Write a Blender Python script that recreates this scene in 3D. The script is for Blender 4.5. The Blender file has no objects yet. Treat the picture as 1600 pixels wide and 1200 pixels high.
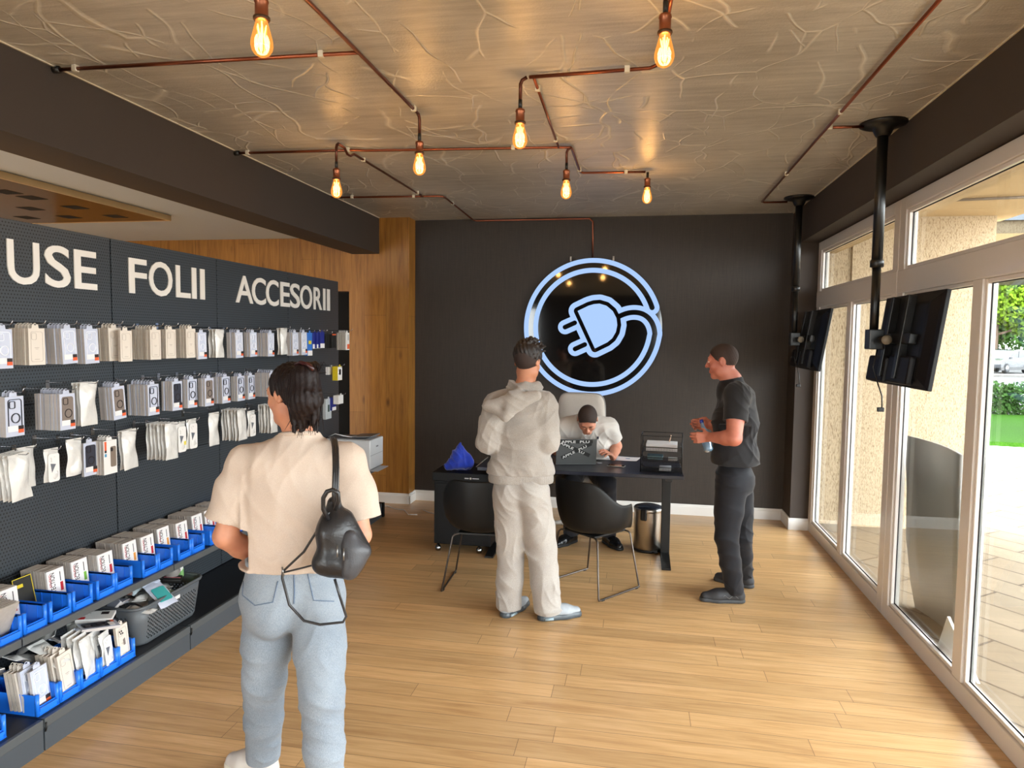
import bpy, bmesh, math, random
import numpy as np
from mathutils import Vector, Matrix
random.seed(7)
PI = math.pi
SC = bpy.context.scene
COL = SC.collection

# ---------------------------------------------------------------- camera
F_PX, YAW, PITCH, ROLL, CAM_H = 1080.0, 0.1803, 0.0673, 0.01144, 1.78
_cy, _sy = math.cos(YAW), math.sin(YAW)
_f = Vector((-_sy*math.cos(PITCH), _cy*math.cos(PITCH), -math.sin(PITCH)))
_r0 = Vector((_cy, _sy, 0)); _u0 = _r0.cross(_f)
_r = _r0*math.cos(ROLL) + _u0*math.sin(ROLL)
_u = -_r0*math.sin(ROLL) + _u0*math.cos(ROLL)
cam_d = bpy.data.cameras.new('camera')
cam_d.sensor_fit = 'HORIZONTAL'; cam_d.sensor_width = 36.0
cam_d.lens = 36.0*F_PX/1600.0; cam_d.clip_start = 0.05; cam_d.clip_end = 400
cam = bpy.data.objects.new('camera', cam_d); COL.objects.link(cam)
_m = Matrix((( _r.x, _u.x, -_f.x, 0), (_r.y, _u.y, -_f.y, 0), (_r.z, _u.z, -_f.z, CAM_H), (0, 0, 0, 1)))
cam.matrix_world = _m
SC.camera = cam

def ray(u, v):
    return _f + _r*((u-800)/F_PX) - _u*((v-600)/F_PX)
def atX(u, v, X):
    d = ray(u, v); t = X/d.x; return Vector((X, d.y*t, CAM_H+d.z*t))
def atY(u, v, Y):
    d = ray(u, v); t = Y/d.y; return Vector((d.x*t, Y, CAM_H+d.z*t))
def atZ(u, v, Z):
    d = ray(u, v); t = (Z-CAM_H)/d.z; return Vector((d.x*t, d.y*t, Z))

# ---------------------------------------------------------------- colour management, world, light
SC.view_settings.view_transform = 'Standard'
SC.view_settings.look = 'None'
SC.view_settings.gamma = 1.0
SC.view_settings.exposure = 0.08
SC.view_settings.use_curve_mapping = False
SC.cycles.use_denoising = True
SC.cycles.max_bounces = 8
SC.cycles.diffuse_bounces = 4
SC.cycles.transparent_max_bounces = 16
SC.cycles.caustics_reflective = False
SC.cycles.caustics_refractive = False
SC.cycles.sample_clamp_indirect = 6.0

world = bpy.data.worlds.new('world'); SC.world = world; world.use_nodes = True
_nt = world.node_tree; _nt.nodes.clear()
_o = _nt.nodes.new('ShaderNodeOutputWorld'); _b = _nt.nodes.new('ShaderNodeBackground')
_tc = _nt.nodes.new('ShaderNodeTexCoord'); _sx = _nt.nodes.new('ShaderNodeSeparateXYZ')
_rp = _nt.nodes.new('ShaderNodeValToRGB')
_nt.links.new(_tc.outputs['Generated'], _sx.inputs[0]); _nt.links.new(_sx.outputs['Z'], _rp.inputs['Fac'])
_rp.color_ramp.elements[0].position = 0.0; _rp.color_ramp.elements[0].color = (0.97, 0.97, 1.0, 1)
_rp.color_ramp.elements[1].position = 0.7; _rp.color_ramp.elements[1].color = (0.86, 0.91, 1.0, 1)
_nt.links.new(_rp.outputs[0], _b.inputs['Color']); _b.inputs['Strength'].default_value = 15.5
_nt.links.new(_b.outputs[0], _o.inputs[0])

def portal(name, loc, rot, sx, sy):
    l = bpy.data.lights.new(name, 'AREA'); l.shape = 'RECTANGLE'; l.size = sx; l.size_y = sy
    l.cycles.is_portal = True
    o = bpy.data.objects.new(name, l); COL.objects.link(o); o.location = loc; o.rotation_euler = rot
portal('daylight_portal_side', (1.76, 0.7, 1.35), (0, PI/2, 0), 2.7, 12.4)
portal('daylight_portal_rear', (-4.75, -6.2, 1.35), (-PI/2, 0, 0), 3.8, 2.7)
portal('daylight_portal_rear_right', (0.95, -6.2, 1.35), (-PI/2, 0, 0), 0.9, 2.7)

# ---------------------------------------------------------------- materials
MATS = {}
def srgb(r, g, b):
    f = lambda c: (c/255/12.92) if c/255 <= 0.04045 else ((c/255+0.055)/1.055)**2.4
    return (f(r), f(g), f(b), 1)
def new_mat(name):
    m = bpy.data.materials.new(name); m.use_nodes = True
    nt = m.node_tree; b = nt.nodes['Principled BSDF']
    return m, nt, b
def mat(name, rgb, rough=0.5, metal=0.0, noise=0.06, nscale=40, bump=0.0, bscale=200, coat=0.0, emit=None, estr=0.0, spec=0.5, sheen=0.0, trans=0.0, alpha=1.0):
    if name in MATS: return MATS[name]
    m, nt, b = new_mat(name)
    c = srgb(*rgb)
    if noise > 0:
        n = nt.nodes.new('ShaderNodeTexNoise'); n.inputs['Scale'].default_value = nscale; n.inputs['Detail'].default_value = 3
        t = nt.nodes.new('ShaderNodeTexCoord'); nt.links.new(t.outputs['Object'], n.inputs['Vector'])
        r = nt.nodes.new('ShaderNodeMapRange'); r.inputs['To Min'].default_value = 1-noise; r.inputs['To Max'].default_value = 1+noise
        nt.links.new(n.outputs['Fac'], r.inputs['Value'])
        mx = nt.nodes.new('ShaderNodeVectorMath'); mx.operation = 'SCALE'; mx.inputs[0].default_value = c[:3]
        nt.links.new(r.outputs[0], mx.inputs['Scale']); nt.links.new(mx.outputs[0], b.inputs['Base Color'])
        if bump > 0:
            n2 = nt.nodes.new('ShaderNodeTexNoise'); n2.inputs['Scale'].default_value = bscale; n2.inputs['Detail'].default_value = 4
            nt.links.new(t.outputs['Object'], n2.inputs['Vector'])
            bp = nt.nodes.new('ShaderNodeBump'); bp.inputs['Strength'].default_value = bump; bp.inputs['Distance'].default_value = 0.005
            nt.links.new(n2.outputs['Fac'], bp.inputs['Height']); nt.links.new(bp.outputs[0], b.inputs['Normal'])
    else:
        b.inputs['Base Color'].default_value = c
    b.inputs['Roughness'].default_value = rough; b.inputs['Metallic'].default_value = metal
    b.inputs['Coat Weight'].default_value = coat; b.inputs['Specular IOR Level'].default_value = spec
    b.inputs['Sheen Weight'].default_value = sheen
    b.inputs['Transmission Weight'].default_value = trans; b.inputs['Alpha'].default_value = alpha
    if emit: b.inputs['Emission Color'].default_value = srgb(*emit); b.inputs['Emission Strength'].default_value = estr
    MATS[name] = m
    return m
def N(nt, t, **kw):
    n = nt.nodes.new(t)
    for k, v in kw.items(): setattr(n, k, v)
    return n
def mathn(nt, op, a, b=None, c=None):
    n = nt.nodes.new('ShaderNodeMath'); n.operation = op
    for i, x in enumerate((a, b, c)):
        if x is None: continue
        if isinstance(x, (int, float)): n.inputs[i].default_value = x
        else: nt.links.new(x, n.inputs[i])
    return n.outputs[0]
def mixrgb(nt, fac, a, b, op='MIX'):
    n = nt.nodes.new('ShaderNodeMix'); n.data_type = 'RGBA'; n.blend_type = op
    for i, x in ((0, fac), (6, a), (7, b)):
        if isinstance(x, (int, float)): n.inputs[i].default_value = x
        elif isinstance(x, tuple): n.inputs[i].default_value = x
        else: nt.links.new(x, n.inputs[i])
    return n.outputs[2]
def mapping(nt, scale=(1, 1, 1), rot=(0, 0, 0), loc=(0, 0, 0), src='Object'):
    t = nt.nodes.new('ShaderNodeTexCoord'); m = nt.nodes.new('ShaderNodeMapping')
    m.inputs['Scale'].default_value = scale; m.inputs['Rotation'].default_value = rot; m.inputs['Location'].default_value = loc
    nt.links.new(t.outputs[src], m.inputs['Vector']); return m.outputs[0]
def noise(nt, vec, scale, detail=3, rough=0.5, dist=0.0):
    n = nt.nodes.new('ShaderNodeTexNoise'); n.inputs['Scale'].default_value = scale; n.inputs['Detail'].default_value = detail
    n.inputs['Roughness'].default_value = rough; n.inputs['Distortion'].default_value = dist
    nt.links.new(vec, n.inputs['Vector']); return n.outputs['Fac']
def ramp(nt, fac, stops):
    n = nt.nodes.new('ShaderNodeValToRGB'); cr = n.color_ramp
    while len(cr.elements) > 1: cr.elements.remove(cr.elements[-1])
    cr.elements[0].position = stops[0][0]; cr.elements[0].color = stops[0][1]
    for p, c in stops[1:]:
        e = cr.elements.new(p); e.color = c
    nt.links.new(fac, n.inputs['Fac']); return n.outputs[0]
def bumpn(nt, b, height, strength, dist):
    bp = nt.nodes.new('ShaderNodeBump'); bp.inputs['Strength'].default_value = strength; bp.inputs['Distance'].default_value = dist
    nt.links.new(height, bp.inputs['Height']); nt.links.new(bp.outputs[0], b.inputs['Normal']); return bp

def wood_mat(name, light, mid, dark, rough, plank_w, plank_l, axis, gap=0.0015, coat=0.0, vary=0.18, knots=False):
    """planks along 'axis' ('x' or 'z'); width across the other in-plane direction"""
    m, nt, b = new_mat(name)
    tc = N(nt, 'ShaderNodeTexCoord'); sp = N(nt, 'ShaderNodeSeparateXYZ'); nt.links.new(tc.outputs['Object'], sp.inputs[0])
    if axis == 'x': L, W = sp.outputs['X'], sp.outputs['Y']
    elif axis == 'y': L, W = sp.outputs['Y'], sp.outputs['X']
    elif axis == 'zy': L, W = sp.outputs['Z'], sp.outputs['Y']
    else: L, W = sp.outputs['Z'], mathn(nt, 'ADD', sp.outputs['X'], sp.outputs['Y'])
    row = mathn(nt, 'FLOOR', mathn(nt, 'DIVIDE', W, plank_w))
    wn = N(nt, 'ShaderNodeTexWhiteNoise', noise_dimensions='1D'); nt.links.new(row, wn.inputs['W'])
    L0 = L; L = mathn(nt, 'ADD', L, mathn(nt, 'MULTIPLY', wn.outputs['Value'], plank_l))
    cb = N(nt, 'ShaderNodeCombineXYZ'); nt.links.new(L, cb.inputs[0]); nt.links.new(W, cb.inputs[1])
    br = N(nt, 'ShaderNodeTexBrick'); nt.links.new(cb.outputs[0], br.inputs['Vector'])
    br.offset = 0.0; br.offset_frequency = 2; br.squash = 1.0
    for k, v in (('Scale', 1.0), ('Mortar Size', gap), ('Mortar Smooth', 0.1), ('Bias', 0.0), ('Brick Width', plank_l), ('Row Height', plank_w)): br.inputs[k].default_value = v
    br.inputs['Color1'].default_value = (0, 0, 0, 1); br.inputs['Color2'].default_value = (1, 1, 1, 1); br.inputs['Mortar'].default_value = (0.5, 0.5, 0.5, 1)
    tone = br.outputs['Color']
    # per-plank shift of the grain
    cb2 = N(nt, 'ShaderNodeCombineXYZ')
    nt.links.new(mathn(nt, 'MULTIPLY', L, 1.0), cb2.inputs[0]); nt.links.new(mathn(nt, 'MULTIPLY', W, 14.0), cb2.inputs[1]); nt.links.new(mathn(nt, 'MULTIPLY', row, 3.7), cb2.inputs[2])
    g1 = noise(nt, cb2.outputs[0], 2.2, 5, 0.6, 0.6)
    cb3 = N(nt, 'ShaderNodeCombineXYZ')
    nt.links.new(mathn(nt, 'MULTIPLY', L, 3.0), cb3.inputs[0]); nt.links.new(mathn(nt, 'MULTIPLY', W, 90.0), cb3.inputs[1]); nt.links.new(row, cb3.inputs[2])
    g2 = noise(nt, cb3.outputs[0], 2.0, 2, 0.5, 0.2)
    col = ramp(nt, g1, [(0.25, srgb(*dark)), (0.5, srgb(*mid)), (0.75, srgb(*light))])
    col = mixrgb(nt, 0.22, col, ramp(nt, g2, [(0.35, srgb(*dark)), (0.65, srgb(*light))]))
    tr = N(nt, 'ShaderNodeMapRange'); nt.links.new(tone, tr.inputs['Value']); tr.inputs['To Min'].default_value = 1-vary; tr.inputs['To Max'].default_value = 1+vary*0.7
    sc = N(nt, 'ShaderNodeVectorMath', operation='SCALE'); nt.links.new(col, sc.inputs[0]); nt.links.new(tr.outputs[0], sc.inputs['Scale'])
    out = sc.outputs[0]
    if knots:
        vo = N(nt, 'ShaderNodeTexVoronoi'); vo.inputs['Scale'].default_value = 1.0
        cb4 = N(nt, 'ShaderNodeCombineXYZ'); nt.links.new(mathn(nt, 'MULTIPLY', L, 1.9), cb4.inputs[0]); nt.links.new(mathn(nt, 'MULTIPLY', W, 4.5), cb4.inputs[1])
        nt.links.new(cb4.outputs[0], vo.inputs['Vector'])
        k = ramp(nt, vo.outputs['Distance'], [(0.03, (1, 1, 1, 1)), (0.13, (0, 0, 0, 1))])
        out = mixrgb(nt, mathn(nt, 'MULTIPLY', k, 0.75), out, srgb(62, 30, 8))
    out = mixrgb(nt, br.outputs['Fac'], out, srgb(*[c*0.62 for c in dark]))
    nt.links.new(out, b.inputs['Base Color'])
    b.inputs['Roughness'].default_value = rough; b.inputs['Coat Weight'].default_value = coat; b.inputs['Coat Roughness'].default_value = 0.25
    hb = mathn(nt, 'SUBTRACT', mathn(nt, 'MULTIPLY', g2, 0.12), br.outputs['Fac'])
    bumpn(nt, b, hb, 0.25, 0.002)
    MATS[name] = m; return m

# ---------------------------------------------------------------- mesh builder
class MB:
    def __init__(s): s.v = []; s.f = []; s.m = []; s.sm = []
    def add(s, vs, fs, mi=0, smooth=False, M=None):
        o = len(s.v)
        if M is not None: vs = [M @ Vector(v) for v in vs]
        s.v += [tuple(v) for v in vs]
        for f in fs: s.f.append([i+o for i in f]); s.m.append(mi); s.sm.append(smooth)
        return s
    def box(s, lo, hi, mi=0, M=None, bev=0.0):
        (x0, y0, z0), (x1, y1, z1) = lo, hi
        if bev > 0:
            bm = bmesh.new(); bmesh.ops.create_cube(bm, size=1)
            for v in bm.verts: v.co = Vector(((x0+x1)/2+v.co.x*(x1-x0), (y0+y1)/2+v.co.y*(y1-y0), (z0+z1)/2+v.co.z*(z1-z0)))
            bmesh.ops.bevel(bm, geom=bm.edges[:], offset=bev, segments=2, affect='EDGES', profile=0.5)
            bm.verts.ensure_lookup_table(); bm.verts.index_update()
            vs = [v.co.copy() for v in bm.verts]; fs = [[v.index for v in f.verts] for f in bm.faces]; bm.free()
            return s.add(vs, fs, mi, False, M)
        vs = [(x0, y0, z0), (x1, y0, z0), (x1, y1, z0), (x0, y1, z0), (x0, y0, z1), (x1, y0, z1), (x1, y1, z1), (x0, y1, z1)]
        fs = [(0, 3, 2, 1), (4, 5, 6, 7), (0, 1, 5, 4), (1, 2, 6, 5), (2, 3, 7, 6), (3, 0, 4, 7)]
        return s.add(vs, fs, mi, False, M)
    def tube(s, pts, r, n=10, mi=0, M=None, cap=True):
        pts = [Vector(p) for p in pts]; rs = r if isinstance(r, (list, tuple)) else [r]*len(pts)
        vs = []; fs = []; prev = None
        for i, p in enumerate(pts):
            if i == 0: t = pts[1]-pts[0]
            elif i == len(pts)-1: t = pts[-1]-pts[-2]
            else: t = (pts[i+1]-p).normalized()+(p-pts[i-1]).normalized()
            t.normalize() if t.length > 1e-9 else None
            if prev is None:
                a = Vector((0, 0, 1)) if abs(t.z) < 0.9 else Vector((1, 0, 0)); x = t.cross(a).normalized()
            else:
                x = prev - t*prev.dot(t); x = x.normalized() if x.length > 1e-6 else t.orthogonal().normalized()
            prev = x; y = t.cross(x)
            for k in range(n):
                a = 2*PI*k/n; vs.append(p+(x*math.cos(a)+y*math.sin(a))*rs[i])
        for i in range(len(pts)-1):
            for k in range(n): fs.append((i*n+k, i*n+(k+1) % n, (i+1)*n+(k+1) % n, (i+1)*n+k))
        if cap: fs.append(tuple(range(n))[::-1]); fs.append(tuple(range((len(pts)-1)*n, len(pts)*n)))
        return s.add(vs, fs, mi, True, M)
    def lathe(s, prof, n=24, mi=0, M=None, c=(0, 0, 0), cap=True):
        vs = []; fs = []
        for r, z in prof:
            for k in range(n):
                a = 2*PI*k/n; vs.append((c[0]+r*math.cos(a), c[1]+r*math.sin(a), c[2]+z))
        for i in range(len(prof)-1):
            for k in range(n): fs.append((i*n+k, i*n+(k+1) % n, (i+1)*n+(k+1) % n, (i+1)*n+k))
        if cap and prof[0][0] > 1e-5: fs.append(tuple(range(n))[::-1])
        if cap and prof[-1][0] > 1e-5: fs.append(tuple(range((len(prof)-1)*n, len(prof)*n)))
        return s.add(vs, fs, mi, True, M)
    def prism(s, poly, z0, z1, mi=0, M=None, smooth=False):
        n = len(poly); vs = [(x, y, z0) for x, y in poly]+[(x, y, z1) for x, y in poly]
        fs = [tuple(range(n))[::-1], tuple(range(n, 2*n))]+[(i, (i+1) % n, n+(i+1) % n, n+i) for i in range(n)]
        return s.add(vs, fs, mi, smooth, M)
    def grid(s, P, mi=0, smooth=True, closed=False, M=None):
        """P: rows of points -> quads"""
        R_, C_ = len(P), len(P[0]); vs = [p for row in P for p in row]; fs = []
        for i in range(R_-1):
            for j in range(C_ if closed else C_-1):
                k = (j+1) % C_; fs.append((i*C_+j, i*C_+k, (i+1)*C_+k, (i+1)*C_+j))
        return s.add(vs, fs, mi, smooth, M)
    def mesh(s, name, mats):
        me = bpy.data.meshes.new(name); me.from_pydata(s.v, [], s.f)
        for m in (mats if isinstance(mats, (list, tuple)) else [mats]): me.materials.append(m)
        me.polygons.foreach_set('material_index', s.m); me.polygons.foreach_set('use_smooth', s.sm)
        me.update(); return me
    def build(s, name, mats, parent=None):
        o = bpy.data.objects.new(name, s.mesh(name, mats)); COL.objects.link(o)
        if parent is not None: o.parent = parent
        return o
def autosmooth(o, ang=40):
    me = o.data
    me.polygons.foreach_set('use_smooth', [True]*len(me.polygons))
    try: me.set_sharp_from_angle(angle=math.radians(ang))
    except Exception: pass
    return o
def tag(o, label=None, cat=None, group=None, kind=None):
    if label: o['label'] = label
    if cat: o['category'] = cat
    if group: o['group'] = group
    if kind: o['kind'] = kind
    return o
def struct(o): o['kind'] = 'structure'; return o
def empty(name, loc=(0, 0, 0), rz=0.0, label=None, cat=None, group=None):
    o = bpy.data.objects.new(name, None); COL.objects.link(o); o.location = loc; o.rotation_euler = (0, 0, rz)
    o.empty_display_size = 0.1
    return tag(o, label, cat, group)
def part(name, me, parent, label=None):
    o = bpy.data.objects.new(name, me); COL.objects.link(o)
    if parent is not None: o.parent = parent
    if label: o['label'] = label
    return o
KIDS = {}
def copy_tree(o, parent=None):
    c = o.copy(); COL.objects.link(c)
    if parent is not None: c.parent = parent
    for ch in KIDS.get(o.name, []) or [x for x in bpy.data.objects if x.parent == o]:
        copy_tree(ch, c)
    return c
def lathe_obj(name, prof, m, parent=None, n=24, c=(0, 0, 0)):
    return MB().lathe(prof, n=n, c=c).build(name, m, parent)
def text_mesh(txt, bold=0.0, ext=0.5, spacing=1.0):
    cu = bpy.data.curves.new('t', 'FONT'); cu.body = txt; cu.size = 1.0; cu.offset = bold; cu.extrude = ext; cu.space_character = spacing
    cu.resolution_u = 4
    o = bpy.data.objects.new('t', cu); COL.objects.link(o)
    dg = bpy.context.evaluated_depsgraph_get(); me = bpy.data.meshes.new_from_object(o.evaluated_get(dg))
    bpy.data.objects.remove(o); bpy.data.curves.remove(cu)
    return me
def fit_text(name, txt, m, w, h, d, parent=None, bold=0.0, M=None, spacing=1.0):
    """text scaled to width w (local x), height h (local y), thickness d (local z), lower-left at origin"""
    me = text_mesh(txt, bold, 0.5, spacing)
    n = len(me.vertices); a = np.empty(n*3, np.float32); me.vertices.foreach_get('co', a); a = a.reshape(-1, 3)
    lo = a.min(0); hi = a.max(0); s = np.array([w/(hi[0]-lo[0]), h/(hi[1]-lo[1]), d/(hi[2]-lo[2])]); a = (a-lo)*s
    if M is not None:
        R3 = np.array(M.to_3x3()); a = a@R3.T+np.array(M.translation)
    me.vertices.foreach_set('co', a.astype(np.float32).ravel()); me.update()
    me.materials.clear(); me.materials.append(m)
    o = bpy.data.objects.new(name, me); COL.objects.link(o)
    if parent is not None: o.parent = parent
    return o
# ================================================================ ROOM
H = 3.0085; YB = 7.14; YC = 6.94; XCOL = -2.367; XBEAM = -2.692; ZBEAM = 2.6365; XR = 1.442; ZR = 2.681; XF = 1.603; XPEG = -2.89
YR = -6.0; XL = -6.6

# floor
m_floor = wood_mat('oak_floor', (224, 184, 134), (208, 166, 114), (176, 131, 84), 0.30, 0.127, 1.35, 'x', gap=0.0012, coat=0.12, vary=0.16)
struct(MB().box((XL, YR, -0.1), (XF+0.07, 9.2, 0.0)).build('floor', m_floor))
# concrete ceiling with plaster ridges
def ceiling_mat():
    m, nt, b = new_mat('concrete_ceiling')
    tc = mapping(nt)
    big = noise(nt, tc, 0.9, 4, 0.6)
    st = noise(nt, mapping(nt, (0.7, 9, 1)), 2.0, 5, 0.65, 0.3)
    fine = noise(nt, mapping(nt, (6, 60, 1)), 1.5, 3, 0.6)
    f = mathn(nt, 'ADD', mathn(nt, 'MULTIPLY', big, 0.45), mathn(nt, 'ADD', mathn(nt, 'MULTIPLY', st, 0.35), mathn(nt, 'MULTIPLY', fine, 0.2)))
    col = ramp(nt, f, [(0.33, srgb(152, 147, 140)), (0.5, srgb(192, 187, 179)), (0.68, srgb(222, 217, 208))])
    # ridges left by wrinkled formwork film
    w = N(nt, 'ShaderNodeTexNoise'); w.inputs['Scale'].default_value = 1.3; w.inputs['Detail'].default_value = 2; nt.links.new(tc, w.inputs['Vector'])
    wv = N(nt, 'ShaderNodeVectorMath', operation='MULTIPLY_ADD'); nt.links.new(w.outputs['Color'], wv.inputs[0]); wv.inputs[1].default_value = (0.45, 0.45, 0); nt.links.new(tc, wv.inputs[2])
    def ridge(scale, rnd, width, th):
        v = N(nt, 'ShaderNodeTexVoronoi', feature='DISTANCE_TO_EDGE'); v.inputs['Scale'].default_value = scale; v.inputs['Randomness'].default_value = rnd
        mp = N(nt, 'ShaderNodeMapping'); mp.inputs['Scale'].default_value = (1, 0.55, 1); mp.inputs['Rotation'].default_value = (0, 0, th); nt.links.new(wv.outputs[0], mp.inputs['Vector'])
        nt.links.new(mp.outputs[0], v.inputs['Vector'])
        l = ramp(nt, v.outputs['Distance'], [(0.0, (1, 1, 1, 1)), (width, (0, 0, 0, 1))])
        msk = ramp(nt, noise(nt, tc, 2.3+th, 2), [(0.44, (0, 0, 0, 1)), (0.50, (1, 1, 1, 1))])
        return mathn(nt, 'MULTIPLY', l, msk)
    r = mathn(nt, 'MAXIMUM', mathn(nt, 'MAXIMUM', ridge(0.8, 1.0, 0.007, 0.5), ridge(1.7, 1.0, 0.011, 1.9)), ridge(3.1, 1.0, 0.018, 1.1))
    col = mixrgb(nt, mathn(nt, 'MULTIPLY', r, 0.65), col, srgb(242, 238, 228))
    nt.links.new(col, b.inputs['Base Color'])
    b.inputs['Roughness'].default_value = 0.30; b.inputs['Specular IOR Level'].default_value = 0.5
    h = mathn(nt, 'ADD', mathn(nt, 'MULTIPLY', r, 1.0), mathn(nt, 'ADD', mathn(nt, 'MULTIPLY', st, 0.3), mathn(nt, 'MULTIPLY', noise(nt, tc, 90, 3, 0.7), 0.42)))
    bumpn(nt, b, h, 0.55, 0.008)
    MATS['ceiling'] = m; return m
struct(MB().box((XBEAM, YR, H), (XR+0.01, YB+0.1, H+0.15)).build('ceiling', ceiling_mat()))
m_caulk = mat('plaster_caulk', (208, 198, 178), 0.7, noise=0.2, nscale=30)
for n_, x0, x1 in ((4, XBEAM+0.0005, XBEAM+0.009), (5, XR-0.008, XR-0.0005)): struct(MB().box((x0, YR+0.01, H-0.006), (x1, (YC if n_ == 4 else YB)-0.01, H-0.0002)).build('trim_%d' % n_, m_caulk))
m_white_ceil = mat('white_ceiling_paint', (196, 212, 234), 0.8, noise=0.02)
struct(MB().box((XL, YR, 2.81), (-2.99, YC+0.1, 2.9)).build('ceiling_annex', m_white_ceil))

m_dark = mat('charcoal_wall_paint', (60, 51, 45), 0.75, noise=0.05, nscale=6, bump=0.15, bscale=320)
def wallpaper():
    m, nt, b = new_mat('charcoal_wallpaper')
    v = mapping(nt); ve = noise(nt, mapping(nt, (260, 260, 6)), 1.0, 2); ho = noise(nt, mapping(nt, (8, 8, 300)), 1.0, 2)
    f = mathn(nt, 'ADD', mathn(nt, 'MULTIPLY', ve, 0.6), mathn(nt, 'MULTIPLY', ho, 0.4))
    nt.links.new(ramp(nt, f, [(0.3, srgb(42, 36, 31)), (0.7, srgb(60, 51, 44))]), b.inputs['Base Color'])
    b.inputs['Roughness'].default_value = 0.62; bumpn(nt, b, f, 0.25, 0.001); return m
m_wp = wallpaper()
struct(MB().box((XCOL, YB, 0), (XF+0.1, YB+0.15, H)).build('wall_back', m_wp))
# pillar next to the window, soffit beams
struct(MB().box((XR, 6.80, 0), (XF+0.02, YB, ZR)).build('wall_right_pillar', m_dark))
struct(MB().box((XR, YR, ZR), (XF+0.24, YB, H+0.15)).build('trim_1', m_dark))
struct(MB().box((XBEAM-0.30, YR, ZBEAM), (XBEAM, YC, H+0.15)).build('trim_2', m_dark))
# oak clad wall and column
m_oakwall = wood_mat('oak_wall', (178, 126, 56), (158, 106, 42), (116, 74, 26), 0.42, 0.24, 1.7, 'z', gap=0.001, vary=0.14, knots=True)
w = MB(); w.box((-3.03, YC, 0), (XCOL, YB+0.15, H)); w.box((XL, YC, 2.25), (-3.03, YB+0.1, 2.81)); w.box((XL, YC, 0), (-3.75, YB+0.1, 2.25))
struct(w.build('wall_left_oak', m_oakwall))
m_black = mat('void_black', (10, 10, 11), 0.9, noise=0)
d = MB(); d.box((-3.75, YC+0.12, 0), (-3.03, YC+0.17, 2.25)); struct(d.build('door_opening_dark', m_black))  # black sheet standing in for the darkness of the open doorway
# outer shell of the annex and the rear of the shop
m_wallw = mat('off_white_wall', (200, 196, 188), 0.8, noise=0.02)
struct(MB().box((XL-0.1, YR, 0), (XL, YC+0.2, 2.9)).build('wall_left', m_wallw))
w = MB(); w.box((-2.9, YR-0.15, 0), (0.5, YR, 3.15)); w.box((1.40, YR-0.15, 0), (1.9, YR, 3.15)); w.box((XL, YR-0.15, 2.7), (-2.9, YR, 3.15)); w.box((0.5, YR-0.15, 2.7), (1.4, YR, 3.15))
struct(w.build('wall_rear', m_dark))

# baseboards
m_bb = mat('white_lacquer', (232, 230, 226), 0.35, noise=0.01)
def baseboard(n, a, b_, side):
    # a->b along the wall, side = outward normal
    a = Vector(a); b_ = Vector(b_); t = (b_-a).normalized(); nn = Vector(side)
    prof = [(0, 0), (0.016, 0), (0.016, 0.085), (0.011, 0.092), (0.011, 0.1), (0.006, 0.11), (0, 0.11)]
    P = [[a+nn*x+Vector((0, 0, z)) for x, z in prof], [b_+nn*x+Vector((0, 0, z)) for x, z in prof]]
    m = MB(); m.grid(P, closed=True, smooth=False)
    k = len(prof); m.f.append(list(range(k))[::-1]); m.m.append(0); m.sm.append(False); m.f.append(list(range(k, 2*k))); m.m.append(0); m.sm.append(False)
    return struct(m.build(n, m_bb))
baseboard('baseboard_back', (XCOL, YB, 0), (XR, YB, 0), (0, -1, 0))
baseboard('baseboard_column', (XCOL, YC-0.016, 0), (XCOL, YB, 0), (1, 0, 0))
baseboard('baseboard_oak', (-3.03, YC, 0), (XCOL+0.016, YC, 0), (0, -1, 0))
baseboard('baseboard_pillar', (XR-0.016, 6.80, 0), (XF, 6.80, 0), (0, -1, 0))
baseboard('baseboard_pillar_side', (XR, YB, 0), (XR, 6.80-0.016, 0), (-1, 0, 0))

# wood cloud panel hung under the annex ceiling
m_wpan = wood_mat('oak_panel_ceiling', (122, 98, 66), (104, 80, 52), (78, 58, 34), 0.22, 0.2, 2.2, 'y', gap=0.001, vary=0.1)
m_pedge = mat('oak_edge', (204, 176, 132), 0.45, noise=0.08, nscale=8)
pn = empty('ceiling_panel', (0, 0, 0), 0, 'suspended oak veneer panel with dark square holes under the white annex ceiling', 'ceiling panel')
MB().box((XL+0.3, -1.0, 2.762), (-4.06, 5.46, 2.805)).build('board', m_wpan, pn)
e = MB(); e.box((-4.06, -1.0, 2.76), (-4.04, 5.46, 2.806)); e.box((XL+0.3, 5.46, 2.76), (-4.04, 5.48, 2.806)); e.build('edge_band', m_pedge, pn)
for (u, v) in ((50, 309), (117, 324), (48, 326), (108, 339), (42, 340), (10, 300), (180, 338), (-40, 300), (-40, 325)):
    p = atZ(u, v, 2.762); MB().box((p.x-0.07, p.y-0.07, 2.7605), (p.x+0.07, p.y+0.07, 2.7625)).build('downlight_recess', m_black, pn)  # flat black squares carry the shade inside the recesses

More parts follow.
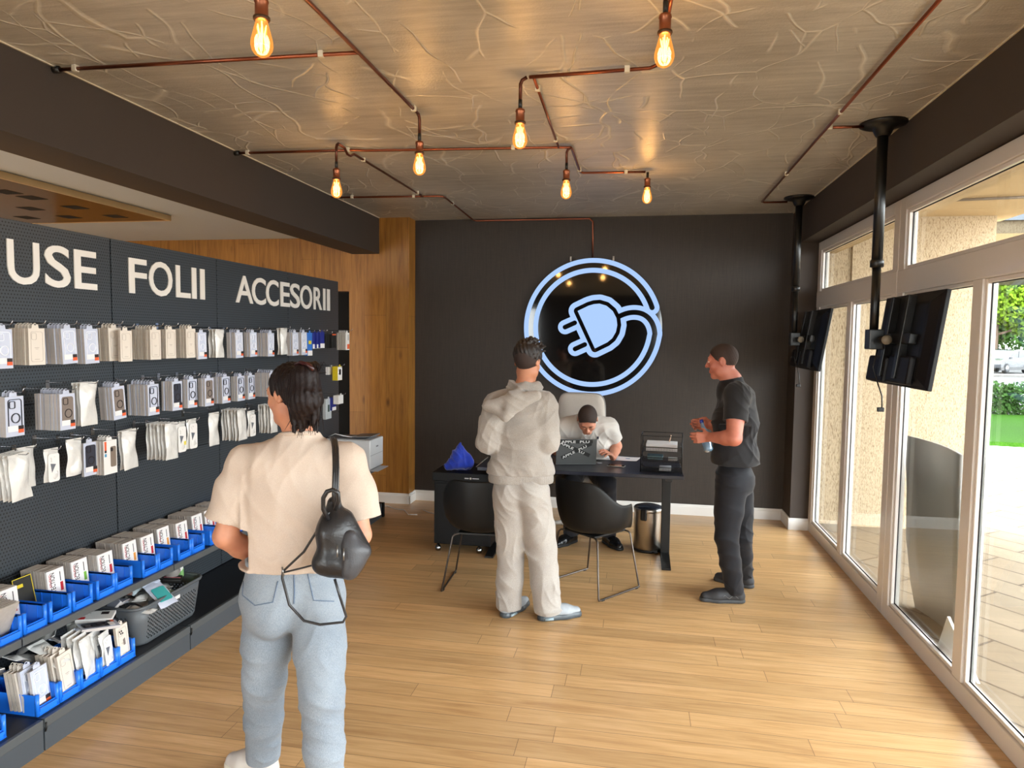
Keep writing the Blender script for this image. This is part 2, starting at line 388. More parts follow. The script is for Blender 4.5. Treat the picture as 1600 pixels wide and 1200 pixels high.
# ---------------------------------------------------------------- glazing on the right
m_pvc = mat('white_pvc', (226, 220, 214), 0.28, noise=0.01, coat=0.3)
def glass_mat():
    m = bpy.data.materials.new('window_glass'); m.use_nodes = True; nt = m.node_tree; nt.nodes.clear()
    o = N(nt, 'ShaderNodeOutputMaterial'); t = N(nt, 'ShaderNodeBsdfTransparent'); g = N(nt, 'ShaderNodeBsdfGlossy'); g.inputs['Roughness'].default_value = 0.0
    t.inputs['Color'].default_value = (0.93, 0.96, 0.95, 1)
    lw = N(nt, 'ShaderNodeLayerWeight'); lw.inputs['Blend'].default_value = 0.5; mx = N(nt, 'ShaderNodeMixShader')
    fr = mathn(nt, 'ADD', 0.04, mathn(nt, 'MULTIPLY', 0.9, mathn(nt, 'POWER', lw.outputs['Facing'], 5.0)))
    nt.links.new(fr, mx.inputs[0]); nt.links.new(t.outputs[0], mx.inputs[1]); nt.links.new(g.outputs[0], mx.inputs[2]); nt.links.new(mx.outputs[0], o.inputs[0])
    return m
m_glass = glass_mat(); MATS['glass'] = m_glass
m_gasket = mat('black_gasket', (22, 22, 24), 0.6, noise=0)
XO = XF+0.07
def window_unit(n, y0, y1, mull):
    """frame of one glazed unit from y0 (near) to y1 (far); mull = list of y of mullion centres in the lower part"""
    r = empty('window_%d' % n, (0, 0, 0)); r['kind'] = 'structure'
    fr = MB(); s = 0.095
    fr.box((XF, y0, 0.0), (XO, y0+s, 2.675), bev=0.004); fr.box((XF, y1-s, 0), (XO, y1, 2.675), bev=0.004)
    fr.box((XF, y0+s, 0), (XO, y1-s, 0.098), bev=0.004); fr.box((XF, y0+s, 2.595), (XO, y1-s, 2.675), bev=0.004)
    fr.box((XF-0.004, y0, 2.085), (XO, y1, 2.228), bev=0.006)
    for y in mull: fr.box((XF, y-0.05, 0.098), (XO, y+0.05, 2.085), bev=0.004)
    fr.build('window_frame', m_pvc, r)
    cells = []
    ys = [y0+s]+[q for y in sorted(mull) for q in (y-0.05, y+0.05)]+[y1-s]
    for i in range(0, len(ys), 2): cells.append((ys[i], ys[i+1], 0.098, 2.085))
    cells.append((y0+s, y1-s, 2.228, 2.595))
    for (a, b_, z0, z1) in cells:
        bd = MB(); gk = MB(); w_ = 0.022
        for (p, q) in (((XF+0.012, a, z0), (XF+0.034, a+w_, z1)), ((XF+0.012, b_-w_, z0), (XF+0.034, b_, z1)), ((XF+0.012, a+w_, z0), (XF+0.034, b_-w_, z0+w_)), ((XF+0.012, a+w_, z1-w_), (XF+0.034, b_-w_, z1))):
            bd.box(p, q, bev=0.005)
        w2 = w_+0.004
        for (p, q) in (((XF+0.034, a, z0), (XF+0.037, a+w2, z1)), ((XF+0.034, b_-w2, z0), (XF+0.037, b_, z1)), ((XF+0.034, a, z0), (XF+0.037, b_, z0+w2)), ((XF+0.034, a, z1-w2), (XF+0.037, b_, z1))):
            gk.box(p, q)
        bd.build('glazing_bead', m_pvc, r); gk.build('gasket', m_gasket, r)
        MB().box((XF+0.038, a, z0), (XF+0.058, b_, z1)).build('window_pane', m_glass, r)
window_unit(1, 4.786, 6.80, [5.79])
window_unit(2, 2.74, 4.780, [3.712])
window_unit(3, 0.70, 2.734, [1.70])
window_unit(4, -1.34, 0.694, [-0.34])
struct(MB().box((XF, YR, 0), (XO, -5.425, 2.675)).build('wall_right', m_wallw))
window_unit(5, -3.38, -1.346, [-2.38])  # unseen units, glazing carried on behind the camera for more daylight
window_unit(6, -5.42, -3.386, [-4.42])
# unseen rear glazing behind the camera, added for fill daylight
for n_, x0, x1 in ((7, XL, -2.9), (8, 0.5, 1.4)):
    rr = empty('window_%d' % n_, (0, 0, 0)); rr['kind'] = 'structure'; fr = MB()
    xs = [x0, x1-0.08] + ([x0+1.2, x0+2.4] if n_ == 7 else [])
    for x in xs: fr.box((x, YR-0.11, 0.09), (x+0.08, YR-0.04, 2.62))
    fr.box((x0, YR-0.11, 0), (x1, YR-0.04, 0.09)); fr.box((x0, YR-0.11, 2.62), (x1, YR-0.04, 2.7)); fr.build('window_frame', m_pvc, rr)
    MB().box((x0+0.08, YR-0.085, 0.09), (x1-0.08, YR-0.07, 2.62)).build('window_pane', m_glass, rr)
# ================================================================ OUTSIDE
def paving_mat():
    m, nt, b = new_mat('paving'); v = mapping(nt, rot=(0, 0, math.radians(52)))
    br = N(nt, 'ShaderNodeTexBrick'); nt.links.new(v, br.inputs['Vector']); br.offset = 0.5
    for k, x in (('Scale', 1.0), ('Mortar Size', 0.009), ('Mortar Smooth', 0.1), ('Bias', 0.0), ('Brick Width', 0.9), ('Row Height', 0.3)): br.inputs[k].default_value = x
    br.inputs['Color1'].default_value = srgb(118, 103, 84); br.inputs['Color2'].default_value = srgb(130, 115, 95); br.inputs['Mortar'].default_value = srgb(82, 70, 58)
    c = mixrgb(nt, 0.35, br.outputs['Color'], ramp(nt, noise(nt, v, 3, 4), [(0.3, srgb(112, 98, 80)), (0.7, srgb(136, 121, 102))]))
    c = mixrgb(nt, br.outputs['Fac'], c, srgb(82, 70, 58))
    nt.links.new(c, b.inputs['Base Color']); b.inputs['Roughness'].default_value = 0.8; b.inputs['Specular IOR Level'].default_value = 0.12
    bumpn(nt, b, br.outputs['Fac'], -0.3, 0.004); return m
def stucco_mat(name, a, c, vert=True):
    m, nt, b = new_mat(name); v = mapping(nt, (1, 1, 0.28) if vert else (1, 1, 1))
    n = noise(nt, v, 150, 3, 0.6); n2 = noise(nt, v, 70, 2)
    f = mathn(nt, 'ADD', mathn(nt, 'MULTIPLY', n, 0.7), mathn(nt, 'MULTIPLY', n2, 0.3))
    nt.links.new(ramp(nt, f, [(0.36, srgb(*c)), (0.52, srgb(*a))]), b.inputs['Base Color']); b.inputs['Roughness'].default_value = 0.9; b.inputs['Specular IOR Level'].default_value = 0.1
    bumpn(nt, b, f, 0.9, 0.006); return m
m_pav = paving_mat(); m_stuc = stucco_mat('ribbed_stucco', (192, 172, 142), (138, 115, 88)); m_soff = mat('porch_soffit_paint', (196, 170, 130), 0.8, noise=0.05, nscale=5)
ZP = -0.02
struct(MB().box((XF+0.07, -14, ZP-0.1), (16, 13.2, ZP)).build('ground_paving', m_pav))
struct(MB().box((-6.5, -14, ZP-0.1), (XF+0.07, YR-0.16, ZP)).build('ground_forecourt', m_pav))
# stucco wing wall beyond the glazing, porch soffit and lintel
w = MB(); w.box((1.99, 7.14, ZP), (3.215, 7.5, 2.95)); w.box((XF+0.08, 7.17, ZP), (1.99, 7.5, 2.95))
struct(w.build('wall_porch', m_stuc))
struct(MB().box((XF+0.24, -6, 2.95), (3.4, 7.5, 3.2)).build('ceiling_porch', m_soff))
struct(MB().box((XF+0.0705, -6, 2.62), (XF+0.24, 7.165, ZR-0.0005)).build('trim_3', m_soff))
# far wing of the building: smooth beam, stucco above, small window
fw = empty('far_building', (9, 14, 0), 0, 'beige stucco upper storey of the building wing beyond the porch corner', 'building')
b0 = MB(); b0.box((-4.2, 0, 3.05), (7, 3, 3.75)); b0.build('beam', mat('smooth_beige', (104, 84, 50), 0.8), fw)
b0 = MB(); b0.box((-4.6, 0.15, 3.75), (7, 3, 7)); b0.build('wall', stucco_mat('far_stucco', (92, 82, 66), (70, 58, 42)), fw)
b0 = MB(); b0.box((-2.65, 0.08, 4.0), (-1.5, 0.16, 5.0)); wn = b0.build('window', mat('dark_pane', (50, 58, 66), 0.15), fw)
b0 = MB(); b0.box((-2.2, 0.05, 4.0), (-2.12, 0.1, 5.0)); b0.box((-2.65, 0.05, 4.45), (-1.5, 0.1, 4.52)); b0.build('window_bar', m_pvc, wn)
cp = empty('conduit', (0, 0, 0), 0, 'thin grey conduit run on the porch soffit outside the transom', 'conduit')
a = atZ(1482, 313, 2.93); c2 = atZ(1600, 308, 2.93); MB().tube([a, c2, c2+(c2-a)], 0.012, 8).build('tube', mat('grey_conduit', (140, 128, 116), 0.5), cp)

# lawn, hedge, road, trees, car
def grass_mat(name, c1, c2):
    m, nt, b = new_mat(name); v = mapping(nt); f = noise(nt, v, 38, 5, 0.7)
    nt.links.new(ramp(nt, f, [(0.3, srgb(*c1)), (0.7, srgb(*c2))]), b.inputs['Base Color']); b.inputs['Roughness'].default_value = 0.9; b.inputs['Specular IOR Level'].default_value = 0.05; bumpn(nt, b, f, 0.8, 0.03); return m
m_grass = grass_mat('lawn', (28, 62, 10), (60, 98, 26))
lw = MB(); pts = [(3.2, 13.6), (5.2, 13.9), (7.4, 13.5), (9.5, 12.3), (12, 10.6), (24, 8), (24, 19.0), (3.2, 19.0)]
lw.prism(pts, ZP-0.05, ZP+0.03); struct(lw.build('ground_lawn', m_grass))
struct(MB().box((-40, 19.05, -0.25), (110, 140, -0.10)).build('ground_road', mat('road_asphalt', (56, 54, 53), 0.85)))
struct(MB().box((2, 42.6, -0.10), (70, 44.0, 0.02)).build('ground_kerb', mat('pale_kerb', (100, 96, 92), 0.8)))
m_leafA = mat('leaf_yellow_green', (110, 140, 34), 0.8, spec=0.1, noise=0.3, nscale=3); m_leafB = mat('leaf_green', (62, 98, 32), 0.8, spec=0.1, noise=0.3, nscale=3); m_leafC = mat('hedge_leaf', (60, 92, 42), 0.8, spec=0.1, noise=0.35, nscale=4)
m_bark = mat('bark', (92, 74, 58), 0.9, noise=0.2, nscale=20)
def leaf_cloud(rnd, blobs, n, s):
    """leaves scattered in ellipsoid blobs -> vertex/face lists"""
    rs = np.random.RandomState(rnd); vs = []; fs = []
    for (c, r, k) in blobs:
        m_ = int(n*k); d_ = rs.normal(size=(m_, 3)); d_ /= np.linalg.norm(d_, axis=1)[:, None]
        rad = rs.uniform(0.35, 1, m_)**0.5; P = np.array(c)+d_*rad[:, None]*np.array(r)
        A = rs.normal(size=(m_, 3)); A /= np.linalg.norm(A, axis=1)[:, None]; B = np.cross(A, rs.normal(size=(m_, 3))); B /= np.linalg.norm(B, axis=1)[:, None]
        L = rs.uniform(0.6, 1.3, m_)[:, None]*s
        q = np.stack([P-A*L, P-B*L*0.5, P+A*L, P+B*L*0.5], 1)
        o = len(vs); vs += q.reshape(-1, 3).tolist(); fs += [(o+4*i, o+4*i+1, o+4*i+2, o+4*i+3) for i in range(m_)]
    return vs, fs
def tree(name, loc, h, blobs, m, n, s, label, group=None):
    r = empty(name, loc, 0, label, 'tree', group)
    vs, fs = leaf_cloud(int(loc[0]*13+loc[1]), blobs, n, s); MB().add(vs, fs).build('crown', m, r)
    t = MB(); t.tube([(0, 0, 0), (0.08, 0, h*0.3), (-0.05, 0.05, h*0.55), (0, 0, h*0.8)], [0.16, 0.13, 0.09, 0.03], 8)
    for (c, rr, k) in blobs[:4]: t.tube([(0, 0, h*0.3), (c[0]*0.6, c[1]*0.6, c[2]*0.8), c], [0.08, 0.05, 0.02], 6)
    t.build('trunk', m_bark, r); return r
T1 = tree('tree', (25.5, 56, -0.1), 6.5, [((0.6, 0, 4.4), (2.6, 2, 1.9), 1), ((2.2, 0, 3.0), (1.7, 1.6, 1.3), .6), ((-1.4, 0.3, 3.0), (1.3, 1.2, .9), .35), ((1.2, 0, 6.4), (2.4, 2, 1.5), .8), ((3.6, 0, 5.0), (2, 2, 2.4), .8)], m_leafA, 9000, 0.15, 'yellow-green leafy tree across the road behind the white car')
T2 = tree('tree', (23.0, 62, -0.1), 5, [((0, 0, 2.4), (1.6, 1.4, 1.2), .6), ((1.4, 0, 1.9), (1.4, 1.2, .9), .4), ((-1.5, 0.4, 2.2), (1.4, 1.2, 1.3), .5), ((3.0, 0, 2.2), (1.4, 1.2, 1.2), .5)], m_leafB, 8000, 0.15, 'lower green bushy tree left of the yellow-green tree')
T3 = tree('tree', (34, 84, -0.1), 10, [((0, 0, 5), (5, 3, 4.5), 1), ((5, 0, 4), (4, 3, 3.5), .6), ((-5, 1, 4), (4, 3, 3.6), .6)], m_leafB, 9000, 0.2, 'tall dark green tree mass far behind the road')
T1.scale = (1.25,)*3; T2.scale = (1.5,)*3; T3.scale = (1.3,)*3
hg = empty('hedge', (8, 19.4, -0.1), 0, 'clipped green hedge between the lawn and the road', 'hedge')
vs, fs = leaf_cloud(5, [((x, 0, 0.45), (0.75, 0.4, 0.47), 0.13) for x in np.arange(-4, 13, 0.8)], 13000, 0.055)
MB().add(vs, fs).build('foliage', m_leafC, hg)
t = MB(); [t.tube([(x, 0, 0), (x+0.05, 0.02, 0.5)], 0.02, 5) for x in np.arange(-4, 13, 0.4)]; tag(t.build('stems', m_bark, hg), kind='stuff')
# white car parked beyond the hedge, side view
def car():
    r = empty('car', (0, 0, 0), 0, 'white parked hatchback car seen through the glass door', 'car')
    white = mat('car_white', (66, 68, 72), 0.2, noise=0, coat=0.8); blk = mat('car_black_trim', (30, 31, 34), 0.5, noise=0); gl = mat('car_glass', (22, 30, 34), 0.3, noise=0); tyre = mat('tyre', (24, 24, 25), 0.85, noise=0); rim = mat('rim', (150, 152, 156), 0.3, metal=0.8, noise=0)
    L = [(-2.1, .35), (-2.15, .62), (-2.05, .82), (-1.5, .95), (-1.1, 1.0), (-0.45, 1.42), (0.2, 1.5), (1.2, 1.46), (1.85, 1.05), (2.08, .92), (2.12, .5), (2.05, .32)]
    R_ = Matrix(((1, 0, 0, 0), (0, 0, 1, 0), (0, 1, 0, 0), (0, 0, 0, 1)))
    b_ = MB(); b_.prism(L, -0.86, 0.86, M=R_); ob = b_.build('body', white, r)
    md = ob.modifiers.new('b', 'BEVEL'); md.width = 0.06; md.segments = 3
    for q in ([(-1.0, 1.0), (-0.42, 1.36), (0.12, 1.41), (0.12, 1.0)], [(0.2, 1.0), (0.2, 1.41), (1.1, 1.38), (1.62, 1.05), (1.5, 1.0)]):
        MB().prism(q, -0.875, -0.85, M=R_).build('side_window', gl, r)
    MB().prism([(-2.1, .24), (-2.12, .42), (2.1, .42), (2.06, .24)], -0.89, -0.8, M=R_).build('sill', blk, r)
    MB().box((-1.0, -0.99, 0.93), (-0.8, -0.86, 1.07), bev=0.03).build('wing_mirror', white, r)
    MB().box((1.98, -0.88, 0.75), (2.13, -0.6, 0.98), bev=0.02).build('tail_lamp', mat('tail_red', (150, 30, 30), 0.3, noise=0), r)
    for x in (-1.35, 1.35):
        for y in (-0.8, 0.8):
            w_ = MB(); w_.lathe([(0.0, -0.1), (0.2, -0.1), (0.31, -0.08), (0.33, 0), (0.31, 0.1), (0, 0.1)], 24, M=Matrix.Translation((x, y, 0.33)) @ Matrix.Rotation(PI/2, 4, 'X')); wo = w_.build('wheel', tyre, r)
            MB().lathe([(0, -0.11), (0.19, -0.112), (0.2, -0.09)], 16, M=Matrix.Translation((x, y, 0.33)) @ Matrix.Rotation(PI/2, 4, 'X') @ Matrix.Scale(1 if y > 0 else -1, 4, (0, 0, 1))).build('rim', rim, wo)
    return r
c_ = car(); c_.location = (22.3, 48.0, -0.10); c_.rotation_euler = (0, 0, 0.75)
# curved dark panel standing outside against the glass
pb = empty('display_board', (0, 0, 0), 0, 'curved dark grey free-standing advertising board outside the third window', 'sign board')
m_board = mat('grey_board', (140, 134, 126), 0.45, noise=0.04, nscale=5)
XBd = 1.86
outl = [(1418, 680), (1421, 760), (1420, 840), (1427, 910), (1436, 960), (1450, 1000), (1466, 1027), (1480, 1045)]
L = [atX(u, v, XBd+0.012*i) for i, (u, v) in enumerate(outl)]
YEND = atX(1500, 800, XBd).y
g = MB()
rows = []
for i, p in enumerate(L):
    row = []
    for k in range(7):
        y = p.y+(YEND-p.y)*k/6; row.append(Vector((p.x+0.05*math.sin(k/6*PI), y, p.z)))
    rows.append(row)
g.grid(rows); o = g.build('panel', m_board, pb); sd = o.modifiers.new('s', 'SOLIDIFY'); sd.thickness = 0.02
f0 = atZ(1512, 1048, ZP); f1 = atZ(1527, 1068, ZP)
MB().add([(f1.x, f1.y, ZP), (f1.x-0.12, f1.y+0.25, ZP), (f1.x-0.15, f1.y+0.03, ZP+0.34), (f1.x+0.015, f1.y, ZP), (f1.x-0.105, f1.y+0.25, ZP), (f1.x-0.135, f1.y+0.03, ZP+0.34)], [(0, 1, 2), (3, 5, 4), (0, 3, 4, 1), (1, 4, 5, 2), (2, 5, 3, 0)]).build('foot', m_pvc, pb)
# ================================================================ CONDUITS, PENDANTS, SIGN, SCREENS
m_cu = mat('copper_pipe', (150, 88, 66), 0.28, metal=1.0, noise=0.12, nscale=14)
m_cu2 = mat('copper_cap', (150, 92, 66), 0.35, metal=0.9, noise=0.1, nscale=20)
m_blk = mat('black_plastic', (24, 23, 22), 0.45, noise=0.03)
m_clip = mat('white_clip', (222, 216, 200), 0.5, noise=0)
ZC = H-0.0185
def conduit(label, path, clips=(), r=0.0085, cuff=None):
    o = empty('copper_conduit', (0, 0, 0), 0, label, 'conduit')
    MB().tube(path, r, 10).build('tube', m_cu, o)
    for (x, y) in clips: MB().box((x-0.012, y-0.012, ZC-0.012), (x+0.012, y+0.012, H-0.001), bev=0.003).build('clip', m_clip, o)
    if cuff: MB().lathe([(0.016, -0.02), (0.016, 0.02)], 12, M=Matrix.Translation(cuff) @ Matrix.Rotation(PI/2, 4, 'Y')).build('cuff', m_blk, o)
    return o
conduit('copper conduit from the dark left beam to the long diagonal-looking run, nearest the camera', [(-2.69, 2.85, ZC), (-1.21, 2.88, ZC)], [(-2.58, 2.853), (-1.38, 2.877)], cuff=(-2.68, 2.85, ZC))
conduit('long copper conduit toward the back that feeds the two left pendants nearest the camera', [(-1.21, 0.2, ZC+0.0), (-1.21, 3.70, ZC)], [(-1.21, 3.62), (-1.21, 1.3)])
conduit('copper conduit across the ceiling from the left beam, stepping back to the rightmost small pendant', [(-2.69, 4.31, ZC), (-1.84, 4.35, ZC), (-1.79, 4.37, ZC), (-0.50, 4.47, ZC), (-0.455, 4.48, ZC), (-0.45, 4.52, ZC), (-0.45, 5.14, ZC), (-0.43, 5.17, ZC), (0.02, 5.20, ZC)], [(-2.6, 4.315), (-1.9, 4.345), (-0.82, 4.445), (-0.45, 5.08), (-0.12, 5.19)], cuff=(-2.68, 4.31, ZC))
conduit('copper conduit running back from the leftmost pendant to the rear left cross run', [(-1.9, 4.19, ZC), (-1.9, 4.29, ZC-0.0), (-1.9, 4.33, ZC-0.028), (-1.9, 4.38, ZC-0.028), (-1.9, 4.44, ZC), (-1.87, 5.83, ZC)], [(-1.9, 4.6), (-1.872, 5.7)])
conduit('rear left copper conduit running to the back wall and down to the round sign', [(-2.69, 5.79, ZC), (-1.74, 5.85, ZC), (-1.70, 5.87, ZC), (-1.69, 5.93, ZC), (-1.72, 7.08, ZC), (-1.70, 7.12, ZC), (-1.66, 7.125, ZC), (-0.52, 7.125, ZC), (-0.485, 7.125, ZC-0.03), (-0.48, 7.125, 2.56)], [(-2.5, 5.8), (-1.95, 5.84), (-1.70, 6.2)])
conduit('short copper conduit over the middle pendants between the bulb nearest right and the cross run', [(0.085, 2.60, ZC), (0.06, 3.20, ZC), (0.02, 3.24, ZC), (-0.53, 3.265, ZC)], [(-0.08, 3.245), (0.07, 2.95)])
conduit('thin copper conduit linking the middle pendant run to the cross run behind it', [(-0.51, 3.27, ZC), (-0.53, 4.47, ZC)], [(-0.512, 3.42), (-0.528, 4.30)], r=0.007)
conduit('long copper conduit along the right side of the ceiling feeding both hanging screens', [(1.01, 0.2, ZC), (1.034, 6.44, ZC), (1.06, 6.47, ZC), (1.25, 6.47, ZC)], [(1.02, 2.6), (1.025, 4.0), (1.03, 5.4), (1.016, 1.3)])
conduit('short copper branch conduit to the ceiling plate of the nearer hanging screen', [(1.026, 4.27, ZC), (1.22, 4.28, ZC)], [(1.04, 4.27)])

def bulb_glass():
    m = bpy.data.materials.new('amber_bulb_glass'); m.use_nodes = True; nt = m.node_tree; nt.nodes.clear()
    o = N(nt, 'ShaderNodeOutputMaterial'); t = N(nt, 'ShaderNodeBsdfTransparent'); t.inputs['Color'].default_value = (1.0, 0.72, 0.38, 1)
    g = N(nt, 'ShaderNodeBsdfGlossy'); g.inputs['Roughness'].default_value = 0.05; g.inputs['Color'].default_value = (1, 0.9, 0.75, 1)
    e = N(nt, 'ShaderNodeEmission'); e.inputs['Color'].default_value = (1.0, 0.38, 0.07, 1); e.inputs['Strength'].default_value = 1.5
    lw = N(nt, 'ShaderNodeLayerWeight'); lw.inputs['Blend'].default_value = 0.35
    mx = N(nt, 'ShaderNodeMixShader'); nt.links.new(mathn(nt, 'ADD', 0.30, mathn(nt, 'MULTIPLY', lw.outputs['Facing'], 0.35)), mx.inputs[0]); nt.links.new(t.outputs[0], mx.inputs[1]); nt.links.new(e.outputs[0], mx.inputs[2])
    m2 = N(nt, 'ShaderNodeMixShader'); m2.inputs[0].default_value = 0.08; nt.links.new(mx.outputs[0], m2.inputs[1]); nt.links.new(g.outputs[0], m2.inputs[2])
    nt.links.new(m2.outputs[0], o.inputs[0]); return m
def emis(name, c, s):
    m = bpy.data.materials.new(name); m.use_nodes = True; nt = m.node_tree; nt.nodes.clear()
    o = N(nt, 'ShaderNodeOutputMaterial'); e = N(nt, 'ShaderNodeEmission'); e.inputs['Color'].default_value = srgb(*c); e.inputs['Strength'].default_value = s
    nt.links.new(e.outputs[0], o.inputs[0]); return m
m_bulb = bulb_glass(); m_fil = emis('filament', (255, 196, 96), 26.0)
def pendant(x, y, zb, label, joint):
    """zb = z of the bulb's lowest point"""
    o = empty('pendant_lamp', (x, y, zb), 0, label, 'pendant lamp', 'filament bulb pendants on copper conduit')
    env = [(0.0, 0.0), (0.012, 0.002), (0.024, 0.009), (0.032, 0.021), (0.0355, 0.036), (0.034, 0.052), (0.029, 0.072), (0.023, 0.094), (0.018, 0.112), (0.0145, 0.124)]
    b = MB().lathe(env, 20).build('bulb', m_bulb, o)
    fl = MB()
    for k in range(6):
        a = k*PI/3; fl.tube([(0.014*math.cos(a), 0.014*math.sin(a), 0.03), (0.009*math.cos(a+0.3), 0.009*math.sin(a+0.3), 0.066), (0.015*math.cos(a+0.1), 0.015*math.sin(a+0.1), 0.098)], 0.0016, 5)
    fl.tube([(0, 0, 0.02), (0, 0, 0.12)], 0.002, 5); fl.build('filament', m_fil, b)
    MB().lathe([(0.017, 0.112), (0.024, 0.114), (0.0255, 0.122), (0.021, 0.127), (0.0205, 0.166), (0.023, 0.170), (0.021, 0.180), (0.009, 0.186), (0.007, 0.19)], 20).build('socket', m_cu2, o)
    MB().lathe([(0.0205, 0.1265), (0.0262, 0.124), (0.0268, 0.118), (0.0245, 0.113)], 20).build('socket_ring', mat('aged_brass', (82, 62, 48), 0.35, metal=0.8), o)
    zt = ZC-zb
    MB().tube([(0, 0, 0.186), (0, 0, 0.225)], 0.0095, 10).build('cord_sleeve', m_blk, o)
    if zt > 0.25:
        j = Vector(joint); pts = [Vector((0, 0, 0.22)), Vector((0, 0, zt-0.03)), Vector((0, 0, zt-0.012))+j*0.008, Vector((0, 0, zt))+j*0.03]
        MB().tube(pts, 0.0085, 10).build('drop_pipe', mat('copper_shaded', (92, 54, 42), 0.3, metal=0.9, noise=0.1), o)  # copper darkened in its colour to carry the shade on the drop pipes
    l = bpy.data.lights.new('bulb_light', 'POINT'); l.energy = 4.2; l.color = (1.0, 0.72, 0.42); l.shadow_soft_size = 0.03
    lo = bpy.data.objects.new('bulb_light', l); COL.objects.link(lo); lo.parent = o; lo.location = (0, 0, 0.06)
    return o
pendant(-1.21, 2.10, 2.668, 'amber filament pendant bulb nearest the camera on the left', (0, -1, 0))
pendant(0.065, 2.56, 2.735, 'amber filament pendant bulb nearest the camera on the right', (0, 1, 0))
pendant(-0.571, 3.265, 2.664, 'filament pendant bulb on a dark drop pipe in the middle of the ceiling', (1, 0, 0))
pendant(-1.21, 3.72, 2.665, 'filament pendant bulb at the end of the long left conduit', (0, -1, 0))
pendant(-1.90, 4.165, 2.646, 'leftmost filament pendant bulb, close to the dark beam', (0, 1, 0))
pendant(-0.479, 4.48, 2.667, 'filament pendant bulb just above and left of centre over the round sign', (1, 0, 0))
pendant(0.035, 5.20, 2.762, 'rearmost filament pendant bulb on a short hook, right of the round sign', (-1, 0, 0))

# ---------------------------------------------------------------- illuminated round sign
m_acr = mat('black_acrylic', (8, 8, 9), 0.06, noise=0, coat=0.5)
m_neon = emis('sign_light', (172, 204, 255), 1.0)
sg = empty('round_sign', (-0.470, 7.10, 1.888), 0, 'round black wall sign with glowing pale blue plug and cable outline', 'sign')
RM = Matrix(((1, 0, 0, 0), (0, 0, -1, 0), (0, 1, 0, 0), (0, 0, 0, 1)))      # sign plane x,y -> world x,z ; thickness toward the camera (-Y)
K = 0.70/500
def S(px, py): return ((px-588)*K, -(py-610)*K)
def stroke(pts, w, z0, z1, mb):
    """flat ribbon with round ends"""
    P = [Vector((x, y)) for x, y in pts]; Ls = []; Rs = []
    for i, p in enumerate(P):
        t = (P[min(i+1, len(P)-1)]-P[max(i-1, 0)]).normalized(); n = Vector((-t.y, t.x)); Ls.append(p+n*w); Rs.append(p-n*w)
    m = len(P); vs = [(a.x, a.y, z1) for a in Ls]+[(a.x, a.y, z1) for a in Rs]+[(a.x, a.y, z0) for a in Ls]+[(a.x, a.y, z0) for a in Rs]
    fs = []
    for i in range(m-1):
        fs += [(i, m+i, m+i+1, i+1), (2*m+i, i, i+1, 2*m+i+1), (m+i, 3*m+i, 3*m+i+1, m+i+1)]
    mb.add(vs, fs, M=RM)
    for p in (P[0], P[-1]):
        mb.prism([(p.x+w*math.cos(a*PI/12), p.y+w*math.sin(a*PI/12)) for a in range(24)], z0, z1-0.0002, M=RM)
def hull(pts):
    pts = sorted(set((round(a, 5), round(b, 5)) for a, b in pts)); 
    def half(pp):
        h_ = []
        for q in pp:
            while len(h_) > 1 and (h_[-1][0]-h_[-2][0])*(q[1]-h_[-2][1])-(h_[-1][1]-h_[-2][1])*(q[0]-h_[-2][0]) <= 0: h_.pop()
            h_.append(q)
        return h_[:-1]
    return half(pts)+half(pts[::-1])
def offs(poly, r): return hull([(x+r*math.cos(k*PI/12), y+r*math.sin(k*PI/12)) for x, y in poly for k in range(24)])
disc = MB(); disc.prism([(0.697*math.cos(a*PI/48), 0.697*math.sin(a*PI/48)) for a in range(96)], -0.04, 0.02, M=RM); disc.build('backing_disc', m_acr, sg)
rc = 448*K
ring = [(rc*math.cos(math.radians(t)), rc*math.sin(math.radians(t))) for t in np.arange(19, 356, 3)]
cab = [S(*p) for p in ((1036, 650), (1030, 612), (1016, 575), (994, 542), (964, 517), (928, 502), (885, 497), (840, 503), (795, 520), (755, 540))]
def smooth(pts, n=3):
    for _ in range(n):
        q = [pts[0]]
        for a, b in zip(pts[:-1], pts[1:]): q += [(a[0]*.75+b[0]*.25, a[1]*.75+b[1]*.25), (a[0]*.25+b[0]*.75, a[1]*.25+b[1]*.75)]
        pts = q+[pts[-1]]
    return pts
path = ring[:-1]+smooth(cab)
P0 = [S(*p) for p in ((482, 490), (560, 452), (600, 440), (640, 437), (690, 452), (735, 490), (762, 540), (769, 590), (760, 640), (735, 685), (700, 715), (612, 760))]
pr1 = [S(392, 608), S(462, 576)]; pr2 = [S(468, 766), S(538, 733)]
lt = MB(); stroke(path, 52*K, 0.02, 0.030, lt)
for p in (pr1, pr2): stroke([p[0], (p[1][0]+50*K, p[1][1]+22*K)], 52*K, 0.02, 0.0302, lt)
lt.prism(offs(P0, 66*K), 0.02, 0.0305, M=RM); lt.build('light_outline', m_neon, sg)
dk = MB(); stroke(path, 18*K, 0.02, 0.034, dk)
for p in (pr1, pr2): stroke(p, 17*K, 0.02, 0.034, dk)
dk.prism(offs(P0, 28*K), 0.02, 0.0335, M=RM); dk.build('dark_core', m_acr, sg)
pf = MB(); pf.prism(P0, 0.02, 0.037, M=RM); pf.build('plug_face', m_neon, sg)
for x in (-0.23, 0.2): MB().box((x-0.008, -0.01, 0.675), (x+0.008, 0.03, 0.72)).build('mounting_tab', mat('steel', (150, 148, 145), 0.35, metal=1), sg)

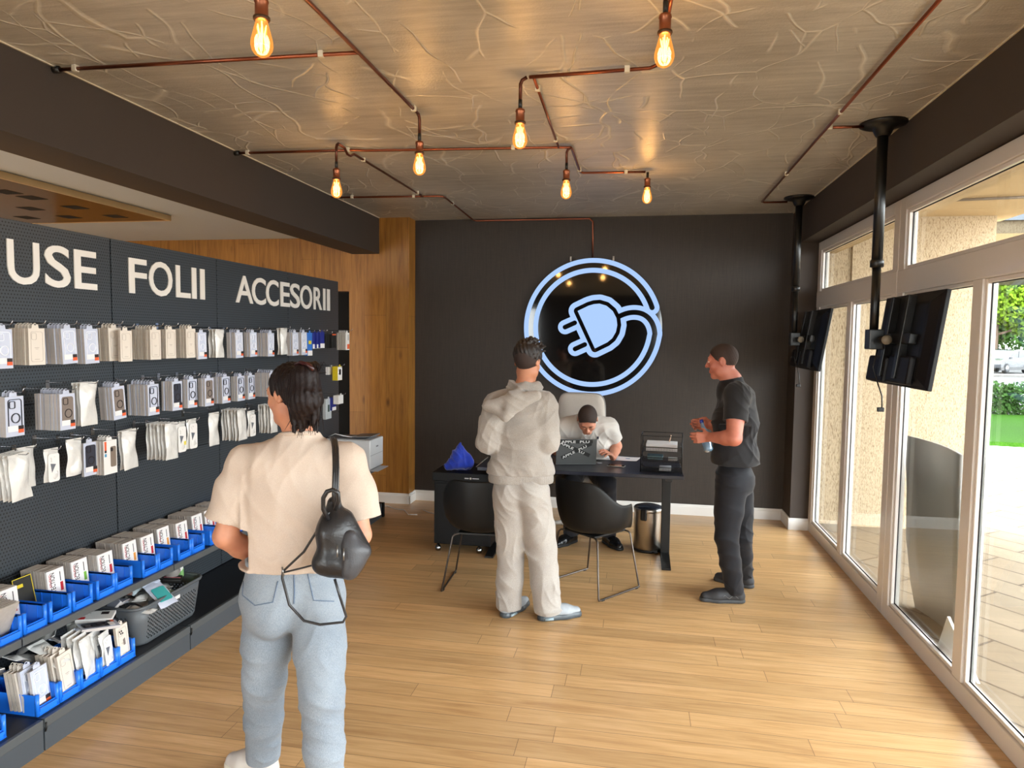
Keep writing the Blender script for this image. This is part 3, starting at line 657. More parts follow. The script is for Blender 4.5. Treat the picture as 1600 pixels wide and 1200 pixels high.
# ---------------------------------------------------------------- ceiling-hung screens, backs toward the room
m_tv = mat('tv_back', (13, 13, 17), 0.42, noise=0.03, spec=0.3); m_tv2 = mat('tv_back_panel', (17, 18, 24), 0.5, noise=0.03, spec=0.3); m_pole = mat('black_powder_coat', (13, 13, 13), 0.35, noise=0.02)
def screen(x, y, zc, tilt, yaw, label, dy=0.0):
    o = empty('hanging_screen', (x, y, 0), 0, label, 'television', 'ceiling-hung televisions')
    MB().lathe([(0.0, H-0.001), (0.125, H-0.001), (0.125, H-0.012), (0.10, H-0.022), (0.055, H-0.032), (0.045, H-0.06), (0.036, H-0.075), (0.0, H-0.076)], 28).build('ceiling_plate', m_pole, o)
    MB().tube([(0, 0, H-0.05), (0, 0, 2.24)], 0.029, 18).build('upper_pole', m_pole, o)
    MB().lathe([(0.024, 2.20), (0.036, 2.205), (0.036, 2.24), (0.028, 2.25)], 18).build('pole_collar', m_pole, o)
    MB().tube([(0, 0, 2.22), (0, 0, zc-0.02)], 0.0235, 16).build('lower_pole', m_pole, o)
    b = MB(); b.box((-0.035, -0.045, zc-0.055), (0.045, 0.045, zc+0.06), bev=0.006); b.tube([(0.03, -0.12, zc), (0.03, 0.12, zc)], 0.022, 14); b.box((0.03, -0.03, zc-0.03), (0.10, 0.03, zc+0.03)); b.build('bracket', m_pole, o)
    MB().lathe([(0, 0), (0.026, 0), (0.026, 0.012), (0, 0.014)], 18, M=Matrix.Translation((0.03, -0.12, zc)) @ Matrix.Rotation(PI/2, 4, 'X')).build('bracket_cap', mat('grey_cap', (120, 112, 98), 0.5, noise=0), o)
    T = Matrix.Translation((0.15, dy, zc)) @ Matrix.Rotation(yaw, 4, 'Z') @ Matrix.Rotation(tilt, 4, 'Y')
    W, Hh = 0.43, 0.26
    s = MB(); s.box((0.0, -W, -Hh), (0.022, W, Hh), M=T, bev=0.004)
    # bulged back: lofted frustum
    rings = []
    for (k, dx) in ((1.0, 0.0), (0.93, -0.006), (0.78, -0.028), (0.72, -0.032)): rings.append([(dx, -W*k, -Hh*k), (dx, W*k, -Hh*k), (dx, W*k, Hh*k), (dx, -W*k, Hh*k)])
    s.grid(rings, closed=True, smooth=False, M=T); q = len(s.v); s.f.append([q-4, q-3, q-2, q-1]); s.m.append(0); s.sm.append(False)
    sc = s.build('screen_housing', m_tv, o)
    MB().box((0.0222, -W+0.012, -Hh+0.014), (0.0235, W-0.012, Hh-0.012), M=T).build('display', mat('display_black', (6, 6, 8), 0.08, noise=0), o)
    b = MB(); b.box((-0.062, -0.30, -Hh+0.012), (-0.02, 0.02, -0.09), M=T, bev=0.015); b.box((-0.062, 0.06, -Hh+0.004), (-0.02, 0.36, -0.10), M=T, bev=0.015); b.build('rear_cover', m_tv2, o)
    for yy in (-0.13, 0.10):
        MB().box((-0.075, yy-0.022, -Hh*0.85), (-0.03, yy+0.022, Hh*0.92), M=T, bev=0.004).build('mount_rail', m_pole, o)
    MB().box((-0.07, -0.26, -0.028), (-0.03, 0.24, 0.028), M=T, bev=0.004).build('mount_cross_bar', m_pole, o)
    c = [(0.03, 0.02, zc-0.05), (0.02, 0.05, zc-0.16), (0.04, 0.02, zc-0.25), (0.05, -0.03, zc-0.32), (0.05, -0.04, zc-0.39)]
    cb = MB().tube(c, 0.004, 6).build('cable', m_blk, o)
    MB().box((0.025, -0.052, zc-0.41), (0.06, -0.028, zc-0.385), bev=0.004).build('plug', m_blk, cb)
    return o
screen(1.326, 4.289, 1.79, -math.radians(-7.5), 0.0, 'nearer black television on a ceiling pole in front of the glazing', dy=-0.05)
screen(1.326, 6.364, 1.79, -math.radians(-9), 0.0, 'farther black television on a ceiling pole beside the dark pillar', dy=0.03)

# ================================================================ DESK AREA
m_desk = mat('desk_top_navy_black', (38, 40, 52), 0.32, noise=0.03, nscale=6); m_dfr = mat('desk_frame_black', (15, 14, 14), 0.45, noise=0.02)
dsk = empty('desk', (-0.45, 5.7, 0), 0, 'black standing desk with the laptop, its T leg ending beside the steel bin', 'desk')
MB().box((-0.79, -0.40, 0.722), (0.81, 0.42, 0.75), bev=0.003).build('desk_top', m_desk, dsk)
for s in (-1, 1):
    xx = 0.70*s+(0.0 if s > 0 else 0.0)
    f = MB(); f.box((xx-0.035, -0.03, 0.02), (xx+0.035, 0.05, 0.68), bev=0.004); f.box((xx-0.03, -0.30, 0.68), (xx+0.03, 0.32, 0.722), bev=0.004); f.build('leg', m_dfr, dsk)
    f = MB(); f.prism([(-0.345, 0), (0.30, 0), (0.30, 0.018), (0.06, 0.04), (-0.06, 0.04), (-0.345, 0.014)], xx-0.035, xx+0.035, M=Matrix(((0, 0, 1, 0), (1, 0, 0, 0), (0, 1, 0, 0), (0, 0, 0, 1)))); f.build('foot', m_dfr, dsk)
MB().box((-0.66, 0.0, 0.66), (0.66, 0.04, 0.722)).build('cross_beam', m_dfr, dsk)

# laptop (lid back with sticker lettering)
lp = empty('laptop', (-0.482, 5.585, 0.7505), 0.245, 'dark grey open laptop with black lettered sticker strips across its lid', 'laptop')
m_lap = mat('laptop_grey', (84, 86, 86), 0.45, metal=0.3, noise=0.02)
MB().box((-0.165, 0.0, 0.0), (0.165, 0.23, 0.015), bev=0.004).build('base', m_lap, lp)
LM = Matrix.Translation((0, 0.0, 0.012)) @ Matrix.Rotation(math.radians(8), 4, 'X')
lid = MB().box((-0.165, -0.008, 0.0), (0.165, 0.0, 0.205), M=LM, bev=0.003).build('lid', m_lap, lp)
m_stk = mat('sticker_black', (14, 14, 14), 0.5, noise=0); m_stw = mat('sticker_white', (216, 216, 214), 0.5, noise=0)
def sticker(cx, cz, ang, w, parts, n):
    T = LM @ Matrix.Translation((cx, -0.0085, cz)) @ Matrix.Rotation(-ang, 4, 'Y')
    b = MB().box((-w/2, -0.0006*n, -0.014), (w/2, 0.0, 0.016), M=T).build('sticker_strip', m_stk, lid)
    for t, x0, ww in parts:
        fit_text('sticker_letters', t, m_stw, ww, 0.020, 0.0006, lid, 0.02, T @ Matrix.Translation((x0, -0.0006*n-0.0008, -0.010)) @ Matrix(((1, 0, 0, 0), (0, 0, -1, 0), (0, 1, 0, 0), (0, 0, 0, 1))))
sticker(-0.005, 0.184, 0.0, 0.27, [('APPLE', -0.122, 0.118), ('PLU', 0.03, 0.078)], 1)
sticker(-0.015, 0.122, math.radians(-24), 0.27, [('APPLE', -0.130, 0.118), ('LU', 0.04, 0.045)], 2)
sticker(0.0, 0.108, math.radians(27), 0.27, [('APPLE', -0.128, 0.112), ('PLU', 0.02, 0.07)], 3)
pd_ = empty('usb_stick', tuple(atZ(937, 724.5, 0.7505)), 0.1, 'small silver plug sticking out to the right of the laptop', 'usb stick')
MB().box((-0.02, -0.006, 0.002), (0.02, 0.006, 0.010), bev=0.002).build('body', mat('silver', (150, 150, 155), 0.3, metal=0.7, noise=0), pd_)
# phone, papers, pen
m_scr = mat('phone_glass', (30, 22, 26), 0.06, noise=0)
p = atZ(963, 728.5, 0.7505); ph = empty('phone', tuple(p), -0.25, 'smartphone with silver rim lying face up on the desk', 'phone')
MB().box((-0.07, -0.035, 0), (0.07, 0.035, 0.008), bev=0.003).build('body', mat('phone_silver', (196, 196, 198), 0.3, metal=0.5, noise=0), ph); MB().box((-0.066, -0.031, 0.008), (0.066, 0.031, 0.0086)).build('screen', m_scr, ph)
m_paper = mat('paper_white', (232, 234, 238), 0.7, noise=0.01)
def sheet(px, py, rz, w, h, label, z=0.7506, curl=0.004, patch=None):
    p = atZ(px, py, z); o = empty('paper_sheet', tuple(p), rz, label, 'paper')
    rows = [[(-w/2+w*i/6, -h/2+h*j/4, curl*(abs(i-3)/3)**2+0.0005) for i in range(7)] for j in range(5)]
    q = MB().grid(rows).build('sheet', m_paper, o)
    if patch:
        MB().box((patch[0], patch[1], 0.0015), (patch[0]+patch[3], patch[1]+patch[3]*0.6, 0.0022)).build('printed_mark', patch[2], o)
    return o
sheet(972, 716.5, -0.2, 0.29, 0.2, 'white sheet with a small blue mark under the seated man\'s hand', patch=(0.03, 0.0, mat('print_blue', (92, 116, 178), 0.6), 0.035))
sheet(945, 715.5, 0.25, 0.2, 0.2, 'white sheet with an orange mark between the laptop and the hand', z=0.7535, patch=(-0.05, 0.02, mat('print_orange', (228, 196, 150), 0.6), 0.05))
p = atZ(860, 718, 0.7506); pn_ = empty('pen', tuple(p), 0.2, 'thin white pen lying left of the laptop on the desk', 'pen'); MB().tube([(-0.06, 0, 0.004), (0.07, 0, 0.004)], 0.0038, 8).build('barrel', m_paper, pn_)
# wire document tray
m_wire = mat('black_wire', (16, 16, 17), 0.4, noise=0)
def mesh_mat():
    m = bpy.data.materials.new('black_wire_mesh'); m.use_nodes = True; nt = m.node_tree; b = nt.nodes['Principled BSDF']
    b.inputs['Base Color'].default_value = srgb(20, 20, 21); b.inputs['Roughness'].default_value = 0.4
    t = N(nt, 'ShaderNodeTexCoord'); s = N(nt, 'ShaderNodeSeparateXYZ'); nt.links.new(t.outputs['Object'], s.inputs[0])
    def g(o): return mathn(nt, 'GREATER_THAN', mathn(nt, 'ABSOLUTE', mathn(nt, 'SUBTRACT', mathn(nt, 'FRACT', mathn(nt, 'MULTIPLY', o, 160.0)), 0.5)), 0.40)
    f = mathn(nt, 'MAXIMUM', g(s.outputs['X']), g(mathn(nt, 'ADD', s.outputs['Y'], s.outputs['Z'])))
    nt.links.new(f, b.inputs['Alpha']); return m
m_mesh = mesh_mat()
tr = empty('document_tray', (0.198, 5.50, 0.7505), -0.06, 'black wire mesh document tray standing on the right end of the desk', 'desk tray')
fr = MB()
for y in (-0.12, 0.12):
    fr.tube([(-0.155, y, 0.004), (-0.155, y, 0.285), (0.155, y, 0.285), (0.155, y, 0.004)], 0.0042, 8)
for x in (-0.155, 0.155): fr.tube([(x, -0.12, 0.285), (x, 0.12, 0.285)], 0.0035, 8); fr.tube([(x, -0.12, 0.006), (x, 0.12, 0.006)], 0.0035, 8)
fr.build('frame', m_wire, tr)
for k, z in enumerate((0.012, 0.085, 0.165)):
    t_ = MB(); t_.box((-0.148, -0.125, z), (0.148, 0.12, z+0.002)); t_.grid([[(-0.148, -0.125, z), (0.148, -0.125, z)], [(-0.148, -0.135, z+0.035), (0.148, -0.135, z+0.035)]]); t_.grid([[(-0.148, 0.12, z), (0.148, 0.12, z)], [(-0.148, 0.12, z+0.045), (0.148, 0.12, z+0.045)]])
    for x in (-0.148, 0.148): t_.grid([[(x, -0.125, z), (x, 0.12, z)], [(x, -0.135, z+0.05), (x, 0.12, z+0.05)]])
    to = t_.build('tray', m_mesh, tr)
    rim = MB(); rim.tube([(-0.148, 0.12, z+0.045), (-0.148, -0.135, z+0.05), (-0.12, -0.136, z+0.036), (0.12, -0.136, z+0.036), (0.148, -0.135, z+0.05), (0.148, 0.12, z+0.045)], 0.003, 6); rim.build('rim', m_wire, to)
def lying(name, cx, cy, z, w, d, h, m, label, cat, rz=0.0, bev=0.002):
    T = Matrix.Translation((0.198, 5.50, 0.7505)) @ Matrix.Rotation(-0.06, 4, 'Z'); p = T @ Vector((cx, cy, z))
    o = MB().box((-w/2, -d/2, 0), (w/2, d/2, h), bev=bev).build(name, m); o.location = p; o.rotation_euler = (0, 0, rz-0.06); return tag(o, label, cat)
lying('paper_stack', 0.0, -0.01, 0.168, 0.235, 0.19, 0.055, m_paper, 'stack of white paper in the top level of the wire tray', 'paper stack')
lying('box', -0.05, 0.02, 0.088, 0.12, 0.1, 0.03, mat('teal_grey', (96, 124, 132), 0.5), 'small grey-blue box in the middle level of the wire tray', 'box')
lying('cable_coil', 0.085, -0.02, 0.088, 0.07, 0.05, 0.022, mat('pale_cable', (176, 174, 170), 0.5), 'pale cable bundle in the middle level of the wire tray, right side', 'cable')
lying('card_pad', 0.03, -0.03, 0.015, 0.09, 0.14, 0.02, mat('pale_card', (188, 190, 194), 0.5), 'pale card pad in the lowest level of the wire tray', 'card')
o = MB().tube([(0, 0, 0), (0.012, 0.0, 0.055)], 0.004, 8).build('marker_pen', mat('marker_beige', (208, 176, 152), 0.5, noise=0)); o.location = (0.255, 5.52, 0.975); tag(o, 'beige pen standing upright in the top of the wire tray', 'pen')

# ---- cabinet on casters with the logo strip, blue cloth, printer-like device
m_cab = mat('cabinet_black', (9, 9, 10), 0.5, noise=0.02, spec=0.25)
cb = empty('cabinet', (-1.39, 5.62, 0), 0.0, 'low black cabinet on ball casters left of the desk, blue cloth on top', 'cabinet')
MB().box((-0.24, -0.20, 0.07), (0.24, 0.24, 0.60), bev=0.006).build('body', m_cab, cb)
MB().box((-0.255, -0.21, 0.60), (0.255, 0.25, 0.67), bev=0.004).build('top', m_cab, cb)
MB().box((-0.22, -0.207, 0.10), (0.22, -0.2, 0.58), bev=0.003).build('door', m_cab, cb)
m_cast = mat('caster_chrome', (150, 150, 152), 0.15, metal=1.0, noise=0)
for x in (-0.215, 0.135):
    for y in (-0.16, 0.19): MB().lathe([(0.0, 0.0), (0.02, 0.004), (0.028, 0.025), (0.02, 0.046), (0.012, 0.052), (0.012, 0.07), (0, 0.07)], 16, c=(x, y, 0)).build('caster', m_cast, cb)
mlg = mat('logo_white', (200, 200, 198), 0.5, noise=0); lg = MB(); lg.box((0.02, -0.2108, 0.625), (0.055, -0.2102, 0.634)); lg.box((0.085, -0.2108, 0.627), (0.14, -0.2102, 0.633)); lg.lathe([(0, 0), (0.009, 0), (0.009, 0.001)], 14, M=Matrix.Translation((0.07, -0.2105, 0.630)) @ Matrix.Rotation(PI/2, 4, 'X')); lg.build('logo', mlg, cb)
dv = empty('card_printer', (-1.14, 5.72, 0.752), 0.1, 'small black desktop device behind the standing boy, left end of the desk', 'printer')
MB().box((-0.08, -0.09, 0.0), (0.12, 0.1, 0.10), bev=0.008).build('body', m_cab, dv); MB().box((-0.085, -0.1, 0.045), (0.125, -0.085, 0.06), bev=0.003).build('front_lip', mat('dark_red_brown', (46, 30, 28), 0.4), dv)
MB().tube([(-0.10, -0.02, 0.01), (-0.19, -0.1, -0.06)], 0.004, 6).build('lever', mlg, dv)

# ---- shell armchairs
m_shell = mat('chair_shell_black', (19, 18, 17), 0.5, noise=0.03, nscale=5, spec=0.35); m_rod = mat('chair_rod', (92, 84, 78), 0.32, metal=0.85, noise=0)
def shell_mesh():
    rows = []; NT = 48
    def rim(t):   # t: angle from the front (+y) ; 0 front, pi back
        a = abs(t)/PI
        z = 0.435+0.0*a
        k = max(0, min(1, (a-0.24)/0.14)); k = k*k*(3-2*k); z = 0.435+k*0.205
        k = max(0, min(1, (a-0.52)/0.30)); k = k*k*(3-2*k); z += k*0.165
        return z
    for j in range(13):
        s = j/12; row = []
        for i in range(NT):
            t = -PI+2*PI*i/NT; zr = rim(t); c, d = math.sin(t), math.cos(t)
            if s < 0.45:
                r = s/0.45; rx, ry = 0.205*r, 0.205*r; z = 0.418+0.016*r*r
                row.append((c*rx, d*ry*1.0, z))
            else:
                k = (s-0.45)/0.55; out = 1-(1-k)**2
                rx = 0.205+0.085*out; ry = 0.205+(0.06 if d < 0 else 0.02)*out
                up = k**1.5; row.append((c*rx*(1+0.0*k), d*ry*1.02, 0.434+(zr-0.434)*up))
        rows.append(row)
    return rows
def arm_chair(x, y, rz, label):
    o = empty('shell_chair', (x, y, 0), rz, label, 'chair', 'black shell armchairs at the desk')
    g = MB(); g.grid(shell_mesh(), closed=True); s = g.build('seat_shell', m_shell, o); sd = s.modifiers.new('s', 'SOLIDIFY'); sd.thickness = 0.011; sd.offset = 0
    ss = s.modifiers.new('u', 'SUBSURF'); ss.levels = 1; ss.render_levels = 1
    for q in (-1, 1):
        f = [(q*0.13, 0.16, 0.408), (q*0.17, 0.175, 0.40), (q*0.185, 0.18, 0.385), (q*0.247, 0.212, 0.02), (q*0.25, 0.215, 0.008), (q*0.25, 0.19, 0.0075), (q*0.25, -0.19, 0.0075), (q*0.25, -0.215, 0.008), (q*0.247, -0.218, 0.02), (q*0.185, -0.17, 0.385), (q*0.17, -0.165, 0.40), (q*0.13, -0.15, 0.408)]
        MB().tube(f, 0.0068, 8).build('leg', m_rod, o)
        for yy in (-0.18, 0.18): MB().box((q*0.25-0.010, yy-0.014, 0.0), (q*0.25+0.010, yy+0.014, 0.010), bev=0.002).build('glide', m_blk, o)
    MB().box((-0.15, -0.16, 0.400), (0.15, 0.17, 0.414), bev=0.003).build('under_seat_plate', m_blk, o)
    return o
arm_chair(-0.285, 4.925, -0.67, 'black shell armchair between the boy and the steel bin')
arm_chair(-1.07, 4.78, 0.03, 'black shell armchair in front of the cabinet, left of the boy')

# ---- cream office chair
oc = empty('office_chair', (-0.53, 6.22, 0), PI-0.1, 'cream high-back office chair behind the desk under the seated man', 'office chair')
m_cream = mat('cream_boucle', (192, 184, 175), 0.85, noise=0.05, nscale=60, bump=0.3, bscale=180, sheen=0.3); m_pipe = mat('grey_piping', (150, 146, 144), 0.6)
def cushion(w, h, t, r, M, name, m, par, puff=0.02):
    rows = []; nn = 40
    def outline(k):
        a = 2*PI*k/nn; c, s = math.cos(a), math.sin(a); e = 0.32
        return (abs(c)**e*math.copysign(1, c)*w/2, abs(s)**e*math.copysign(1, s)*h/2)
    for (sc_, z) in ((0.0, -t/2-puff), (0.5, -t/2-puff*0.8), (0.85, -t/2-puff*.2), (0.96, -t/2*0.8), (1, -t*0.2), (1, t*0.2), (0.96, t/2*0.8), (0.85, t/2+puff*.2), (0.5, t/2+puff*0.8), (0.0, t/2+puff)):
        rows.append([(outline(k)[0]*sc_, outline(k)[1]*sc_, z) for k in range(nn)])
    return MB().grid(rows, closed=True, M=M).build(name, m, par)
cushion(0.50, 0.50, 0.07, .1, Matrix.Translation((0, 0.06, 0.545)), 'seat', m_cream, oc)
BM = Matrix.Translation((0, -0.22, 0.93)) @ Matrix.Rotation(PI/2-0.12, 4, 'X')
bk = cushion(0.44, 0.68, 0.06, .1, BM, 'backrest', m_cream, oc)
pp = [(abs(math.cos(2*PI*k/60))**0.32*math.copysign(1, math.cos(2*PI*k/60))*0.221, abs(math.sin(2*PI*k/60))**0.32*math.copysign(1, math.sin(2*PI*k/60))*0.341, 0.028) for k in range(61)]
MB().tube(pp, 0.005, 6, M=BM).build('piping', m_pipe, bk)
MB().tube([(0, -0.18, 0.52), (0, -0.27, 0.58), (0, -0.28, 0.75)], 0.02, 10).build('back_support', m_blk, oc)
MB().tube([(0, 0, 0.09), (0, 0, 0.5)], 0.026, 14).build('gas_lift', mat('chrome', (180, 180, 180), 0.2, metal=1, noise=0), oc)
m_cbase = mat('cream_base', (214, 206, 196), 0.4)
for k in range(5):
    a = 2*PI*k/5+0.3; c, s = math.cos(a), math.sin(a)
    MB().tube([(0, 0, 0.11), (0.15*c, 0.15*s, 0.10), (0.29*c, 0.29*s, 0.075)], [0.03, 0.022, 0.017], 8).build('base_arm', m_cbase, oc)
    MB().lathe([(0, -0.022), (0.027, -0.022), (0.03, 0), (0.027, 0.022), (0, 0.022)], 14, M=Matrix.Translation((0.3*c, 0.3*s, 0.03)) @ Matrix.Rotation(PI/2, 4, 'X')).build('caster', m_blk, oc)

# ---- steel pedal bin
m_steel = mat('brushed_steel', (196, 188, 178), 0.3, metal=1.0, noise=0.08, nscale=3)
tb = empty('pedal_bin', (0.113, 5.875, 0), 0.5, 'brushed steel pedal bin with a black lid under the desk end', 'waste bin')
MB().lathe([(0.116, 0.018), (0.118, 0.02), (0.118, 0.34), (0.1185, 0.345)], 36).build('body', m_steel, tb)
MB().lathe([(0.0, 0.0), (0.122, 0.0), (0.122, 0.018), (0.119, 0.02)], 36).build('base_ring', m_blk, tb)
MB().lathe([(0.1185, 0.335), (0.123, 0.338), (0.123, 0.362), (0.119, 0.366)], 36).build('rim_band', m_steel, tb)
MB().lathe([(0.119, 0.36), (0.112, 0.372), (0.07, 0.385), (0.0, 0.39)], 36).build('lid', mat('bin_lid', (40, 42, 50), 0.25, noise=0), tb)
MB().box((-0.028, 0.10, 0.27), (0.028, 0.128, 0.37), bev=0.012, M=Matrix.Rotation(2.3, 4, 'Z')).build('handle', m_blk, tb)
MB().box((-0.02, -0.15, 0.005), (0.02, -0.11, 0.015), bev=0.003).build('pedal', m_blk, tb)
# ---- white cable on the floor by the column
for lab, pp in (('white cable on the floor from the shelf base toward the oak column', [(596, 791), (606, 790.5), (617, 795), (632, 797), (638, 804), (652, 804)]), ('white cable end on the floor beside the black cabinet', [(661, 797), (670, 800.5), (682, 803.5), (690, 806)])):
    MB_ = MB().tube([atZ(u, v, 0.005) for u, v in pp], 0.004, 6).build('floor_cable', m_paper); tag(MB_, lab, 'cable')
# ================================================================ PEGBOARD SHELVING
def peg_mat():
    m, nt, b = new_mat('pegboard_anthracite')
    t = N(nt, 'ShaderNodeTexCoord'); s = N(nt, 'ShaderNodeSeparateXYZ'); nt.links.new(t.outputs['Object'], s.inputs[0])
    P = 0.0165
    u = mathn(nt, 'DIVIDE', s.outputs['Y'], P); v = mathn(nt, 'DIVIDE', s.outputs['Z'], P)
    odd = mathn(nt, 'MULTIPLY', mathn(nt, 'FLOORED_MODULO', mathn(nt, 'FLOOR', v), 2.0), 0.5)
    du = mathn(nt, 'SUBTRACT', mathn(nt, 'FRACT', mathn(nt, 'ADD', u, odd)), 0.5); dv = mathn(nt, 'SUBTRACT', mathn(nt, 'FRACT', v), 0.5)
    d = mathn(nt, 'SQRT', mathn(nt, 'ADD', mathn(nt, 'MULTIPLY', du, du), mathn(nt, 'MULTIPLY', dv, dv)))
    hole = mathn(nt, 'LESS_THAN', d, 0.24)
    nt.links.new(mixrgb(nt, hole, srgb(60, 66, 72), srgb(6, 7, 8)), b.inputs['Base Color'])
    b.inputs['Roughness'].default_value = 0.42; b.inputs['Specular IOR Level'].default_value = 0.5
    bumpn(nt, b, hole, -0.6, 0.002); return m
m_peg = peg_mat(); m_steelg = mat('anthracite_steel', (72, 78, 84), 0.42, noise=0.03, nscale=6)
m_lip = mat('shelf_lip_grey', (82, 86, 88), 0.4, noise=0.03); m_deck = mat('deck_dark', (30, 32, 37), 0.45, noise=0.05)
SEAM = [1.46, 2.43, 3.405, 4.385, 5.375, 6.365]
ZS = [0.482, 0.63, 1.03, 1.43, 1.822]
ordn = ['nearest', 'second nearest', 'middle', 'second farthest', 'farthest']
for i in range(5):
    y0, y1 = SEAM[i]+0.002, SEAM[i+1]-0.002
    o = empty('shelf_bay', (-2.89, (y0+y1)/2, 0), 0, '%s grey pegboard shelving bay along the left, with shelf and plinth' % ordn[i], 'shelving', 'pegboard shelving bays')
    hy = (y1-y0)/2
    for k, (z0, z1) in enumerate(((0.14, 0.63), (0.63, 1.03), (1.03, 1.43), (1.43, 1.822), (1.824, 2.303))):
        e = 0.0015; MB().box((-0.03, -hy+0.003, z0+e), (0.0, hy-0.003, z1-e), bev=0.0015).build('header_panel' if k == 4 else 'peg_panel', m_peg, o)
    MB().box((-0.06, hy-0.012, 0), (-0.031, hy, 2.29)).build('upright', m_steelg, o)
    MB().box((-0.045, -hy+0.001, 0.0), (-0.032, hy-0.0125, 2.28)).build('light_stop_sheet', m_deck, o)  # unseen sheet added to stop annex light leaking through the panel gaps
    s = MB(); s.box((0.0, -hy, 0.452), (0.35, hy, 0.478)); s.build('shelf', m_deck, o)
    MB().box((0.335, -hy+0.001, 0.448), (0.352, hy-0.001, 0.4835), bev=0.002).build('shelf_lip', m_lip, o)
    MB().box((0.0, -hy, 0.12), (0.44, hy, 0.137)).build('base_deck', m_deck, o)
    MB().box((0.425, -hy+0.0015, 0.10), (0.446, hy-0.0015, 0.140), bev=0.003).build('deck_edge', m_lip, o)
    MB().box((0.425, -hy+0.002, 0.0), (0.443, hy-0.002, 0.099)).build('kick_plate', m_steelg, o)
    MB().tube([(0.444, -hy+0.004, 0.085), (0.45, -hy+0.004, 0.10), (0.449, -hy+0.004, 0.125)], 0.004, 6).build('clip', m_blk, o)
eb = empty('end_plinth', (-2.89, 6.40, 0), 0, 'black plinth end of the shelving on the floor below the printer', 'plinth')
MB().box((0.0, -0.034, 0.0), (0.46, 0.0, 0.142), bev=0.003).build('body', m_cab, eb)

# lettering on the header panels
m_let = mat('letter_white', (236, 232, 226), 0.45, noise=0)
def letters(word, spans, z0, z1, label):
    o = empty('sign_lettering', (-2.888, 0, 0), 0, label, 'lettering', 'white lettering on the shelf headers')
    LMx = lambda y: Matrix(((0, 0, 1, 0), (1, 0, 0, y), (0, 1, 0, z0), (0, 0, 0, 1)))
    for ch, (ya, yb) in zip(word, spans):
        if ch == 'I':
            MB().box((0, ya, z0), (0.006, yb, z1)).build('letter', m_let, o)
        else:
            extra = 0.004 if ch in 'OCSU' else 0
            M = LMx(ya); M.translation.z = z0-extra*(1)
            fit_text('letter', ch, m_let, yb-ya, z1-z0+(extra*2 if ch in 'OCS' else extra), 0.006, o, 0.012, M)
def yl(u, v=440): return atX(u, v, -2.89).y
letters('HUSE', [(2.50, 2.68), (yl(10.7), yl(61)), (yl(69), yl(109)), (yl(115), yl(150))], 2.008, 2.21, 'large white word HUSE on the nearest visible header panel')
letters('FOLII', [(yl(a), yl(b)) for a, b in ((200, 228), (231.5, 268), (273.5, 296), (298.5, 305.5), (311.5, 318.5))], 2.010, 2.212, 'large white word FOLII on the header panel after HUSE')
px_ = [(367, 394), (392.5, 414), (414.5, 434), (437, 451.5), (452, 467.5), (468, 486.5), (489, 502), (504, 507.3), (510, 514.3)]
letters('ACCESORII', [(yl(a), yl(b)) for a, b in px_], 2.012, 2.212, 'large white word ACCESORII across the two farthest header panels')

# ---------------------------------------------------------------- packages (hang point at the origin, face toward +X)
m_clear = mat('clear_pack_blueish', (202, 208, 226), 0.16, noise=0.04, nscale=25, coat=0.4); m_edge = mat('pack_side_shaded', (192, 186, 184), 0.4, noise=0.08, nscale=50)
m_cream2 = mat('cream_card', (222, 213, 202), 0.55, noise=0.02); m_creame = mat('cream_card_side_shaded', (186, 174, 160), 0.6, noise=0.15, nscale=60)
m_line = mat('printed_line', (170, 158, 146), 0.6, noise=0); m_orange = mat('label_orange', (222, 96, 52), 0.5, noise=0); m_lblk = mat('label_black', (40, 30, 32), 0.5, noise=0)
m_lblw = mat('label_white', (230, 230, 232), 0.5, noise=0); m_casew = mat('case_white', (232, 236, 246), 0.25, noise=0); m_cased = mat('case_dark', (52, 54, 66), 0.3, noise=0.05); m_casebr = mat('case_grey_brown', (130, 118, 110), 0.35, noise=0.05)
m_bag = mat('poly_bag', (220, 219, 216), 0.25, noise=0.10, nscale=26, coat=0.4, bump=0.7, bscale=45); m_bagd = mat('poly_bag_shade', (186, 184, 174), 0.25, noise=0.12, nscale=30, coat=0.5)
m_wb = mat('white_card', (234, 232, 230), 0.5, noise=0.01); m_wbe = mat('white_card_side_shaded', (176, 168, 160), 0.6, noise=0.12, nscale=80)
def rr_pts(w, h, r, n=5):
    out = []
    for cx, cy, a0 in ((w/2-r, h/2-r, 0), (-w/2+r, h/2-r, PI/2), (-w/2+r, -h/2+r, PI), (w/2-r, -h/2+r, 1.5*PI)):
        for k in range(n+1): a = a0+PI/2*k/n; out.append((cx+r*math.cos(a), cy+r*math.sin(a)))
    return out
def ringframe(mb, w, h, r, t, x0, x1, cy=0, cz=0, mi=0):
    """rounded rectangular outline in the YZ plane"""
    a = rr_pts(w, h, r); b = rr_pts(w-2*t, h-2*t, max(r-t, 0.001)); n = len(a)
    vs = [(x1, cy+p[0], cz+p[1]) for p in a]+[(x1, cy+p[0], cz+p[1]) for p in b]+[(x0, cy+p[0], cz+p[1]) for p in a]+[(x0, cy+p[0], cz+p[1]) for p in b]
    fs = []
    for i in range(n):
        j = (i+1) % n; fs += [(i, j, n+j, n+i), (2*n+i, 2*n+j, j, i), (n+i, n+j, 3*n+j, 3*n+i)]
    mb.add(vs, fs, mi)
def slab(mb, w, h, r, x0, x1, cy=0, cz=0, mi=0):
    mb.prism(rr_pts(w, h, r), x0, x1, mi, M=Matrix(((0, 0, 1, 0), (1, 0, 0, cy), (0, 1, 0, cz), (0, 0, 0, 1))))
W_, H_, T_ = 0.093, 0.178, 0.0135
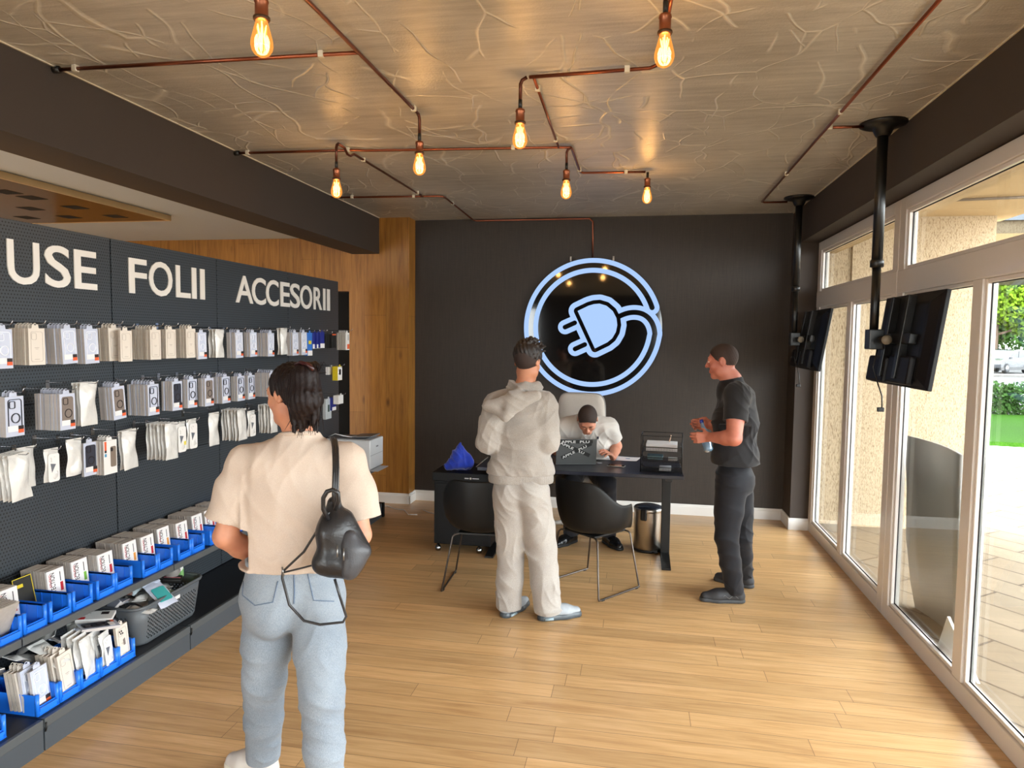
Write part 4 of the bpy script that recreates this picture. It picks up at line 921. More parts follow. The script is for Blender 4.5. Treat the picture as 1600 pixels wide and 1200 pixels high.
def hanger(mb, mi=0):
    mb.prism([(-0.02, -0.012), (0.02, -0.012), (0.017, 0.006), (0.008, 0.008), (0.006, 0.003), (-0.006, 0.003), (-0.008, 0.008), (-0.017, 0.006)], -0.001, 0.001, mi, M=Matrix(((0, 0, 1, 0), (1, 0, 0, 0), (0, 1, 0, 0), (0, 0, 0, 1))))
    mb.tube([(0, -0.008, 0.006), (0, -0.004, 0.012), (0, 0.004, 0.012), (0, 0.008, 0.006)], 0.0018, 5, mi)
def body_box(face, edge, w=W_, h=H_, t=T_, tab=True, z0=-0.012):  # sides and back take a greyer tone, shade put into the colour
    b = MB(); x0, x1 = -t/2, t/2
    b.add([(x1, -w/2, z0-h), (x1, w/2, z0-h), (x1, w/2, z0), (x1, -w/2, z0)], [(0, 1, 2, 3)], 0)
    b.add([(x0, -w/2, z0-h), (x0, w/2, z0-h), (x0, w/2, z0), (x0, -w/2, z0), (x1, -w/2, z0-h), (x1, w/2, z0-h), (x1, w/2, z0), (x1, -w/2, z0)], [(0, 3, 2, 1), (0, 4, 7, 3), (1, 2, 6, 5), (3, 7, 6, 2), (0, 1, 5, 4)], 1)
    if tab: hanger(b, 0)
    return b.mesh('pack_body', [face, edge])
MESH = {}
def clear_parts(case_m, solid):
    x = T_/2; L = []
    b = MB(); zc = -0.012-H_*0.46
    if solid: slab(b, 0.068, 0.135, 0.012, x+0.0002, x+0.0025, 0, zc)
    else: ringframe(b, 0.070, 0.140, 0.013, 0.0035, x+0.0002, x+0.003, 0, zc)
    me = b.mesh('phone_case', [case_m])
    r_ = MB()
    r_.lathe([(0.0225, 0), (0.0225, 0.004), (0.0185, 0.004), (0.0185, 0)], 28, cap=False, M=Matrix(((0, 0, 1, x+0.0005), (1, 0, 0, 0.002), (0, 1, 0, zc-0.015), (0, 0, 0, 1))))
    c = MB(); ringframe(c, 0.030, 0.034, 0.008, 0.003, x+0.0008, x+0.0045, -0.014, zc+0.045)
    lb = MB(); lb.box((x+0.003, -0.040, -0.012-H_+0.022), (x+0.0038, 0.012, -0.012-H_+0.048))
    lo = MB(); lo.box((x+0.003, 0.013, -0.012-H_+0.014), (x+0.004, 0.040, -0.012-H_+0.030)); lk = MB(); lk.box((x+0.003, 0.013, -0.012-H_+0.0301), (x+0.004, 0.040, -0.012-H_+0.046))
    ringm = m_casew if case_m is m_casew else m_cased
    return [('phone_case', me, [('magnet_ring', r_.mesh('ring', [ringm if not solid else m_lblk])), ('camera_frame', c.mesh('cam', [ringm if not solid else m_lblk]))]), ('label', lb.mesh('label', [m_lblw]), []), ('orange_label', lo.mesh('lo', [m_orange]), []), ('black_label', lk.mesh('lk', [m_lblk]), [])]
def cream_parts():
    x = T_/2; zc = -0.012-H_*0.5; b = MB(); ringframe(b, 0.068, 0.146, 0.011, 0.0012, x+0.0002, x+0.0008, 0, zc); ringframe(b, 0.028, 0.034, 0.008, 0.0012, x+0.0002, x+0.0008, -0.015, zc+0.05)
    b2 = MB(); b2.box((x+0.0002, -0.012, zc-0.006), (x+0.0008, 0.012, zc-0.004)); b2.box((x+0.0002, -0.007, zc-0.012), (x+0.0008, 0.007, zc-0.0105)); b2.box((x+0.0002, -0.014, zc-0.062), (x+0.0008, 0.014, zc-0.060))
    return [('printed_outline', b.mesh('ol', [m_line]), []), ('printed_text', b2.mesh('tx', [m_line]), [])]
def pouch_mesh(w=0.095, h=0.185, puff=0.010, seed=0, mats=None):
    rs = random.Random(seed); n, m_ = 9, 14; b = MB(); F = []; B = []
    ph = rs.uniform(0, 6)
    for j in range(m_+1):
        v = j/m_; z = 0.004-h*v; rf, rb = [], []
        for i in range(n+1):
            u = i/n*2-1; edge = (1-abs(u)**3)*max(0, min(1, v*7))*min(1, (1-v)*9); t = puff*edge
            wob = 0.0035*math.sin(3*u+ph+v*5)+0.0025*math.sin(9*v+ph*2+u*2)
            y = u*w/2*(1-0.05*math.sin(v*PI))
            rf.append((t+wob+rs.uniform(-1, 1)*0.0028*edge, y, z)); rb.append((-t*0.6+wob, y, z))
        F.append(rf); B.append(rb)
    b.grid(F, 0); b.grid([r[::-1] for r in B], 1)
    b.box((-0.001, -w/2, 0.0), (0.003, w/2, 0.012), 0)
    return b.mesh('pouch', mats or [m_bag, m_bagd])
MESH['clear'] = body_box(m_clear, m_edge); MESH['cream'] = body_box(m_cream2, m_creame); 
MESH['white'] = body_box(m_wb, m_wbe)
MESH['pouch'] = [pouch_mesh(seed=s) for s in range(4)]
MESH['bag'] = [pouch_mesh(w=0.082, h=0.155, puff=0.014, seed=s+9) for s in range(3)]
m_pbag = mat('poly_bag_clear', (196, 198, 196), 0.12, noise=0.15, nscale=20, coat=0.6)
PARTS = {'clear_w': clear_parts(m_casew, False), 'clear_d': clear_parts(m_cased, False), 'clear_s': clear_parts(m_casebr, True), 'clear_k': clear_parts(m_cased, True), 'cream': cream_parts()}
def bag_parts():
    b = MB(); slab(b, 0.066, 0.138, 0.012, 0.013, 0.0155, 0.0, -0.082); q = MB(); q.prism([(-0.02, 0.0), (0.012, -0.006), (-0.012, -0.045)], 0.0156, 0.016, M=Matrix(((0, 0, 1, 0), (1, 0, 0, 0), (0, 1, 0, -0.06), (0, 0, 0, 1)))); l = MB(); l.box((0.0156, 0.002, -0.125), (0.0162, 0.03, -0.105))
    return [('card', b.mesh('card', [m_wb]), [('picture', q.mesh('pic', [mat('pic_grey', (104, 108, 116), 0.4)]))]), ('label', l.mesh('lab', [m_lblw]), [])]
PARTS['bagcard'] = bag_parts()
def bag_yellow():
    P = bag_parts(); y = MB(); y.box((0.0164, 0.012, -0.115), (0.017, 0.03, -0.095)); return P+[('yellow_mark', y.mesh('y', [mat('mark_yellow', (222, 206, 60), 0.5)]), [])]
PARTS['bagyel'] = bag_yellow()
def phonebox_parts():
    x = T_/2; a = MB(); slab(a, 0.040, 0.108, 0.009, x+0.0003, x+0.001, 0.020, -0.10); c = MB(); slab(c, 0.017, 0.020, 0.005, x+0.001, x+0.0016, 0.009, -0.062)
    o_ = MB(); o_.box((x+0.0003, -0.040, -0.062), (x+0.0009, -0.026, -0.016)); k = MB(); k.box((x+0.0003, -0.040, -0.075), (x+0.0009, -0.026, -0.0621)); bl = MB(); bl.box((x+0.0003, -0.040, -0.096), (x+0.0009, -0.026, -0.080))
    return [('phone_picture', a.mesh('p', [mat('phone_bronze', (132, 118, 106), 0.3)]), [('camera_patch', c.mesh('c', [m_lblk]))]), ('red_label', o_.mesh('o', [m_orange]), []), ('black_label', k.mesh('k', [m_lblk]), []), ('blue_label', bl.mesh('b', [mat('label_blue', (70, 150, 190), 0.5)]), [])]
PARTS['phonebox'] = phonebox_parts()
def whiteorange_parts():
    x = T_/2; a = MB(); a.box((x+0.0003, -0.01, -0.012-H_+0.01), (x+0.001, 0.045, -0.012-H_+0.06)); t = MB(); t.box((x+0.0003, 0.01, -0.09), (x+0.001, 0.02, -0.03)); return [('orange_corner', a.mesh('a', [m_orange]), []), ('printed_text', t.mesh('t', [m_lblk]), [])]
PARTS['whiteor'] = whiteorange_parts()
def put_parts(o, lst):
    for n, me, subs in lst:
        p = part(n, me, o)
        for sn, sme in subs: part(sn, sme, p)
m_chrome = mat('hook_chrome', (190, 190, 192), 0.2, metal=1, noise=0)
ROWS = {'A': 'top row', 'B': 'second row', 'C': 'third row'}
ORD = ['first', 'second', 'third', 'fourth', 'fifth', 'sixth', 'seventh', 'eighth', 'ninth', 'tenth', 'eleventh', 'twelfth', 'thirteenth', 'fourteenth', 'fifteenth', 'sixteenth', 'seventeenth', 'eighteenth', 'nineteenth', 'twentieth', 'twenty-first']
DESC = {'clear_w': ('phone_case_package', 'clear package with white-ringed phone case', 'phone case package'), 'clear_d': ('phone_case_package', 'clear package with dark-rimmed phone case', 'phone case package'),
        'clear_s': ('phone_case_package', 'clear package with grey phone case', 'phone case package'), 'clear_k': ('phone_case_package', 'clear package with solid dark phone case', 'phone case package'),
        'cream': ('phone_case_box', 'cream card box with phone outline', 'box'), 'pouch': ('plastic_pouch', 'crinkled whitish plastic pouch', 'pouch'), 'bag': ('bagged_case', 'bagged frosted white phone case', 'bagged case'),
        'bagcard': ('bagged_case', 'clear bag with white case card and grey picture', 'bagged case'), 'bagyel': ('bagged_case', 'clear bag with white case card and yellow mark', 'bagged case'),
        'phonebox': ('phone_case_box', 'white box with bronze phone picture', 'box'), 'whiteor': ('phone_case_box', 'white box with orange corner', 'box')}
CNT = {'A': 0, 'B': 0, 'C': 0}
def pack(kind, loc, tilt, front, label, group, sc=1.0, i=0):
    nm, ds, cat = DESC[kind]
    me = {'clear': MESH['clear'], 'cream': MESH['cream'], 'pouch': MESH['pouch'][i % 4], 'bag': MESH['bag'][i % 3], 'bagcard': MESH['bag'][i % 3], 'bagyel': MESH['bag'][i % 3], 'phonebox': MESH['white'], 'whiteor': MESH['white']}[kind.split('_')[0]]
    o = bpy.data.objects.new(nm, me); COL.objects.link(o); o.location = loc; o.rotation_euler = (tilt, 0, 0 if front else random.uniform(-0.05, 0.05)); o.scale = (1, sc, sc)
    tag(o, label, cat, group)
    if front and kind in PARTS: put_parts(o, PARTS[kind])
    return o
def stack(row, kind, xb, xl, xr, yt, yb, n, XFr=-2.66, tilt=0.0, gap=None, note='', backkind=None):
    """xb: px of the stack's rear edge, xl/xr: px of the front face, yt/yb px of its top/bottom"""
    k = CNT[row]; CNT[row] += 1
    tl = atX(xl, yt, XFr); br = atX(xr, yb, XFr); w = abs(br.y-tl.y); h = tl.z-atX(xl, yb, XFr).z
    yc = (tl.y+br.y)/2; base_w = 0.082 if kind.startswith('bag') else W_
    nat = 0.155 if kind.startswith('bag') else (0.189 if kind == 'pouch' else H_+0.012)
    sc = max(0.72, min(1.1, h/nat)); z = tl.z if kind in ('pouch', 'bag', 'bagcard', 'bagyel') else tl.z+0.006
    xback = max(atY(xb, (yt+yb)/2, yc-W_/2*sc).x, XPEG+0.015) if xb is not None else XPEG+0.03
    th = {'pouch': 0.024, 'bag': 0.024, 'bagcard': 0.026, 'bagyel': 0.026}.get(kind, 0.0175)
    n = max(1, min(n, int((XFr-xback)/th)+1))
    step = th if n == 1 else max(th, (XFr-xback-th)/(n-1))
    step = min(step, th*1.35)
    nm, ds, cat = DESC[kind]; where = '%s hook from left, %s' % (ORD[k], ROWS[row])
    gr = 'packages on the %s hook of the %s' % (ORD[k], ROWS[row])
    for i in range(n):
        x = XFr-T_/2-i*step; 
        if x < XPEG+0.012: break
        f = (i == 0)
        lab = '%s%s, %s' % (ds, note, where) if f else '%s behind the front one, %s' % ((ds.split(' with')[0] if kind != 'phonebox' else 'white box'), where)
        rnd = random.uniform(-0.012, 0.012) if i else 0
        pack(kind, (x, yc+random.uniform(-0.003, 0.003)*(i > 0), z), tilt+rnd, f, lab, gr if not f else None, sc, i+k)
    zh = z+0.008
    hk = empty('display_hook', (XPEG, yc, zh), 0, 'chrome display hook carrying the packages, %s' % where, 'hook', 'chrome pegboard hooks')
    ex = XFr-XPEG+0.045
    MB().tube([(0.002, 0, 0), (ex-0.01, 0, 0.0), (ex, 0, 0.006), (ex+0.006, 0, 0.018)], 0.0022, 6).build('wire', m_chrome, hk)
    MB().box((0.001, -0.012, -0.03), (0.004, 0.012, 0.012)).build('back_plate', m_chrome, hk)
# top row
A = [('clear_w', -18, -8, 18.5, 512, 579, 3, -2.65, 0), ('cream', 16.5, 44, 71, 511, 573, 8, -2.66, 0), ('clear_w', 70, 92, 122, 511, 571, 6, -2.66, .05), ('clear_w', 119, 129, 155, 512, 570.5, 3, -2.66, .04),
     ('cream', 154, 171, 188, 510.6, 566, 5, -2.67, 0.02), ('cream', 190, 189, 205.5, 515, 567, 1, -2.62, 0), ('cream', 206, 234, 252, 513.5, 564, 8, -2.66, 0), ('cream', 252, 258.5, 275.5, 513, 562, 2, -2.67, 0), ('cream', 276, 289, 307, 512, 561, 4, -2.66, .02),
     ('clear_w', 306, 308, 323.5, 518, 563, 1, -2.64, .02), ('pouch', 325, 336, 353, 517, 561, 3, -2.67, 0), ('clear_w', 353, 365, 382, 518, 561, 5, -2.67, .03), ('clear_w', 380, 387.5, 404, 518, 559, 3, -2.66, .03), ('clear_w', 404, 416, 431, 519, 558.5, 5, -2.67, 0),
     ('pouch', 431, 438, 451, 515, 556, 3, -2.67, .03), ('clear_w', 449, 455, 468, 518, 557, 3, -2.67, .01), ('clear_w', 465, 469.5, 480.5, 518, 556, 2, -2.66, .03)]
for a in A: stack('A', *a[:7], XFr=a[7], tilt=a[8])
B = [('clear_d', -4, 5, 41, 619, 687, 3, -2.64, 0), ('clear_s', 57, 92, 119, 614.5, 675.6, 8, -2.65, 0), ('pouch', 111, 129, 151.5, 602.5, 671, 3, -2.65, 0), ('clear_s', 151.5, 172, 197, 603.5, 659, 6, -2.66, .07), ('clear_d', 198, 229, 250, 600, 652, 7, -2.66, .02),
     ('clear_k', 253, 269, 285, 595, 644, 4, -2.66, 0), ('clear_d', 284, 291, 310, 592, 640, 4, -2.66, 0), ('clear_s', 311, 319, 335, 590, 637, 3, -2.66, 0), ('clear_d', 335, 345, 361, 588, 632.5, 4, -2.66, .02), ('clear_d', 362, 368, 385, 587.5, 629, 3, -2.66, .01), ('clear_d', 380, 385.5, 400, 586, 626, 3, -2.67, .02),
     ('clear_d', 399, 418, 434, 582, 622, 7, -2.67, 0)]
for a in B: stack('B', *a[:7], XFr=a[7], tilt=a[8])
C = [('pouch', -14, 14, 48, 716, 790, 5, -2.62, .08), ('pouch', 27, 31, 55, 704, 768, 1, -2.72, 0), ('bagcard', 66, 72.6, 91, 706, 756, 2, -2.68, 0), ('bag', 99, 104, 131, 692, 748, 3, -2.66, 0), ('clear_k', 131, 133, 150, 691, 747, 1, -2.70, 0), ('phonebox', 143.5, 162, 183, 688, 745, 4, -2.66, 0), ('pouch', 182, 194, 213, 677, 741, 4, -2.66, .06),
     ('pouch', 226.6, 260, 278, 666, 725, 8, -2.64, .02), ('bagyel', 274, 275.5, 290, 664, 712, 2, -2.66, 0), ('bagcard', 291, 294.5, 306.5, 659, 706.5, 2, -2.66, 0), ('pouch', 327, 328, 343.5, 649, 703, 1, -2.66, 0), ('pouch', 345, 370, 388, 644, 696, 7, -2.64, .06), ('bagcard', 384, 386, 401, 646, 690, 1, -2.66, 0), ('pouch', 400.6, 421, 437, 636, 690, 6, -2.66, 0)]
for a in C: stack('C', *a[:7], XFr=a[7], tilt=a[8])
# far end of the rows: coloured boxes
def small_box(name, xl, xr, yt, yb, XFr, m, label, cat='box', depth=0.03, n=1, em=None, mark=None, grp=None, hook=True):
    tl = atX(xl, yt, XFr); w = atX(xr, yb, XFr).y-tl.y; h = tl.z-atX(xl, yb, XFr).z
    first = None
    for i in range(n):
        b = MB(); b.box((-depth, 0, -h), (0, w, 0), bev=0.0015); b.box((-0.002, w/2-0.012, 0), (0.0, w/2+0.012, 0.016)); o = b.build(name, m)
        o.location = (XFr-i*(depth+0.002), tl.y, tl.z-0.004)
        tag(o, label if i == 0 else label+', behind the front one', cat, grp)
        if i == 0 and mark:
            for (y0, z0, y1, z1, mm, pn2) in mark: MB().box((0.0002, w*y0, -h*z1), (0.0012, w*y1, -h*z0)).build(pn2, mm, o)
    if hook:
        hk = empty('display_hook', (XPEG, tl.y+w/2, tl.z+0.006), 0, 'chrome hook carrying the %s' % ' '.join(label.split()[:12]), 'hook', 'chrome pegboard hooks')
        MB().tube([(0.002, 0, 0), (XFr-XPEG+0.04, 0, 0), (XFr-XPEG+0.045, 0, 0.012)], 0.0022, 6).build('wire', m_chrome, hk)
m_bl = mat('box_bright_blue', (58, 118, 206), 0.4); m_nv = mat('box_navy', (34, 44, 130), 0.4); m_yel = mat('box_yellow', (226, 202, 40), 0.4); m_gbx = mat('box_pale_grey', (186, 192, 196), 0.35)
small_box('accessory_box', 480.5, 488, 519, 555, -2.66, m_bl, 'bright blue accessory box hanging in the top row', mark=[(0.2, 0.35, 0.8, 0.5, m_yel, 'yellow_mark'), (0.0, 0.78, 1, 1, m_lblw, 'white_strip')])
small_box('accessory_box', 488.5, 496, 519, 544, -2.68, m_nv, 'short navy box left of two others, top row', mark=[(0, 0.72, 1, 1, m_lblw, 'white_strip')])
small_box('accessory_box', 495, 501, 519, 543.5, -2.66, m_nv, 'short navy box in the middle of three, top row', mark=[(0, 0.75, 1, 1, m_lblw, 'white_strip')], hook=False)
small_box('accessory_box', 500.5, 507, 518, 543, -2.64, m_nv, 'short navy box at the right of three, top row', mark=[(0, 0.72, 1, 1, m_lblw, 'white_strip')])
small_box('accessory_box', 509, 515, 521, 543, -2.68, m_blk, 'black box left of the other black box, top row')
small_box('accessory_box', 519, 525, 521, 543, -2.66, m_blk, 'black box with an orange strip, top row', mark=[(0, 0.0, 1, 0.1, m_orange, 'orange_strip')])
stack('A', 'whiteor', 526, 539, 547, 519, 548, 5, XFr=-2.62)
small_box('accessory_box', 513.5, 523, 573, 585, -2.70, m_wb, 'small white box on the far hook of the second row', depth=0.03)
small_box('accessory_box', 527.5, 534.5, 572, 594, -2.62, m_yel, 'yellow box with white front on the far hook of the second row', depth=0.05, mark=[(0.02, 0.02, 0.98, 0.98, m_wb, 'white_front'), (0.3, 0.2, 0.7, 0.6, mat('pale_teal', (150, 200, 206), 0.5), 'teal_mark')])
small_box('accessory_box', 509, 518, 623, 655, -2.68, m_gbx, 'tall pale grey box with a dark green picture, third row', depth=0.03, mark=[(0.35, 0.3, 0.65, 0.65, mat('dark_green', (50, 70, 64), 0.4), 'picture')])
small_box('accessory_box', 519, 525, 620, 641, -2.66, m_nv, 'navy box with a white strip, third row', mark=[(0, 0.75, 1, 1, m_lblw, 'white_strip')])
small_box('accessory_box', 529, 536.5, 617.5, 631, -2.60, m_wb, 'small white box overhanging the end of the third row', depth=0.05)

# ---------------------------------------------------------------- blue bins
m_blue = mat('bin_blue', (34, 122, 236), 0.35, noise=0.03, nscale=10, coat=0.15)
BW = 0.117
def bin_mesh(L=0.30, hs=0.092):
    b = MB(); t = 0.003; w = BW
    b.box((-L, 0, 0), (0, w, t)); b.box((-L, 0, t), (-L+t, w, hs))
    for y in (0, w-t): b.box((-L+t, y, t), (-0.012, y+t, hs))
    b.box((-0.012, t, t), (-0.009, w-t, 0.036))
    for y in (0, w):                       # front corner posts
        b.tube([(-0.008, y+(0.006 if y == 0 else -0.006), 0.001), (-0.008, y+(0.006 if y == 0 else -0.006), hs+0.002)], 0.0085, 8)
    b.box((-0.006, 0.010, 0.020), (0.003, w-0.010, 0.032), bev=0.001); b.box((-0.006, 0.010, 0.002), (-0.003, w-0.01, 0.02))
    for k in range(5): x = -L+0.03+k*0.055; b.box((x, t, t), (x+0.002, t+0.003, hs-0.004)); b.box((x, w-t-0.003, t), (x+0.002, w-t, hs-0.004))
    b.box((-L, -0.001, hs-0.006), (-0.01, t, hs)); b.box((-L, w-t, hs-0.006), (-0.01, w+0.001, hs))
    return b.mesh('storage_bin', [m_blue])
bm_ = bin_mesh()
UB = [2.085, 2.212, 2.339, 2.465, 2.600, 2.728, 2.873, 2.995, 3.189, 3.312, 3.478, 3.602, 3.778, 3.905, 4.05, 4.18, 4.31]
for i, y in enumerate(UB):
    o = bpy.data.objects.new('storage_bin', bm_); COL.objects.link(o); o.location = (-2.560, y, 0.479)
    tag(o, 'open blue storage bin on the shelf, %s from the near end' % ORD[i], 'bin', 'blue bins on the shelf')
LB = [2.05, 2.18, 2.441, 2.560, 2.678, 2.796, 2.912]
for i, y in enumerate(LB):
    o = bpy.data.objects.new('storage_bin', bm_); COL.objects.link(o); o.location = (-2.485, y, 0.1385); o.scale = (1.1, 0.97, 1)
    tag(o, 'open blue storage bin on the bottom deck, %s from the near end' % ORD[i], 'bin', 'blue bins on the bottom deck')
# upright boxes of screen glass in the bins
m_red = mat('label_red', (190, 34, 40), 0.5, noise=0)
me_thin = MB(); me_thin.box((-0.0037, 0, 0), (0.0037, 0.098, 0.168), bev=0.0008); me_thin = me_thin.mesh('thin_box', [m_wbe])  # whole box in the shaded side tone of the white card
def front_box(c):
    b = MB(); b.box((-0.0037, 0, 0), (0.0037, 0.098, 0.168), bev=0.0008); return b.mesh('front_box', [m_wb])
me_front = front_box(None)
TM = Matrix(((0, 0, 1, 0.0041), (0, -1, 0, 0), (1, 0, 0, 0), (0, 0, 0, 1)))
def txt(name, s, w, h, y, z, m, par):
    # vertical lettering reading downwards->upwards on the +X face
    M = Matrix(((0, 0, 1, 0.0039), (0, -1, 0, y), (1, 0, 0, z), (0, 0, 0, 1))); return fit_text(name, s, m, w, h, 0.0005, par, 0.01, M)
TXT = {}
def glass_stack(y, xback, xfront, idx, mark_m, lean=0.10, zb=0.484, short=False):
    n = int((xfront-xback)/0.0084); gr = 'thin white boxes in the %s filled bin' % ORD[idx]
    for i in range(n):
        x = xfront-i*0.0084
        f = (i == 0); o = bpy.data.objects.new('screen_glass_box', me_front if f else me_thin); COL.objects.link(o)
        o.location = (x, y+random.uniform(-0.0015, 0.0015), zb+random.uniform(0, 0.002)); o.rotation_euler = (0, -lean, 0)
        tag(o, ('front white box lettered in black, %s filled bin from the near end' if f else 'thin white box stacked upright in the %s filled bin from the near end') % ORD[idx], 'box', None if f else gr)
        if f:
            if not TXT:
                a = txt('lettering', 'PROTECTION', 0.135, 0.026, 0.042, 0.02, m_lblk, o); b = txt('small_lettering', 'STUDIO', 0.06, 0.012, 0.012+0.01, 0.09, m_red, o)
                c_ = MB().box((0.0038, 0.070, 0.058), (0.0044, 0.086, 0.10)).build('colour_tag', mark_m, o); d_ = MB().box((0.0038, 0.072, 0.105), (0.0044, 0.076, 0.15)).build('printed_line', m_lblk, o)
                TXT['a'], TXT['b'], TXT['d'] = a.data, b.data, d_.data
            else:
                part('lettering', TXT['a'], o); part('small_lettering', TXT['b'], o); part('printed_line', TXT['d'], o)
                MB().box((0.0038, 0.070, 0.058), (0.0044, 0.086, 0.10)).build('colour_tag', mark_m, o)
m_gr = mat('label_green', (120, 180, 60), 0.5, noise=0); m_or2 = mat('label_amber', (224, 150, 60), 0.5, noise=0)
GS = [(2.475, -2.845, -2.690, m_red), (2.737, -2.845, -2.700, m_red), (2.882, -2.850, -2.700, m_gr) , (3.004, -2.850, -2.660, m_red), (3.198, -2.850, -2.675, m_or2), (3.321, -2.850, -2.665, m_red), (3.487, -2.850, -2.690, m_or2), (3.611, -2.850, -2.66, m_red), (3.787, -2.85, -2.68, m_red), (3.914, -2.85, -2.68, m_red), (4.06, -2.85, -2.68, m_red)]
for i, g in enumerate(GS): glass_stack(g[0]-0.001, g[1], g[2], i, g[3])
# fanned stack leaning forward in the nearest filled bin
for i in range(17):
    o = bpy.data.objects.new('screen_glass_box', me_thin); COL.objects.link(o)
    o.location = (-2.815+i*0.0115, 2.349, 0.484); o.rotation_euler = (0, 0.10+i*0.019, 0)
    tag(o, 'thin white box in the row fanning forward out of a near shelf bin', 'box', 'fanned thin white boxes')
o = MB().box((-0.005, 0, 0), (0.005, 0.10, 0.17), bev=0.001).build('black_box', mat('matt_black_card', (34, 32, 24), 0.4, noise=0)); o.location = (-2.745, 2.612, 0.484); o.rotation_euler = (0, -0.2, 0)
tag(o, 'black box with yellow border leaning behind the nearest lettered stack', 'box')
b = MB(); ringframe(b, 0.10, 0.17, 0.002, 0.003, 0.0051, 0.0058, 0.05, 0.085); b.build('yellow_border', m_yel, o); b = MB(); b.box((0.0052, 0.02, 0.125), (0.0058, 0.05, 0.14)); b.build('yellow_label', m_yel, o)
sb = bpy.data.objects.new('storage_bin', bm_); COL.objects.link(sb); sb.location = (-2.70, 2.602, 0.573); sb.rotation_euler = (0, 0.0, 0); sb.scale = (0.6, 0.9, 0.5); tag(sb, 'blue bin insert behind the black and yellow box', 'bin')
bpy.data.objects.remove(sb)

# ---- contents of the bottom bins
def stand(kind, x, y, z, lean, label, rz=0.0, sc=1.0, i=0):
    nm, ds, cat = DESC[kind]; o = pack(kind, (x, y, z), 0, True, label, None, sc, i); o.rotation_euler = (0, -lean, rz); return o
stand('clear_w', -2.545, 2.50, 0.335, 0.12, 'clear package with a white ring standing at the front of a bottom bin', 0.1, 1.0)
stand('clear_w', -2.58, 2.485, 0.34, 0.12, 'clear package directly behind the white-ring one in a bottom bin', 0.1, 1.0)
stand('cream', -2.535, 2.625, 0.345, 0.15, 'white outline box standing in the bottom bin right of the clear package', 0.15, 1.0)
for i in range(4): stand('cream', -2.56-0.021*i, 2.615, 0.35, 0.15, 'white outline box behind another in the bottom deck bins', 0.15, 1.0)['group'] = 'white outline boxes in the bottom bins'
stand('pouch', -2.52, 2.745, 0.345, 0.12, 'whitish pouch standing upright in a bottom bin, frontmost', 0.2, 1.0, 1)
for i in range(3): stand('pouch', -2.545-0.03*i, 2.735, 0.355+0.004*i, 0.1, 'whitish pouch behind the front pouch in the bottom bins', 0.15, 1.0, i)['group'] = 'whitish pouches in a bottom bin'
stand('bagcard', -2.53, 2.865, 0.315, 0.12, 'clear bag with white card in a bottom bin between pouches and dotted box', 0.2, 1.0)
stand('bagyel', -2.57, 2.855, 0.325, 0.12, 'clear bag with yellow mark behind the white card bag, bottom bin', 0.2, 1.0, 2)
wbx = stand('cream', -2.525, 2.968, 0.330, 0.1, 'white box with dotted camera picture in the last bottom bin', 0.1, 0.95)
for (dy, dz) in ((-0.02, 0.0), (-0.005, 0.0), (-0.012, -0.012), (0.003, -0.014)): MB().lathe([(0, 0), (0.005, 0), (0.005, 0.001)], 10, M=Matrix(((0, 0, 1, T_/2+0.0006), (1, 0, 0, dy), (0, 1, 0, -0.042+dz), (0, 0, 0, 1)))).build('camera_dot', m_lblk, wbx)
MB().prism([(0.0, 0), (0.014, 0.006), (0.016, -0.03), (0.002, -0.03)], 0, 0.001, M=Matrix(((0, 0, 1, T_/2+0.0006), (1, 0, 0, 0), (0, 1, 0, -0.09), (0, 0, 0, 1)))).build('phone_picture', m_casebr, wbx)
for i in range(3): stand('cream', -2.60-0.02*i, 2.475, 0.335, 0.15, 'white card box leaning behind the clear packages in a bottom bin', 0.1, 0.95)['group'] = 'white card boxes leaning in the nearest bottom bins'
fl_ = MB().box((-0.10, -0.045, 0), (0.06, 0.055, 0.018), bev=0.002).build('flat_box', m_wb); fl_.location = (-2.62, 2.95, 0.352); fl_.rotation_euler = (0.05, 0.06, 0.5); tag(fl_, 'white flat box with red corner lying on top of the bottom bins', 'box')
MB().box((-0.095, -0.04, 0.0181), (-0.06, -0.015, 0.0187)).build('red_corner', m_red, fl_); MB().box((0.0, 0.01, 0.0181), (0.035, 0.04, 0.0187)).build('picture', m_lblk, fl_)
for i, (x, y, z, rz, ry) in enumerate(((-2.60, 2.78, 0.372, 0.9, -0.1), (-2.66, 2.70, 0.35, 1.1, 0.05))):
    o = pack('clear_k', (x, y, z), 0, True, ('dark case in a clear package lying across the bottom bins', 'second dark package lying lower across the bottom bins')[i], None, 0.95); o.rotation_euler = (0.1, -PI/2+0.25+ry, rz)
for i, (x, y, z) in enumerate(((-2.66, 2.62, 0.30), (-2.68, 2.50, 0.29), (-2.64, 2.38, 0.29), (-2.69, 2.74, 0.30), (-2.69, 2.88, 0.29))):
    o = pack('bag', (x, y, z+0.06), 0, True, 'crinkled clear bag lying at the back of the bottom bins', 'clear bags at the back of the bottom bins', 1.05, i); o.rotation_euler = (0.3*math.sin(i*2), -1.1, i*1.3)
# coiled spring-like cables at the back
for i in range(2):
    h_ = [(0.014*math.cos(t*0.9), t*0.0022-0.04, 0.014*math.sin(t*0.9)) for t in range(0, 60)]
    o = MB().tube(h_, 0.0028, 5).build('coiled_cable', (mat('clear_coil', (150, 154, 152), 0.2), m_blk)[i]); o.location = (-2.70-0.04*i, 2.86-0.03*i, 0.40-0.01*i); o.rotation_euler = (0.1, 0.1, -0.9)
    tag(o, ('pale coiled cable lying behind the bottom bins', 'black coiled cable lying behind the pale coil')[i], 'cable')

